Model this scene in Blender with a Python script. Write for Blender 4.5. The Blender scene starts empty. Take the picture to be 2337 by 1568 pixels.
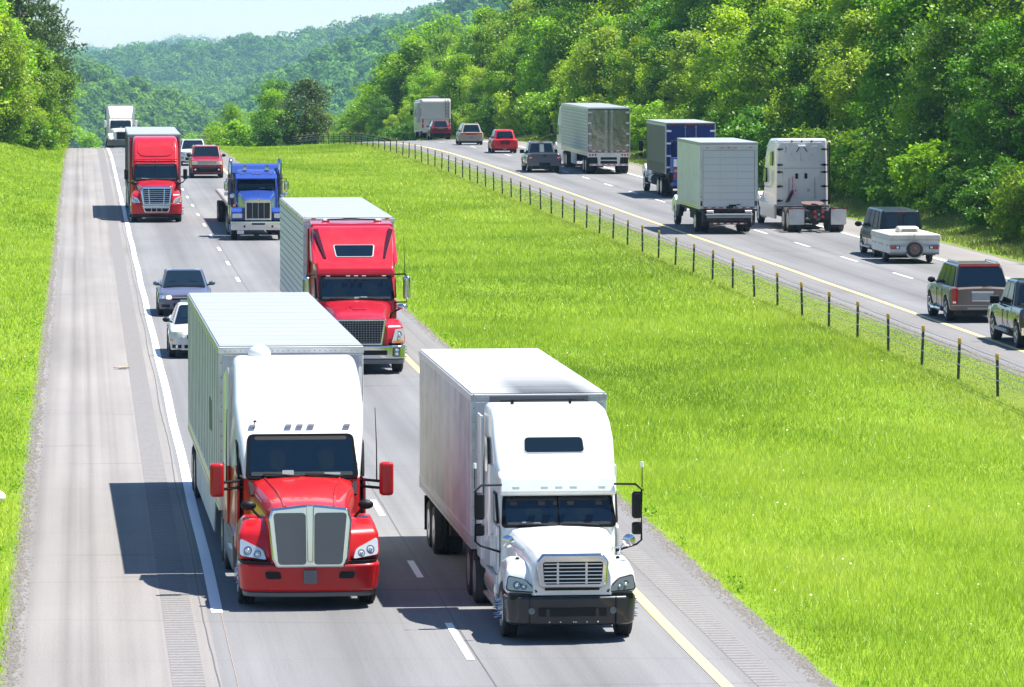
import bpy, bmesh, math, random
import numpy as np
from mathutils import Vector, Matrix
random.seed(7)
RNG = np.random.default_rng(11)
PI = math.pi
S = bpy.context.scene
COL = S.collection

# ------------------------------------------------------------------ camera, sky, sun, exposure
FPX = 11040.0                       # focal length in pixels of a 2337 px wide frame
CAM_H = 9.6
cam_d = bpy.data.cameras.new('camera'); cam = bpy.data.objects.new('camera', cam_d); COL.objects.link(cam)
cam_d.sensor_width = 36; cam_d.lens = 36*FPX/2337
cam_d.clip_start = 1; cam_d.clip_end = 30000
cam.location = (0, 0, CAM_H)
PITCH = math.atan((784-50)/FPX); YAW = math.atan((1168.5-185)/FPX)
cam.rotation_euler = (PI/2-PITCH, 0, -YAW)
S.camera = cam

SUN_DIR = Vector((0.42, 0.03, 1.0)).normalized()       # towards the sun
elev = math.asin(SUN_DIR.z); az = math.atan2(SUN_DIR.x, SUN_DIR.y)
W = bpy.data.worlds.new('World'); S.world = W; W.use_nodes = True
wn = W.node_tree; wn.nodes.clear()
sky = wn.nodes.new('ShaderNodeTexSky'); sky.sky_type = 'NISHITA'; sky.sun_disc = False
sky.sun_elevation = elev; sky.sun_rotation = az; sky.air_density = 1.0; sky.dust_density = 0.0; sky.ozone_density = 3.0
bg = wn.nodes.new('ShaderNodeBackground'); bg.inputs['Strength'].default_value = 0.083
wo = wn.nodes.new('ShaderNodeOutputWorld')
tn = wn.nodes.new('ShaderNodeMix'); tn.data_type = 'RGBA'; tn.blend_type = 'MULTIPLY'; tn.inputs[0].default_value = 1
tn.inputs[7].default_value = (0.91, 1.0, 1.10, 1)          # white balance of the clear blue day
wn.links.new(sky.outputs[0], tn.inputs[6]); wn.links.new(tn.outputs[2], bg.inputs[0]); wn.links.new(bg.outputs[0], wo.inputs[0])
sd = bpy.data.lights.new('sun', 'SUN'); sd.energy = 5.0; sd.angle = math.radians(0.5); sd.color = (1.0, 0.965, 0.90)
so = bpy.data.objects.new('sun', sd); COL.objects.link(so)
so.location = (40, 60, 120)
so.rotation_euler = SUN_DIR.to_track_quat('Z', 'Y').to_euler()
S.view_settings.view_transform = 'Standard'; S.view_settings.look = 'None'
S.view_settings.gamma = 1; S.view_settings.use_curve_mapping = False
S.view_settings.exposure = 1.08
S.cycles.use_denoising = True
S.cycles.max_bounces = 6; S.cycles.transparent_max_bounces = 4; S.cycles.volume_bounces = 0
S.cycles.caustics_reflective = False; S.cycles.caustics_refractive = False
S.cycles.sample_clamp_indirect = 4

# ------------------------------------------------------------------ materials
def nt(name):
    m = bpy.data.materials.new(name); m.use_nodes = True
    n = m.node_tree; p = n.nodes['Principled BSDF']
    return m, n, p
def node(n, t, **kw):
    x = n.nodes.new(t)
    for k, v in kw.items():
        if k in x.inputs: x.inputs[k].default_value = v
        else: setattr(x, k, v)
    return x
def c4(c): return (c[0], c[1], c[2], 1)
def mix(n, fac, a, b, blend='MIX'):
    x = n.nodes.new('ShaderNodeMix'); x.data_type = 'RGBA'; x.blend_type = blend
    for sock, v in ((x.inputs[0], fac), (x.inputs[6], a), (x.inputs[7], b)):
        if isinstance(v, (int, float)): sock.default_value = v
        elif isinstance(v, tuple): sock.default_value = c4(v)
        else: n.links.new(v, sock)
    return x.outputs[2]
def ramp(n, src, stops):
    r = n.nodes.new('ShaderNodeValToRGB'); n.links.new(src, r.inputs[0])
    e = r.color_ramp.elements
    while len(e) < len(stops): e.new(0.5)
    for i, (p, c) in enumerate(stops):
        e[i].position = p; e[i].color = c4(c) if isinstance(c, tuple) else (c, c, c, 1)
    return r.outputs[0]
def noise(n, vec, scale, detail=4, rough=0.55):
    t = node(n, 'ShaderNodeTexNoise'); t.inputs['Scale'].default_value = scale
    t.inputs['Detail'].default_value = detail; t.inputs['Roughness'].default_value = rough
    if vec is not None: n.links.new(vec, t.inputs['Vector'])
    return t.outputs[0]
def mapped(n, src, scale):
    t = n.nodes.new('ShaderNodeMapping'); t.inputs['Scale'].default_value = scale
    n.links.new(src, t.inputs[0]); return t.outputs[0]
def coords(n, kind='Object'):
    t = n.nodes.new('ShaderNodeTexCoord'); return t.outputs[kind]
def mth(n, op, a, b=None, clamp=False):
    x = n.nodes.new('ShaderNodeMath'); x.operation = op; x.use_clamp = clamp
    for i, v in enumerate((a, b)):
        if v is None: continue
        if isinstance(v, (int, float)): x.inputs[i].default_value = v
        else: n.links.new(v, x.inputs[i])
    return x.outputs[0]
_M = {}
def M(name, col, rough=0.5, metal=0.0, coat=0.0, dirt=0.0, spec=0.5, scale=3.0, emit=0.0, dirtcol=(0.16, 0.14, 0.12), rv=0.0, bump=0.0):
    """plain surface with an optional layer of grime"""
    if name in _M: return _M[name]
    m, n, p = nt(name)
    p.inputs['Roughness'].default_value = rough; p.inputs['Metallic'].default_value = metal
    p.inputs['Coat Weight'].default_value = coat; p.inputs['Coat Roughness'].default_value = 0.04
    p.inputs['Specular IOR Level'].default_value = spec
    p.inputs['Base Color'].default_value = c4(col)
    co = None
    if dirt > 0 or rv > 0 or bump > 0:
        co = coords(n)
        f = noise(n, co, scale, 6, 0.65)
        if dirt > 0:
            k = ramp(n, f, [(0.42, 0.0), (0.75, dirt)])
            n.links.new(mix(n, k, col, dirtcol), p.inputs['Base Color'])
        if rv > 0:
            n.links.new(mth(n, 'ADD', mth(n, 'MULTIPLY', f, rv), max(0.02, rough-rv*0.5)), p.inputs['Roughness'])
        if bump > 0:
            b = n.nodes.new('ShaderNodeBump'); b.inputs['Strength'].default_value = bump; b.inputs['Distance'].default_value = 0.02
            n.links.new(noise(n, co, 1.6, 2), b.inputs['Height']); n.links.new(b.outputs[0], p.inputs['Normal'])
    if emit > 0:
        p.inputs['Emission Color'].default_value = c4(col); p.inputs['Emission Strength'].default_value = emit
    _M[name] = m
    return m
def paint(name, col, dirt=0.12, rough=0.32): return M(name, col, rough, 0, 0.6, dirt, spec=0.2, scale=2.2, rv=0.1)

RED_A = paint('bright_red_paint', (0.46, 0.006, 0.008), 0.08)
RED_B = paint('crimson_paint', (0.42, 0.005, 0.018), 0.08)
RED_C = paint('truck_red_paint', (0.46, 0.006, 0.018), 0.06)
RED_D = paint('maroon_paint', (0.32, 0.012, 0.035), 0.06)
RED_E = paint('hatchback_red_paint', (0.52, 0.006, 0.014), 0.03)
RED_F = paint('dark_maroon_paint', (0.12, 0.005, 0.016), 0.06)
WHITE = paint('white_paint', (0.74, 0.74, 0.73), 0.06)
WHITE_D = paint('weathered_white_paint', (0.52, 0.52, 0.52), 0.30, 0.5)
TRAILW = M('white_trailer_skin', (0.76, 0.71, 0.66), 0.6, 0, 0, 0.35, spec=0.06, scale=1.3)  # warm cast put into the white to offset green bounce off the grass
TRAILRIB = M('trailer_seam', (0.12, 0.11, 0.10), 0.7, dirt=0.2, spec=0.05)
ROOFW = M('white_roof_sheet', (0.33, 0.345, 0.36), 0.45, 0, 0, 0.15, scale=0.8)
BLUE = paint('royal_blue_paint', (0.022, 0.058, 0.28), 0.06)
BLUE_D = paint('navy_door_paint', (0.012, 0.025, 0.19), 0.10, 0.45)
BLUE_F = M('forklift_blue', (0.02, 0.06, 0.33), 0.5, dirt=0.2)
SLATE = paint('blue_grey_metallic_paint', (0.095, 0.105, 0.165), 0.04)
SILVER = paint('silver_paint', (0.52, 0.53, 0.53), 0.05)
TAN = paint('tan_metallic_paint', (0.31, 0.28, 0.235), 0.05)
BROWN = paint('grey_brown_metallic_paint', (0.15, 0.118, 0.100), 0.04)
GREYP = paint('grey_pickup_paint', (0.10, 0.108, 0.13), 0.06)
DARKG = M('dark_grey_pickup_paint', (0.022, 0.027, 0.033), 0.25, 0, 1.0, spec=0.3)
VANP = M('dark_slate_van_paint', (0.010, 0.017, 0.021), 0.3, 0, 0.35, spec=0.2)
CREAM = M('cream_fibreglass', (0.62, 0.60, 0.53), 0.45, dirt=0.25, scale=2)
CREAM_C = M('cream_canvas', (0.58, 0.56, 0.48), 0.75, dirt=0.3, scale=2)
RVP = paint('motorhome_beige_paint', (0.50, 0.48, 0.45), 0.1, 0.4)
CHROME = M('chrome', (0.50, 0.53, 0.58), 0.10, 1.0, rv=0.08)
ALU = M('brushed_aluminium', (0.62, 0.62, 0.62), 0.32, 1.0, dirt=0.2, rv=0.15)
STEEL = M('polished_steel_door', (0.36, 0.36, 0.35), 0.16, 1.0, bump=0.6)
STAIN = M('stainless_panel', (0.66, 0.67, 0.66), 0.5, 0.1, spec=0.15, dirt=0.2, rv=0.1)
GREYM = M('grey_metal', (0.30, 0.31, 0.32), 0.5, 0.3, dirt=0.2)
BLACK = M('black_plastic', (0.010, 0.010, 0.011), 0.5, rv=0.2, spec=0.2)
SEAL = M('rubber_seal', (0.008, 0.008, 0.008), 0.8, spec=0.02)
BLACKG = M('gloss_black', (0.022, 0.022, 0.024), 0.26, 0, 0.35, spec=0.3)
UNDER = M('chassis_black', (0.018, 0.018, 0.018), 0.8, dirt=0.3)
RUBBER = M('tyre_rubber', (0.020, 0.020, 0.021), 0.8, dirt=0.3, dirtcol=(0.07, 0.065, 0.06), scale=6)
RIM = M('alloy_rim', (0.55, 0.55, 0.56), 0.28, 0.9, dirt=0.2)
RIMD = M('dark_steel_rim', (0.10, 0.10, 0.10), 0.5, 0.5, dirt=0.2)
GLASS = M('tinted_glass', (0.002, 0.008, 0.017), 0.05, 0, 0, spec=0.5)
GLASSL = M('clearer_glass', (0.005, 0.012, 0.019), 0.06, 0, 0, spec=0.5)
CABIN = M('cabin_trim', (0.16, 0.18, 0.19), 0.7)
LENS = M('clear_lamp_lens', (0.62, 0.66, 0.70), 0.08, 0.3, 0.6)
LAMP = M('lamp_bowl', (0.80, 0.82, 0.85), 0.12, 0.9)
LAMPD = M('lamp_recess', (0.12, 0.14, 0.16), 0.2, 0.6)
LENSG = M('smoked_lamp_lens', (0.22, 0.25, 0.28), 0.08, 0.3, 0.6)
LENSY = M('yellowed_lamp_lens', (0.50, 0.53, 0.38), 0.15, 0.1, 0.5)
AMBER = M('amber_lens', (0.75, 0.22, 0.01), 0.2, 0, 0.5)
REDL = M('red_lens', (0.42, 0.006, 0.012), 0.15, 0, 0.6)
REDT = M('red_tape', (0.60, 0.02, 0.03), 0.4)
WHT = M('white_tape', (0.78, 0.78, 0.78), 0.4)
LIT = M('lit_signal_lamp', (1.0, 0.55, 0.18), 0.3, emit=5.0)
LITR = M('lit_brake_lamp', (1.0, 0.05, 0.02), 0.3, emit=1.2)
RUST = M('greasy_red_oxide', (0.15, 0.085, 0.075), 0.6, dirt=0.6, scale=5)
CURTAIN = M('grey_side_curtain', (0.065, 0.068, 0.075), 0.5, 0, 0, 0.3, spec=0.25, scale=1.2)
GREYDK = M('dark_grey_paint', (0.10, 0.10, 0.11), 0.45, 0, 0.3, dirt=0.15)
PLATE = M('plate_white', (0.6, 0.6, 0.58), 0.5)
YELL = M('yellow_cap', (0.62, 0.36, 0.03), 0.5)
GALV = M('galvanised_wire', (0.42, 0.43, 0.44), 0.4, 0.8)
POSTM = M('painted_steel_post', (0.035, 0.045, 0.04), 0.6, 0.2, dirt=0.3)

def mesh_grille_mat():
    m, n, p = nt('perforated_grille')
    co = coords(n)
    sp = n.nodes.new('ShaderNodeSeparateXYZ'); n.links.new(co, sp.inputs[0])
    sx = mth(n, 'SINE', mth(n, 'MULTIPLY', sp.outputs[0], 2*PI/0.034)); sz = mth(n, 'SINE', mth(n, 'MULTIPLY', sp.outputs[2], 2*PI/0.030))
    k = ramp(n, mth(n, 'ABSOLUTE', mth(n, 'MULTIPLY', sx, sz)), [(0.10, 1.0), (0.30, 0.0)])
    n.links.new(mix(n, k, (0.012, 0.012, 0.012), (0.42, 0.42, 0.43)), p.inputs['Base Color'])
    p.inputs['Roughness'].default_value = 0.35; p.inputs['Metallic'].default_value = 0.6
    return m
PERF = mesh_grille_mat()

def road_mat(name, col, warm, streak=0.25, lanes=()):
    m, n, p = nt(name)
    co = coords(n)
    base = mix(n, ramp(n, noise(n, mapped(n, co, (0.9, 0.03, 1)), 1.0, 5), [(0.3, 0.0), (0.7, 1.0)]), col, warm)
    fine = ramp(n, noise(n, co, 26, 3, 0.7), [(0.3, 0.80), (0.7, 1.14)])
    base = mix(n, 1.0, base, fine, 'MULTIPLY')
    st = ramp(n, noise(n, mapped(n, co, (3.2, 0.006, 1)), 1.0, 4, 0.6), [(0.30, 1-streak), (0.55, 1.0), (0.8, 1.05)])
    base = mix(n, 1.0, base, st, 'MULTIPLY')
    big = ramp(n, noise(n, mapped(n, co, (0.35, 0.06, 1)), 1.0, 4), [(0.3, 0.84), (0.7, 1.08)])
    base = mix(n, 1.0, base, big, 'MULTIPLY')
    sep = n.nodes.new('ShaderNodeSeparateXYZ'); n.links.new(co, sep.inputs[0])
    for (x0, wdt, amt) in lanes:        # tracks of rubber and oil along the carriageway
        d = mth(n, 'ABSOLUTE', mth(n, 'SUBTRACT', mth(n, 'ADD', sep.outputs[0], mth(n, 'MULTIPLY', mth(n, 'SUBTRACT', noise(n, mapped(n, co, (0, 0.02, 1)), 1, 2), 0.5), 0.25)), x0))
        k = ramp(n, mth(n, 'DIVIDE', d, wdt), [(0.0, 1-amt), (1.0, 1.0)])
        base = mix(n, 1.0, base, k, 'MULTIPLY')
    # thin cross cracks
    cr = noise(n, mapped(n, co, (0.05, 1.0, 1)), 0.22, 2)
    ck = ramp(n, mth(n, 'ABSOLUTE', mth(n, 'SUBTRACT', cr, 0.52)), [(0.0, 0.80), (0.0012, 1.0)])
    base = mix(n, 1.0, base, ck, 'MULTIPLY')
    n.links.new(base, p.inputs['Base Color'])
    p.inputs['Roughness'].default_value = 0.82
    p.inputs['Specular IOR Level'].default_value = 0.25
    b = n.nodes.new('ShaderNodeBump'); b.inputs['Strength'].default_value = 0.35; b.inputs['Distance'].default_value = 0.01
    n.links.new(noise(n, co, 40, 2), b.inputs['Height']); n.links.new(b.outputs[0], p.inputs['Normal'])
    return m
LANE = road_mat('asphalt_lanes', (0.192, 0.190, 0.191), (0.222, 0.218, 0.217), 0.14,
                lanes=((4.0, 0.9, 0.22), (7.5, 0.9, 0.20), (29.2, 0.9, 0.18), (32.8, 0.9, 0.18)))
SHOULD = road_mat('shoulder_asphalt', (0.240, 0.221, 0.205), (0.285, 0.265, 0.249), 0.20, lanes=((-0.25, 0.16, 0.24), (0.15, 0.12, 0.18), (-0.9, 0.3, 0.14)))
SHOULD2 = road_mat('median_shoulder_asphalt', (0.19, 0.182, 0.178), (0.228, 0.219, 0.215), 0.25)
def rumble_mat():
    m, n, p = nt('rumble_strip_asphalt'); co = coords(n)
    w = n.nodes.new('ShaderNodeTexWave'); w.bands_direction = 'Y'; w.inputs['Scale'].default_value = 0.314/0.30
    w.inputs['Distortion'].default_value = 1.2; w.inputs['Detail'].default_value = 2; w.inputs['Detail Scale'].default_value = 6
    n.links.new(co, w.inputs['Vector'])
    k = ramp(n, w.outputs['Fac'], [(0.25, 0.0), (0.7, 1.0)])
    b1 = mix(n, k, (0.150, 0.140, 0.134), (0.225, 0.212, 0.204))
    f = ramp(n, noise(n, co, 18, 3, 0.7), [(0.3, 0.75), (0.7, 1.15)])
    n.links.new(mix(n, 1.0, b1, f, 'MULTIPLY'), p.inputs['Base Color'])
    p.inputs['Roughness'].default_value = 0.9
    return m
RUMBLE = rumble_mat()
def marking_mat(name, col):
    m, n, p = nt(name); co = coords(n)
    k = ramp(n, noise(n, mapped(n, co, (5, 2.2, 1)), 3.0, 6, 0.75), [(0.60, 0.0), (0.78, 0.55)])
    n.links.new(mix(n, k, col, (0.28, 0.28, 0.27)), p.inputs['Base Color']); p.inputs['Roughness'].default_value = 0.6
    return m
MWHITE = marking_mat('white_road_paint', (0.80, 0.80, 0.79))
MYELL = marking_mat('yellow_road_paint', (0.80, 0.60, 0.22))
CRACK = M('tar_seam', (0.10, 0.10, 0.10), 0.7)

def ground_mat():
    m, n, p = nt('verge_ground'); co = coords(n)
    g = mix(n, ramp(n, noise(n, co, 0.22, 4), [(0.35, 0.0), (0.65, 1.0)]), (0.13, 0.23, 0.012), (0.20, 0.30, 0.02))
    g = mix(n, ramp(n, noise(n, co, 1.6, 5, 0.7), [(0.55, 0.0), (0.75, 0.5)]), g, (0.17, 0.19, 0.05))
    g = mix(n, 1.0, g, ramp(n, noise(n, co, 9, 4, 0.7), [(0.3, 0.6), (0.7, 1.2)]), 'MULTIPLY')
    sep = n.nodes.new('ShaderNodeSeparateXYZ'); n.links.new(co, sep.inputs[0])
    X = sep.outputs[0]
    wob = mth(n, 'MULTIPLY', mth(n, 'SUBTRACT', noise(n, co, 1.1, 4, 0.7), 0.5), 0.5)
    soil = mix(n, ramp(n, noise(n, co, 14, 3, 0.7), [(0.35, 0.0), (0.65, 1.0)]), (0.12, 0.11, 0.095), (0.24, 0.22, 0.19))
    for (x0, wd) in ((10.70, 0.15), (-1.03, 0.17), (25.65, 0.22), (37.3, 0.2)):
        d = mth(n, 'ABSOLUTE', mth(n, 'ADD', mth(n, 'SUBTRACT', X, x0), wob))
        g = mix(n, ramp(n, mth(n, 'DIVIDE', d, wd*1.6), [(0.45, 1.0), (0.95, 0.0)]), g, soil)
    dry = mth(n, 'ABSOLUTE', mth(n, 'ADD', mth(n, 'SUBTRACT', X, 24.0), wob))
    g = mix(n, ramp(n, mth(n, 'DIVIDE', dry, 2.6), [(0.4, 0.6), (1.0, 0.0)]), g, (0.17, 0.20, 0.04))
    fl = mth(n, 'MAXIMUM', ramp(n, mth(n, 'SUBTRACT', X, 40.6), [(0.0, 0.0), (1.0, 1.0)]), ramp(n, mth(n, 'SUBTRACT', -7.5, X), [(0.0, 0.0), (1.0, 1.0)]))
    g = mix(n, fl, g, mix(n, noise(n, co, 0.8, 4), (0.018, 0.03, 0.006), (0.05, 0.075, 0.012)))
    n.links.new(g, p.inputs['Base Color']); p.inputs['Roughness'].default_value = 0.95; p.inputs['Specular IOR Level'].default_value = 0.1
    return m
GROUND = ground_mat()

def leaf_mat(name, dark, light, trans=0.35, warm=(0.22, 0.36, 0.02), gloss=0.03, tip=None):
    m = bpy.data.materials.new(name); m.use_nodes = True; n = m.node_tree; n.nodes.clear()
    at = node(n, 'ShaderNodeAttribute'); at.attribute_name = 'tint'
    oi = n.nodes.new('ShaderNodeObjectInfo')
    c = mix(n, at.outputs['Fac'], dark, light) if tip is None else ramp(n, at.outputs['Fac'], [(0.0, dark), (0.62, light), (1.0, tip)])
    c = mix(n, mth(n, 'MULTIPLY', ramp(n, oi.outputs['Random'], [(0.35, 0.0), (1.0, 1.0)]), 0.40), c, warm)
    r2 = ramp(n, mth(n, 'FRACT', mth(n, 'MULTIPLY', oi.outputs['Random'], 7.31)), [(0.0, 0.68), (1.0, 1.15)])
    c = mix(n, 1.0, c, r2, 'MULTIPLY')
    d = n.nodes.new('ShaderNodeBsdfDiffuse'); t = n.nodes.new('ShaderNodeBsdfTranslucent'); g = n.nodes.new('ShaderNodeBsdfGlossy')
    g.inputs['Roughness'].default_value = 0.45; g.inputs['Color'].default_value = (0.9, 0.95, 0.8, 1)
    n.links.new(c, d.inputs[0]); n.links.new(mix(n, 1.0, c, (1.15, 1.25, 0.55), 'MULTIPLY'), t.inputs[0])
    ms = n.nodes.new('ShaderNodeMixShader'); ms.inputs[0].default_value = trans
    n.links.new(d.outputs[0], ms.inputs[1]); n.links.new(t.outputs[0], ms.inputs[2])
    m2 = n.nodes.new('ShaderNodeMixShader'); m2.inputs[0].default_value = gloss
    n.links.new(ms.outputs[0], m2.inputs[1]); n.links.new(g.outputs[0], m2.inputs[2])
    o = n.nodes.new('ShaderNodeOutputMaterial'); n.links.new(m2.outputs[0], o.inputs[0])
    return m
LEAF = leaf_mat('broad_leaves', (0.045, 0.135, 0.006), (0.42, 0.68, 0.024), 0.52)
LEAFD = leaf_mat('dark_leaves', (0.018, 0.08, 0.007), (0.20, 0.44, 0.020), 0.48, warm=(0.06, 0.12, 0.012))
LEAFY = leaf_mat('pale_leaves', (0.15, 0.26, 0.012), (0.52, 0.66, 0.045), 0.52)
NEEDLE = leaf_mat('pine_needles', (0.035, 0.075, 0.018), (0.125, 0.19, 0.045), 0.25, warm=(0.07, 0.085, 0.03))
FARLEAF = leaf_mat('far_leaves', (0.04, 0.125, 0.024), (0.22, 0.42, 0.05), 0.2, gloss=0.0)
GRASSM = leaf_mat('grass_blades', (0.14, 0.235, 0.009), (0.50, 0.61, 0.060), 0.5, tip=(0.70, 0.70, 0.20), warm=(0.2, 0.28, 0.03))
SEED = leaf_mat('tall_verge_grass', (0.14, 0.20, 0.03), (0.40, 0.40, 0.16), 0.4)
BARK = M('bark', (0.075, 0.060, 0.045), 0.9, dirt=0.5, dirtcol=(0.02, 0.02, 0.015), scale=4)

# ------------------------------------------------------------------ object helpers
def tag(o, label=None, cat=None, group=None, kind=None):
    if label: o['label'] = label
    if cat: o['category'] = cat
    if group: o['group'] = group
    if kind: o['kind'] = kind
    return o
def empty(name, loc, rz=0.0, s=1.0, label=None, cat=None, group=None):
    o = bpy.data.objects.new(name, None); COL.objects.link(o)
    o.empty_display_size = 0.3; o.location = loc; o.rotation_euler = (0, 0, rz); o.scale = (s, s, s)
    return tag(o, label, cat, group)
_tmp = bpy.data.meshes.new('tmp')
class B:
    """collects shapes into one mesh; every shape takes its own material"""
    def __init__(s): s.bm = bmesh.new(); s.mats = []
    def mi(s, m):
        if m not in s.mats: s.mats.append(m)
        return s.mats.index(m)
    def _add(s, t, m, bev=0.0, seg=2, ang=0.5):
        bmesh.ops.recalc_face_normals(t, faces=t.faces)
        if bev > 0:
            ed = [e for e in t.edges if len(e.link_faces) == 2 and e.calc_face_angle(0) > ang]
            try: bmesh.ops.bevel(t, geom=ed, offset=bev, segments=seg, profile=0.5, affect='EDGES', clamp_overlap=True)
            except Exception: pass
        k = s.mi(m)
        for f in t.faces: f.material_index = k
        t.to_mesh(_tmp); t.free(); s.bm.from_mesh(_tmp)
        return s
    def box(s, x0, x1, y0, y1, z0, z1, m, bev=0.0, seg=2, fn=None):
        t = bmesh.new()
        v = [t.verts.new((x, y, z)) for x in (x0, x1) for y in (y0, y1) for z in (z0, z1)]
        for f in ((0, 1, 3, 2), (4, 6, 7, 5), (0, 4, 5, 1), (2, 3, 7, 6), (0, 2, 6, 4), (1, 5, 7, 3)): t.faces.new([v[i] for i in f])
        if fn:
            for q in t.verts: q.co = Vector(fn(*q.co))
        return s._add(t, m, bev, seg)
    def prism(s, pts, a0, a1, m, axis='x', bev=0.0, seg=2, fn=None, ang=0.5):
        """polygon pts extruded along axis; pts are (y,z) for x, (x,z) for y, (x,y) for z"""
        t = bmesh.new()
        def P(a, p):
            return {'x': (a, p[0], p[1]), 'y': (p[0], a, p[1]), 'z': (p[0], p[1], a)}[axis]
        r0 = [t.verts.new(P(a0, p)) for p in pts]; r1 = [t.verts.new(P(a1, p)) for p in pts]
        t.faces.new(r0); t.faces.new(r1)
        for i in range(len(pts)):
            j = (i+1) % len(pts); t.faces.new((r0[i], r0[j], r1[j], r1[i]))
        bmesh.ops.recalc_face_normals(t, faces=t.faces)
        if bev > 0:
            ed = [e for e in t.edges if len(e.link_faces) == 2 and e.calc_face_angle(0) > ang]
            try: bmesh.ops.bevel(t, geom=ed, offset=bev, segments=seg, profile=0.5, affect='EDGES', clamp_overlap=True)
            except Exception: pass
        if fn:
            for q in t.verts: q.co = Vector(fn(*q.co))
        return s._add(t, m)
    def loft(s, rings, m, closed=True, caps=True):
        t = bmesh.new()
        R = [[t.verts.new(p) for p in r] for r in rings]
        n = len(rings[0])
        for a, b in zip(R, R[1:]):
            for i in range(n if closed else n-1):
                j = (i+1) % n
                try: t.faces.new((a[i], a[j], b[j], b[i]))
                except ValueError: pass
        if caps and closed:
            t.faces.new(R[0]); t.faces.new(R[-1])
        bmesh.ops.remove_doubles(t, verts=t.verts, dist=1e-5)
        return s._add(t, m)
    def tube(s, pts, r, m, n=6):
        pts = [Vector(p) for p in pts]; rings = []
        for i, p in enumerate(pts):
            d = (pts[min(i+1, len(pts)-1)]-pts[max(i-1, 0)]).normalized()
            q = d.to_track_quat('Z', 'Y'); rr = r[i] if isinstance(r, (list, tuple)) else r
            rings.append([p+q @ Vector((rr*math.cos(2*PI*k/n), rr*math.sin(2*PI*k/n), 0)) for k in range(n)])
        return s.loft(rings, m)
    def lathe(s, prof, o, axis, m, n=24):
        """prof: (radius, distance along axis)"""
        o = Vector(o); q = Vector(axis).normalized().to_track_quat('Z', 'Y')
        return s.loft([[o+q @ Vector((max(r, 1e-4)*math.cos(2*PI*k/n), max(r, 1e-4)*math.sin(2*PI*k/n), h)) for k in range(n)] for r, h in prof], m)
    def ball(s, c, rad, m, n=12):
        t = bmesh.new(); bmesh.ops.create_uvsphere(t, u_segments=n, v_segments=max(6, n//2), radius=1)
        rad = rad if isinstance(rad, tuple) else (rad,)*3
        for v in t.verts: v.co = Vector((c[0]+v.co.x*rad[0], c[1]+v.co.y*rad[1], c[2]+v.co.z*rad[2]))
        return s._add(t, m)
    def plate(s, A, Bq, C, D, m, uv=(0, 1, 0, 1), off=0.01, th=0.012, rad=0.0, bow=0.0, n=3):
        """rounded plate on the face A B C D (bottom left, bottom right, top right, top left seen from outside)"""
        A, Bq, C, D = map(Vector, (A, Bq, C, D)); u0, u1, v0, v1 = uv
        nor = ((Bq-A).cross(D-A)).normalized()
        P = lambda u, v: (A*(1-u)+Bq*u)*(1-v)+(D*(1-u)+C*u)*v + nor*(bow*4*u*(1-u))
        wu = max(1e-4, ((P(u1, v0)-P(u0, v0)).length+(P(u1, v1)-P(u0, v1)).length)/2); hv = max(1e-4, (P(u0, v1)-P(u0, v0)).length)
        ru = min(rad/wu, 0.49)*(u1-u0); rv = min(rad/hv, 0.49)*(v1-v0)
        uvs = []
        for (cu, cv, a0) in ((u0+ru, v0+rv, PI), (u1-ru, v0+rv, 1.5*PI), (u1-ru, v1-rv, 0), (u0+ru, v1-rv, 0.5*PI)):
            for k in range(n+1 if rad > 0 else 1):
                a = a0+0.5*PI*k/n if rad > 0 else 0
                uvs.append((cu+(ru*math.cos(a) if rad > 0 else 0), cv+(rv*math.sin(a) if rad > 0 else 0)))
        t = bmesh.new()
        lo = [t.verts.new(P(u, v)+nor*(off-0.03)) for u, v in uvs]; hi = [t.verts.new(P(u, v)+nor*(off+th)) for u, v in uvs]
        t.faces.new(hi); t.faces.new(lo[::-1])
        for i in range(len(uvs)):
            j = (i+1) % len(uvs); t.faces.new((lo[i], lo[j], hi[j], hi[i]))
        return s._add(t, m)
    def fplate(s, x0, x1, z0, z1, y, m, th=0.015, rad=0.0, tx=None, ty=None, off=0.0):
        """plate facing the front (-y)"""
        a, b = tx or (x0, x1); yt = y if ty is None else ty
        return s.plate((x0, y, z0), (x1, y, z0), (b, yt, z1), (a, yt, z1), m, off=off, th=th, rad=rad)
    def rplate(s, x0, x1, z0, z1, y, m, th=0.015, rad=0.0, tx=None, ty=None, off=0.0):
        a, b = tx or (x0, x1); yt = y if ty is None else ty
        return s.plate((x1, y, z0), (x0, y, z0), (a, yt, z1), (b, yt, z1), m, off=off, th=th, rad=rad)
    def splate(s, sd, y0, y1, z0, z1, x, m, th=0.012, rad=0.0, ty=None, xt=None, off=0.0):
        """plate facing sideways, sd -1 or 1, at |x|"""
        a, b = ty or (y0, y1); xt = x if xt is None else xt
        if sd > 0: return s.plate((x, y0, z0), (x, y1, z0), (xt, b, z1), (xt, a, z1), m, off=off, th=th, rad=rad)
        return s.plate((-x, y1, z0), (-x, y0, z0), (-xt, a, z1), (-xt, b, z1), m, off=off, th=th, rad=rad)
    def recolour_below(s, z, m, fn=None):
        g = s.bm.verts[:]+s.bm.edges[:]+s.bm.faces[:]
        bmesh.ops.bisect_plane(s.bm, geom=g, plane_co=(0, 0, z), plane_no=(0, 0, 1), dist=1e-4)
        k = s.mi(m)
        for f in s.bm.faces:
            if f.calc_center_median().z < z: f.material_index = k
        return s
    def mesh(s, name, ang=38):
        me = bpy.data.meshes.new(name); s.bm.to_mesh(me); s.bm.free()
        for m in s.mats: me.materials.append(m)
        me.polygons.foreach_set('use_smooth', [True]*len(me.polygons))
        me.set_sharp_from_angle(angle=math.radians(ang)); me.update()
        return me
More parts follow.
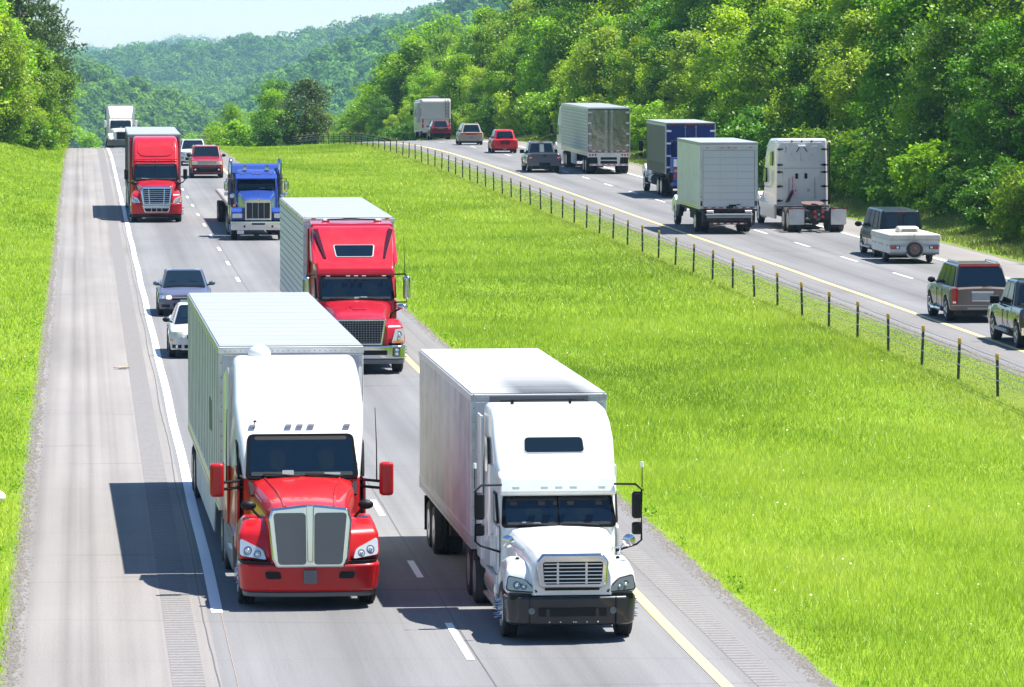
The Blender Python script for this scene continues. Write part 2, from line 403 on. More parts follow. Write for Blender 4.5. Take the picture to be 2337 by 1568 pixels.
    def build(s, name, parent=None, ang=38, wn=True, label=None):
        o = bpy.data.objects.new(name, s.mesh(name, ang)); COL.objects.link(o)
        if parent: o.parent = parent
        if wn:
            w = o.modifiers.new('wn', 'WEIGHTED_NORMAL'); w.keep_sharp = True
        if label: o['label'] = label
        return o
def np_mesh(name, V, F, mat, tint=None, k=4):
    """V (n,3) array, F (m,k) array of indices"""
    me = bpy.data.meshes.new(name)
    me.vertices.add(len(V)); me.vertices.foreach_set('co', np.ascontiguousarray(V, dtype=np.float32).ravel())
    F = np.ascontiguousarray(F, dtype=np.int32)
    me.loops.add(F.size); me.loops.foreach_set('vertex_index', F.ravel())
    me.polygons.add(len(F)); me.polygons.foreach_set('loop_start', np.arange(0, F.size, F.shape[1], dtype=np.int32))
    me.polygons.foreach_set('loop_total', np.full(len(F), F.shape[1], dtype=np.int32))
    if tint is not None:
        a = me.attributes.new('tint', 'FLOAT', 'FACE'); a.data.foreach_set('value', np.ascontiguousarray(tint, dtype=np.float32))
    me.materials.append(mat); me.update(calc_edges=True)
    return me
def link_mesh(name, me, parent=None):
    o = bpy.data.objects.new(name, me); COL.objects.link(o)
    if parent: o.parent = parent
    return o
# ------------------------------------------------------------------ terrain
def crest0(u): return 330+np.clip(np.asarray(u, dtype=float)-5, 0, 40)*0.85
def road_z(u, Y):
    t = np.maximum(0, np.asarray(Y, dtype=float)-crest0(u))
    z = np.where(t < 190, -1.6e-4*t*t, -5.776-0.0608*(t-190))
    return np.maximum(z, -58)
def shift(u, Y):
    t = np.clip(np.asarray(Y, dtype=float)-300, 0, 900)
    return -1.3e-4*np.clip((np.asarray(u, dtype=float)-8)/17, 0, 1)*t*t*np.where(t > 300, 300/np.maximum(t, 1), 1)
def smooth_hash(X, Y, s):
    return np.sin(X/s*1.3+1.7*np.sin(Y/s*0.7))*np.cos(Y/s*1.1+1.3*np.sin(X/s*0.9))
def ground_z(u, Y):
    u = np.asarray(u, dtype=float); Y = np.asarray(Y, dtype=float)
    z = road_z(u, Y)
    z = z+np.clip(u-39.5, 0, 90)*0.30 + np.clip(-2.5-u, 0, 60)*np.clip((Y-200)/150, 0.02, 0.30)
    med = np.clip((u-10.7)/4, 0, 1)*np.clip((25.4-u)/4, 0, 1)
    z = z-0.30*med + 0.07*smooth_hash(u, Y, 5.0)*med
    out = np.clip((u-37.6)/2, 0, 1)+np.clip((-1.4-u)/2, 0, 1)
    return z+0.06*smooth_hash(u, Y, 3.1)*out
def pos(u, Y, dz=0.0):
    return Vector((float(u+shift(u, Y)), float(Y), float(ground_z(u, Y))+dz))
def strip(name, us, ys, mat, dz, kind='structure', edge=None, zf=road_z):
    """a sheet following the carriageway: columns us, rows ys"""
    us = np.asarray(us, dtype=float); ys = np.asarray(ys, dtype=float)
    U, Yv = np.meshgrid(us, ys)
    if edge is not None: U = U+edge(U, Yv)
    V = np.stack([U+shift(U, Yv), Yv, zf(U, Yv)+dz], -1).reshape(-1, 3)
    nx, ny = len(us), len(ys)
    i = (np.arange(ny-1)[:, None]*nx+np.arange(nx-1)[None, :]).ravel()
    F = np.stack([i, i+1, i+nx+1, i+nx], -1)
    o = link_mesh(name, np_mesh(name, V, F, mat))
    if kind: o['kind'] = kind
    return o
YS = np.concatenate([np.arange(-60, 320, 4.0), np.arange(320, 560, 3.0), np.arange(560, 1240, 20.0)])
YR = np.concatenate([np.arange(-40, 130, 1.0), np.arange(130, 330, 2.0), np.arange(330, 540, 3.0), np.arange(540, 800, 20.0)])
gu = np.concatenate([[-420, -220, -120, -70, -45, -30, -20, -15, -11, -8, -6, -4.5, -3.5, -2.6, -1.9, -1.3, -0.8, 0.5, 2.5, 5, 8, 10.2, 10.7],
                     np.arange(11.2, 25.3, 0.8), [25.6, 26.3, 30, 34, 36.5, 37.2, 37.8, 38.6, 39.5, 40.5, 41.5, 43, 46, 50, 56, 64, 76, 92, 120, 160, 220, 320, 460]])
def gz(u, Y):
    z = ground_z(u, Y)
    paved = ((u > -0.5) & (u < 10.1)) | ((u > 26.2) & (u < 36.6))
    return z-np.where(paved, 0.05, 0.0)
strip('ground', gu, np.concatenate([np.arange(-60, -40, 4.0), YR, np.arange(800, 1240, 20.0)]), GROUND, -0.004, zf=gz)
def ragged(sgn):
    def f(U, Y):
        r = 0.05*np.sin(Y*0.9+2*np.sin(Y*0.23))+0.04*np.sin(Y*2.7+1)
        return np.where(np.abs(U-(U.max() if sgn > 0 else U.min())) < 1e-6, r, 0)
    return f
strip('left_shoulder', [-1.02, 0.5, 2.0], YR, SHOULD, 0.0, edge=ragged(-1))
strip('carriageway', [2.0, 4, 5.8, 7.6, 9.4], YR, LANE, 0.0)
strip('median_shoulder', [9.4, 10.0, 10.68], YR, SHOULD2, 0.0, edge=ragged(1))
strip('far_median_shoulder', [25.75, 26.4, 27.2], YR, SHOULD2, 0.0, edge=ragged(-1))
strip('far_carriageway', [27.2, 29, 31, 33, 34.7], YR, LANE, 0.0)
strip('far_shoulder', [34.7, 36, 37.25], YR, SHOULD, 0.0, edge=ragged(1))
strip('rumble_strip', [1.28, 1.76], YR, RUMBLE, 0.004)
strip('rumble_strip', [9.72, 10.14], YR, RUMBLE, 0.004)
strip('rumble_strip', [26.35, 26.80], YR, RUMBLE, 0.004)
def marking(u0, u1, y0, y1, mat, name, wob=0.0):
    n = max(3, int((y1-y0)/3)+1)
    return strip(name, [u0, u1], np.linspace(y0, y1, n), mat, 0.009, edge=(lambda U, Y: wob*np.sin(Y*0.31)) if wob else None)
marking(2.08, 2.27, 78.4, 460, MWHITE, 'white_edge_line', 0.012)
strip('worn_edge_line', [2.22, 2.229], np.linspace(40, 78.4, 8), M('worn_orange_line', (0.36, 0.25, 0.19), 0.8), 0.009)
marking(9.17, 9.35, 40, 470, MYELL, 'yellow_edge_line', 0.012)
marking(27.28, 27.46, 100, 480, MYELL, 'yellow_edge_line', 0.012)
marking(34.52, 34.70, 100, 480, MWHITE, 'white_edge_line', 0.012)
for (a, b) in [(72.2, 76.7), (83.05, 85.7)]+[(206.5-12.2*k-3.05, 206.5-12.2*k) for k in range(-16, 10)]:
    marking(5.75, 5.87, a, b, MWHITE, 'lane_dash')
for k in range(-18, 8): marking(30.94, 31.07, 217.5-12.85*k, 221.8-12.85*k, MWHITE, 'lane_dash')
strip('lane_seam', [5.925, 5.945], np.arange(40, 420, 1.5), CRACK, 0.006, edge=lambda U, Y: 0.006*np.sin(Y*0.4)+0.006*np.sin(Y*3.7))
strip('shoulder_seam', [1.93, 1.95], np.arange(40, 420, 1.5), CRACK, 0.006, edge=lambda U, Y: 0.02*np.sin(Y*0.3)+0.008*np.sin(Y*2.1))
strip('lane_seam', [31.12, 31.14], np.arange(110, 420, 1.5), CRACK, 0.006, edge=lambda U, Y: 0.02*np.sin(Y*1.1))

# gravel lips between pavement and grass
def gravel(name, u0, u1, y0, y1, n, label):
    u = RNG.uniform(u0, u1, n)+0.10*np.sin(RNG.uniform(0, 1, n)*6.3); Y = 1/RNG.uniform(1/y1, 1/y0, n)
    s = RNG.uniform(0.012, 0.045, n)
    base = np.array([[1, 0, 0], [-0.5, 0.87, 0], [-0.5, -0.87, 0], [0, 0, 0.9]])
    a = RNG.uniform(0, 6.28, n); ca, sa = np.cos(a), np.sin(a)
    P = np.stack([u+shift(u, Y), Y, ground_z(u, Y)+0.0], -1)
    v = np.empty((n, 4, 3))
    for k in range(4):
        bx, by, bz = base[k]
        v[:, k, 0] = P[:, 0]+s*(bx*ca-by*sa); v[:, k, 1] = P[:, 1]+s*(bx*sa+by*ca); v[:, k, 2] = P[:, 2]+s*bz
    i = np.arange(n)[:, None]*4
    F = np.concatenate([i+[0, 1, 3], i+[1, 2, 3], i+[2, 0, 3]], 0)
    o = link_mesh(name, np_mesh(name, v.reshape(-1, 3), F, M('gravel_stone', (0.15, 0.14, 0.13), 0.9)))
    tag(o, label, 'gravel', kind='stuff')
gravel('gravel', 10.62, 10.80, 60, 200, 3000, 'loose grey gravel along the ragged edge of the median shoulder')
gravel('gravel', -1.18, -0.98, 70, 220, 2200, 'loose pale gravel along the broken edge of the wide shoulder')
gravel('gravel', 25.3, 25.85, 110, 250, 2500, 'gravel between the cable fence and the far road')

# ------------------------------------------------------------------ far hills: three wooded ridges behind one another
def px_to_az(px): return (px-185.0)/FPX
RIDGES = [  # crest distance, foot distance, crest line in (x px, z over the eye line as px)
    (2300, 2170, [(-600, 60), (0, 98), (100, 118), (159, 138), (185, 128), (230, 140), (308, 166), (366, 192), (420, 212), (476, 236), (560, 290), (640, 350), (3000, 480)]),
    (2640, 2330, [(-600, 420), (300, 330), (400, 300), (513, 236), (592, 178), (671, 138), (746, 98), (800, 82), (855, 66), (924, 38), (1000, 5), (1100, -60), (1300, -140), (3000, -260)]),
    (4300, 3950, [(-600, 60), (100, 110), (185, 124), (239, 122), (264, 114), (330, 106), (403, 98), (464, 98), (570, 90), (650, 75), (770, 58), (855, 46), (975, 14), (1060, -10), (1300, -60), (3000, -200)]),
    (7500, 7000, [(-600, 90), (150, 113), (200, 115), (260, 118), (337, 104), (380, 95), (403, 90), (464, 91), (520, 100), (700, 130), (3000, 130)]),
]
FLOOR = -58.0
def hill_z(px, Y):
    px = np.asarray(px, dtype=float); Y = np.asarray(Y, dtype=float)
    z = np.full(np.broadcast(px, Y).shape, FLOOR)
    for d, f, line in RIDGES:
        xs, ys = zip(*line)
        zc = CAM_H-(np.interp(px, xs, ys)-50)*d/FPX - 13
        t = (Y-f)/(d-f)
        front = FLOOR+(zc-FLOOR)*np.clip(t, 0, 1)**0.9
        back = zc-(Y-d)*0.10
        h = np.where(Y < f, FLOOR, np.where(Y <= d, front, back))
        h = np.where(zc < FLOOR, FLOOR, h)
        z = np.maximum(z, h)
    return z+1.5*smooth_hash(px, Y, 60.0)
hp = np.arange(-900, 3600, 40.0)
hy = np.concatenate([np.arange(1180, 2160, 90.0), np.arange(2160, 2760, 10.0), np.arange(2760, 3900, 80.0), np.arange(3900, 4400, 14.0), np.arange(4400, 6900, 150.0), np.arange(6900, 7700, 40.0), np.arange(7700, 9000, 200.0)])
PX, HY = np.meshgrid(hp, hy)
HV = np.stack([px_to_az(PX)*HY, HY, hill_z(PX, HY)-0.5], -1).reshape(-1, 3)
nx, ny = len(hp), len(hy)
i = (np.arange(ny-1)[:, None]*nx+np.arange(nx-1)[None, :]).ravel()
hm = M('forest_floor', (0.025, 0.05, 0.010), 0.95)
ho = link_mesh('hills', np_mesh('hills', HV, np.stack([i, i+1, i+nx+1, i+nx], -1), hm)); ho['kind'] = 'structure'

def quads_at(C, size, nrm_bias, rng, asp=0.62, flat=False):
    """one randomly turned leaf-like rhomb per centre"""
    n = len(C)
    nrm = rng.normal(size=(n, 3))+nrm_bias; nrm /= np.linalg.norm(nrm, axis=1, keepdims=True)
    t = rng.normal(size=(n, 3)); t -= nrm*(t*nrm).sum(1, keepdims=True); t /= np.linalg.norm(t, axis=1, keepdims=True)
    b = np.cross(nrm, t); s = np.asarray(size).reshape(-1, 1)
    v = np.stack([C-t*s*0.5, C+b*s*asp*0.5+nrm*s*0.08, C+t*s*0.5, C-b*s*asp*0.5+nrm*s*0.08], 1)
    return v.reshape(-1, 3), np.arange(n*4).reshape(-1, 4)
def far_crowns(layer, n, per, rng, x0, x1, ycut=None):
    d, f, line = RIDGES[layer]
    px = rng.uniform(x0, x1, n); t = rng.uniform(-1.5 if layer == 2 else 0, 1, n); Y = f+(d+12-f)*t
    z = hill_z(px, Y); own = z > (FLOOR-9 if layer == 2 else FLOOR+2.5)
    px, Y, z = px[own], Y[own], z[own]
    n = len(px)
    R = rng.uniform(3.2, 6.5, n)*(1, 1.05, 1.5, 2.0)[layer]; H = R*1.3+rng.uniform(2, 10, n)
    tone = np.clip(rng.normal(0.45, 0.30, n), 0, 1)
    C = np.stack([px_to_az(px)*Y, Y, z+H*0.6], -1)
    # leaf clumps over the sunlit half of each crown
    k = np.repeat(np.arange(n), per)
    d3 = rng.normal(size=(len(k), 3)); d3 /= np.linalg.norm(d3, axis=1, keepdims=True)
    d3[:, 2] = np.abs(d3[:, 2])*1.25-0.45
    lump = 1+0.26*np.sin(d3[:, 0]*5+k)*np.cos(d3[:, 2]*6+k*1.7)
    P = C[k]+d3*(R[k]*lump*rng.uniform(0.75, 1.0, len(k)))[:, None]*np.array([1, 1, 1.0])
    V, F = quads_at(P, rng.uniform(0.8, 1.8, len(k))*(1 if layer < 2 else 1.5), d3*2.6+np.array([0, 0, 0.7]), rng, 0.9)
    tint = np.clip(tone[k]*0.85+rng.uniform(0, 0.14, len(k)), 0, 1)
    return V, F, tint
def merge(parts):
    Vs, Fs, Ts, o = [], [], [], 0
    for V, F, T in parts: Vs.append(V); Fs.append(F+o); Ts.append(T); o += len(V)
    return np.concatenate(Vs), np.concatenate(Fs), np.concatenate(Ts)
r2 = np.random.default_rng(5)
for nm, parts, lab in (
    ('distant_forest', [far_crowns(0, 460, 520, r2, 60, 700)], 'wooded spur sloping down to the right behind the white truck on the crest'),
    ('distant_forest', [far_crowns(1, 1700, 400, r2, 330, 1350)], 'bright green wooded hillside rising to the right behind the motorhome'),
    ('distant_forest', [far_crowns(2, 4300, 150, r2, 60, 1350), far_crowns(3, 900, 90, r2, 60, 800)], 'hazy blue wooded ridges along the skyline')):
    V, F, T = merge(parts)
    tag(link_mesh(nm, np_mesh(nm, V, F, FARLEAF, T)), lab, 'forest', kind='stuff')

# ------------------------------------------------------------------ trees
def limb_paths(rng, H, R, n, z0=0.18):
    out = []
    for k in range(n):
        a = rng.uniform(0, 2*PI); h = H*rng.uniform(z0, 0.75); l = R*rng.uniform(0.55, 0.95)
        p0 = np.array([0, 0, h]); p2 = np.array([math.cos(a)*l, math.sin(a)*l, h+l*rng.uniform(0.35, 0.8)])
        p1 = (p0+p2)/2+np.array([0, 0, -0.15*l]); out.append((p0, p1, p2))
    return out
def tree_meshes(name, seed, H, R, nleaf, ls, mat, shape='broad', ncl=46, low=0.06):
    rng = np.random.default_rng(seed)
    b = B(); bend = rng.uniform(-0.4, 0.4, 2)
    tr = H*0.017+0.05
    b.tube([(0, 0, -0.6), (0.1*bend[0], 0, H*0.2), (bend[0]*0.6, bend[1]*0.5, H*0.55), (bend[0], bend[1], H*0.92)], [tr*1.4, tr, tr*0.6, tr*0.15], BARK, 7)
    lim = limb_paths(rng, H, R, 11)
    for p0, p1, p2 in lim: b.tube([p0, p1, p2], [tr*0.42, tr*0.28, tr*0.08], BARK, 5)
    trunk = b.mesh(name+'_trunk')
    # leaf clumps on an uneven envelope
    C, rad, ton = [], [], []
    for k in range(ncl):
        h = rng.uniform(low, 1.0)
        if shape == 'broad': env = R*(0.62+0.38*math.sin(PI*min(1, h*1.05+0.12)))*(1-max(0, h-0.68)*2.3)
        elif shape == 'oval': env = R*math.sin(PI*min(0.98, h*0.86+0.12))**0.7
        elif shape == 'cone': env = R*(1.06-h)**0.8
        else: env = R*(0.85 if h < 0.6 else 1.5*(1.08-h)+0.1)
        a = rng.uniform(0, 2*PI); q = rng.uniform(0.5, 1.0)**0.6*env*rng.uniform(0.78, 1.14)
        C.append((math.cos(a)*q+bend[0]*h, math.sin(a)*q+bend[1]*h, h*H)); rad.append(rng.uniform(0.55, 1.05)*R*0.30); ton.append(rng.uniform(0.05, 0.95))
    for p0, p1, p2 in lim: C.append(tuple(p2)); rad.append(R*0.27); ton.append(rng.uniform(0.2, 0.8))
    C = np.array(C); rad = np.array(rad); ton = np.array(ton)
    k = rng.integers(0, len(C), nleaf)
    if shape in ('cone', 'pine'):
        # sprays of needles: leaves strung along short twigs that leave the limb outwards
        ntw = nleaf//9; kt = rng.integers(0, len(C), ntw)
        d = rng.normal(size=(ntw, 3)); d[:, 2] += 0.5; d[:, :2] += 0.5*C[kt][:, :2]/R; d /= np.linalg.norm(d, axis=1, keepdims=True)
        o = C[kt]+rng.normal(size=(ntw, 3))*(rad[kt]*0.55)[:, None]*np.array([1.1, 1.1, 0.55])
        kk = np.repeat(np.arange(ntw), 9); tt = np.tile(np.linspace(0, 1, 9), ntw)
        P = o[kk]+d[kk]*(tt*0.45)[:, None]
        V, F = quads_at(P, rng.uniform(0.7, 1.2, len(P))*ls, d[kk]*0.2, rng, 0.26)
        tint = np.clip(ton[kt][kk]*0.6+tt*0.35+rng.uniform(-0.1, 0.15, len(P)), 0, 1)
    else:
        d = rng.normal(size=(nleaf, 3)); d /= np.linalg.norm(d, axis=1, keepdims=True)
        rr = rng.uniform(0.35, 1.0, nleaf)**0.5
        rr[:nleaf//5] *= rng.uniform(1.2, 1.75, nleaf//5)       # loose sprays beyond the clumps
        P = C[k]+d*(rr*rad[k])[:, None]*np.array([1.25, 1.25, 0.72])
        out = P-np.array([0, 0, H*0.45]); out /= np.linalg.norm(out, axis=1, keepdims=True)
        V, F = quads_at(P, rng.uniform(0.6, 1.25, nleaf)*ls, out*0.45+np.array([0.25, -0.1, 0.8])+d*0.2, rng, 0.62)
        tint = np.clip(ton[k]*0.65+rr*0.1+rng.uniform(-0.05, 0.3, nleaf), 0, 1)
    return trunk, np_mesh(name+'_crown', V, F, mat, tint)
PROTO = {
    'broadleaf_tree': [tree_meshes('broadleaf', 21+k, 13.5+k, 4.0+0.3*k, 15000, 0.34, LEAF, 'broad', 60) for k in range(3)],
    'dark_tree': [tree_meshes('dark', 41+k, 15+k, 4.2, 15000, 0.32, LEAFD, 'oval', 54) for k in range(2)],
    'pale_tree': [tree_meshes('pale', 61+k, 9.5+k*2, 3.2, 12000, 0.27, LEAFY, 'broad', 46) for k in range(2)],
    'pine_tree': [tree_meshes('pine', 81+k, 14+2*k, 3.3, 20000, 0.30, NEEDLE, 'pine', 60, 0.16) for k in range(2)],
    'cedar_tree': [tree_meshes('cedar', 91, 7.5, 3.0, 15000, 0.22, NEEDLE, 'oval', 60, 0.03)],
    'shrub': [tree_meshes('shrub', 101+k, 3.4, 2.2, 6500, 0.25, (LEAF, LEAFY, LEAFD)[k], 'broad', 34, 0.02) for k in range(3)],
}
TREES = []
def plant(kind, u, Y, s=1.0, v=None, label=None, group=None, sz=None):
    m = PROTO[kind]; tm, cm = m[(v if v is not None else RNG.integers(0, 99)) % len(m)]
    r = empty(kind, pos(u, Y, -0.1), RNG.uniform(0, 6.28), s, label, 'shrub' if kind == 'shrub' else 'tree', group)
    if sz: r.scale = (s, s, s*sz)
    link_mesh('trunk', tm, r); link_mesh('crown', cm, r)
    TREES.append(r); return r
# ------------------------------------------------------------------ vehicle kit (front of every vehicle at local y = 0, facing -y)
_W = {}
def wheel_meshes(r, w, rim, spikes=False, dual=False):
    key = (r, w, rim.name, spikes, dual)
    if key in _W: return _W[key]
    h = w/2; b = B()
    prof = [(0.50*r, -h+0.02), (0.90*r, -h), (0.975*r, -h+0.015), (r, -h+0.04)]
    if r > 0.45:
        for k in range(1, 4):
            g = -h+0.04+(w-0.08)*k/4; prof += [(r, g-0.012), (r-0.02, g-0.008), (r-0.02, g+0.008), (r, g+0.012)]
    if dual: prof += [(r, -0.05), (0.9*r, -0.03), (0.9*r, 0.03), (r, 0.05)]
    prof = sorted(prof, key=lambda p: p[1]) if dual else prof
    prof += [(r, h-0.04), (0.975*r, h-0.015), (0.90*r, h), (0.64*r, h-0.012), (0.60*r, h-0.05)]
    b.lathe(prof, (0, 0, 0), (1, 0, 0), RUBBER, 32)
    tm = b.mesh('wheel'); b = B()
    if dual: rp = [(0.63*r, h-0.01), (0.60*r, h-0.02), (0.56*r, h-0.16), (0.30*r, h-0.18), (0.27*r, h-0.02), (0.20*r, h), (0.0, h)]
    else: rp = [(0.63*r, h-0.012), (0.60*r, h-0.004), (0.55*r, h-0.05), (0.34*r, h-0.02), (0.22*r, h+0.01), (0.20*r, h+0.045), (0.0, h+0.05)] if r > 0.45 else [(0.64*r, h-0.012), (0.62*r, h-0.002), (0.56*r, h-0.03), (0.25*r, h-0.012), (0.0, h-0.008)]
    b.lathe(rp, (0, 0, 0), (1, 0, 0), rim, 28)
    if r > 0.45:
        for k in range(10):
            a = 2*PI*k/10; c = Vector((h-0.03, 0.33*r*math.cos(a), 0.33*r*math.sin(a))) if not dual else Vector((h-0.17, 0.42*r*math.cos(a), 0.42*r*math.sin(a)))
            l = 0.16 if spikes else 0.05
            b.lathe([(0.022, 0), (0.022, l*0.35), (0.004 if spikes else 0.018, l)], c, (1, 0, 0), CHROME, 8)
    else:
        for k in range(5):      # dark gaps between spokes
            a = 2*PI*k/5
            p = [Vector((h-0.004, q*r*math.cos(a+da), q*r*math.sin(a+da))) for q, da in ((0.24, -0.25), (0.54, -0.33), (0.54, 0.33), (0.24, 0.25))]
            b.plate(p[0], p[1], p[2], p[3], BLACK, off=-0.005, th=0.004)
    rm = b.mesh('rim'); _W[key] = (tm, rm); return tm, rm
def wheel(root, x, y, r, w, rim=RIM, spikes=False, dual=False, name='wheel', z=None):
    tm, rm = wheel_meshes(r, w, rim, spikes, dual)
    o = link_mesh(name, tm, root); o.location = (x, y, r if z is None else z)
    if x < 0: o.rotation_euler = (0, 0, PI)
    c = link_mesh('rim', rm, o); return o
def arch(yc, zc, r, a0, a1, n=9):
    return [(yc+r*math.cos(math.radians(a0+(a1-a0)*k/n)), zc+r*math.sin(math.radians(a0+(a1-a0)*k/n))) for k in range(n+1)]
def hood_ring(y, hw, zb, zt, cr=1.0, rd=0.03):
    h = [(-hw, zb), (-hw, zt-0.30*cr), (-hw+0.035*cr, zt-0.15*cr), (-hw+0.12*cr, zt-0.05*cr), (-hw+0.26*cr, zt-0.005), (-hw*0.36, zt+rd*0.6), (0, zt+rd)]
    return [(x, y, z) for x, z in h]+[(-x, y, z) for x, z in h[-2::-1]]
def lamp_pair(o_name, root, quads, lens, bulbs, amb=None, rim=None):
    """headlights: quads for the left one (x < 0), mirrored"""
    for sx in (1, -1):
        b = B(); q = [Vector((p[0]*sx, p[1], p[2])) for p in quads]
        if sx < 0: q = [q[1], q[0], q[3], q[2]]
        if rim: b.plate(*q, rim, uv=(-0.05, 1.05, -0.08, 1.08), off=0.0, th=0.012, rad=0.06)
        b.plate(*q, lens, off=0.008, th=0.012, rad=0.05)
        if amb: 
            u = amb if sx > 0 else (1-amb[1], 1-amb[0], amb[2], amb[3])
            b.plate(*q, AMBER, uv=u, off=0.014, th=0.010, rad=0.02)
        n = ((q[1]-q[0]).cross(q[3]-q[0])).normalized()
        for (u, v, r) in bulbs:
            uu = u if sx > 0 else 1-u
            c = (q[0]*(1-uu)+q[1]*uu)*(1-v)+(q[3]*(1-uu)+q[2]*uu)*v+n*0.018
            b.lathe([(r, -0.02), (r, 0.006), (r*0.86, 0.008), (r*0.5, -0.012), (r*0.3, 0.002), (0, 0.004)], c, n, LAMPD if lens is not LAMPD else LAMP, 18)
            b.ball(c+n*0.0, r*0.5, LAMP, 10)
        b.build(o_name, root)
def wiper(b, x0, y0, z0, x1, y1, z1):
    b.tube([(x0, y0, z0), ((x0+x1)/2, (y0+y1)/2-0.02, (z0+z1)/2), (x1, y1, z1)], 0.014, BLACK, 5)
def windshield(root, w0, w1, y0, z0, y1, z1, split=False, glass=GLASS, frame=SEAL, wip=True, bow=0.05, clutter=True):
    A, Bq, C, D = (-w0, y0, z0), (w0, y0, z0), (w1, y1, z1), (-w1, y1, z1)
    b = B(); b.plate(A, Bq, C, D, frame, uv=(-0.022, 1.022, -0.03, 1.03), off=0.004, th=0.012, rad=0.10)
    b.plate(A, Bq, C, D, glass, uv=(0.01, 0.99, 0.03, 0.97), off=0.010, th=0.012, rad=0.10)
    if split: b.plate(A, Bq, C, D, frame, uv=(0.493, 0.507, 0.02, 0.98), off=0.016, th=0.014)
    n = ((Vector(Bq)-Vector(A)).cross(Vector(D)-Vector(A))).normalized()
    o = b.build('windshield', root)
    if clutter:
        rg = random.Random(int(w0*1000+y0*100))
        b = B()
        for k in range(2):
            u = rg.uniform(0.1, 0.8); wd = rg.uniform(0.06, 0.16)
            b.plate(A, Bq, C, D, CABIN, uv=(u, u+wd, 0.05, rg.uniform(0.10, 0.17)), off=0.016, th=0.008, rad=0.02)
        b.plate(A, Bq, C, D, BLACK, uv=(0.05, 0.95, 0.88, 0.965), off=0.0165, th=0.007, rad=0.03)
        b.plate(A, Bq, C, D, M('dash_top', (0.022, 0.028, 0.033), 0.6, spec=0.1), uv=(0.03, 0.97, 0.035, 0.125), off=0.0155, th=0.007, rad=0.03)
        b.build('dashboard_clutter', o)
        for u in (0.20, 0.66):
            b = B(); b.plate(A, Bq, C, D, M('seat_behind_glass', (0.005, 0.011, 0.017), 0.06), uv=(u, u+0.15, 0.16, 0.66), off=0.0158, th=0.007, rad=0.14); b.build('seat', o)
    if wip:
        b = B()
        for x0, x1 in ((-0.05*w0, -0.72*w0), (0.72*w0, 0.06*w0)):
            p0 = Vector((x0, y0, z0))+n*0.05; p1 = Vector((x1, y0+(y1-y0)*0.06, z0+(z1-z0)*0.06))+n*0.045
            b.tube([p0, (p0+p1)/2+n*0.015, p1], 0.014, BLACK, 5)
        b.build('wiper', root)
    return o
def marker_row(root, xs, y, z, m=AMBER, w=0.075, h=0.035, dz=None):
    for k, x in enumerate(xs):
        b = B(); b.box(x-w/2, x+w/2, y-0.03, y+0.06, z+(dz[k] if dz else 0), z+h+(dz[k] if dz else 0), m, 0.01); b.build('marker_light', root)
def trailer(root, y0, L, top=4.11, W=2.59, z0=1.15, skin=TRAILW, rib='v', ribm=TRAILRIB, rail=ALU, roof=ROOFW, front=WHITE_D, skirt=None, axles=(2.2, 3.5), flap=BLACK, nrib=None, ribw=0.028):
    h = W/2; y1 = y0+L
    b = B(); b.box(-h, h, y0, y1, z0, top-0.02, skin, 0.02)
    n = nrib or int(L/0.31)
    for sx in (-1, 1):
        if rib == 'v':
            for k in range(n):
                y = y0+0.35+(L-0.6)*k/(n-1)
                b.box(sx*h-0.002, sx*h+0.002, y-ribw, y+ribw, z0+0.24, top-0.17, ribm)
        elif rib == 'h':
            for k in range(13):
                z = z0+0.28+(top-z0-0.5)*k/12
                b.box(sx*h-0.003, sx*h+0.003, y0+0.1, y1-0.1, z-ribw/2, z+ribw/2, ribm)
    t = b.build('trailer', root)
    b = B(); b.box(-h-0.012, h+0.012, y0-0.012, y1+0.012, top-0.15, top-0.03, rail, 0.012)
    for k in range(26): b.ball((-h+0.12+(W-0.24)*k/25, y0-0.014, top-0.09), 0.013, GREYM, 6)
    for k in range(10):
        for sx in (-1, 1): b.ball((sx*(h-0.05), y0-0.004, z0+0.5+k*0.27), 0.014, GREYM, 6)
    b.build('top_rail', t)
    b = B(); b.box(-h+0.02, h-0.02, y0+0.02, y1-0.02, top-0.028, top, roof)
    for k in range(int(L/1.22)): b.box(-h+0.04, h-0.04, y0+0.4+k*1.22, y0+0.43+k*1.22, top-0.006, top+0.002, roof)
    b.build('roof', t)
    b = B(); b.box(-h-0.010, h+0.010, y0-0.006, y1+0.006, z0-0.06, z0+0.20, rail, 0.01)
    for sx in (-1, 1):
        for k in range(int(L/0.25)): b.box(sx*(h+0.006)-0.008, sx*(h+0.006)+0.008, y0+0.2+k*0.25, y0+0.24+k*0.25, z0+0.02, z0+0.06, GREYM)
    b.build('bottom_rail', t)
    b = B(); b.box(-h+0.07, h-0.07, y0-0.022, y0, z0+0.22, top-0.17, front, 0.01); b.build('front_wall', t)
    b = B(); b.box(-0.5, 0.5, y0+2, y1-0.1, z0-0.28, z0-0.061, UNDER); b.box(-1.0, 1.0, y1-axles[1]-0.9, y1-axles[0]+0.9, 0.45, z0-0.1, UNDER)
    for sx in (-1, 1): b.box(sx*0.9-0.06, sx*0.9+0.06, y0+2.3, y0+2.45, 0.35, z0-0.05, GREYM)
    b.build('underframe', t)
    if skirt:
        for sx in (-1, 1):
            b = B(); b.prism([(y0+2.6, z0-0.061), (y0+3.3, 0.40), (y1-axles[1]-1.0, 0.36), (y1-axles[1]-0.7, z0-0.061)], sx*h*0.97-0.012, sx*h*0.97+0.012, skirt, 'x'); b.build('side_skirt', t)
    for a in axles:
        for sx in (-1, 1): wheel(root, sx*(h-0.31), y1-a, 0.50, 0.60, RIM, dual=True, name='trailer_wheel')
    for sx in (-1, 1):
        b = B(); b.box(sx*0.95-0.3, sx*0.95+0.3, y1-0.6, y1-0.58, 0.2, 0.95, flap); b.build('mud_flap', t)
    return t
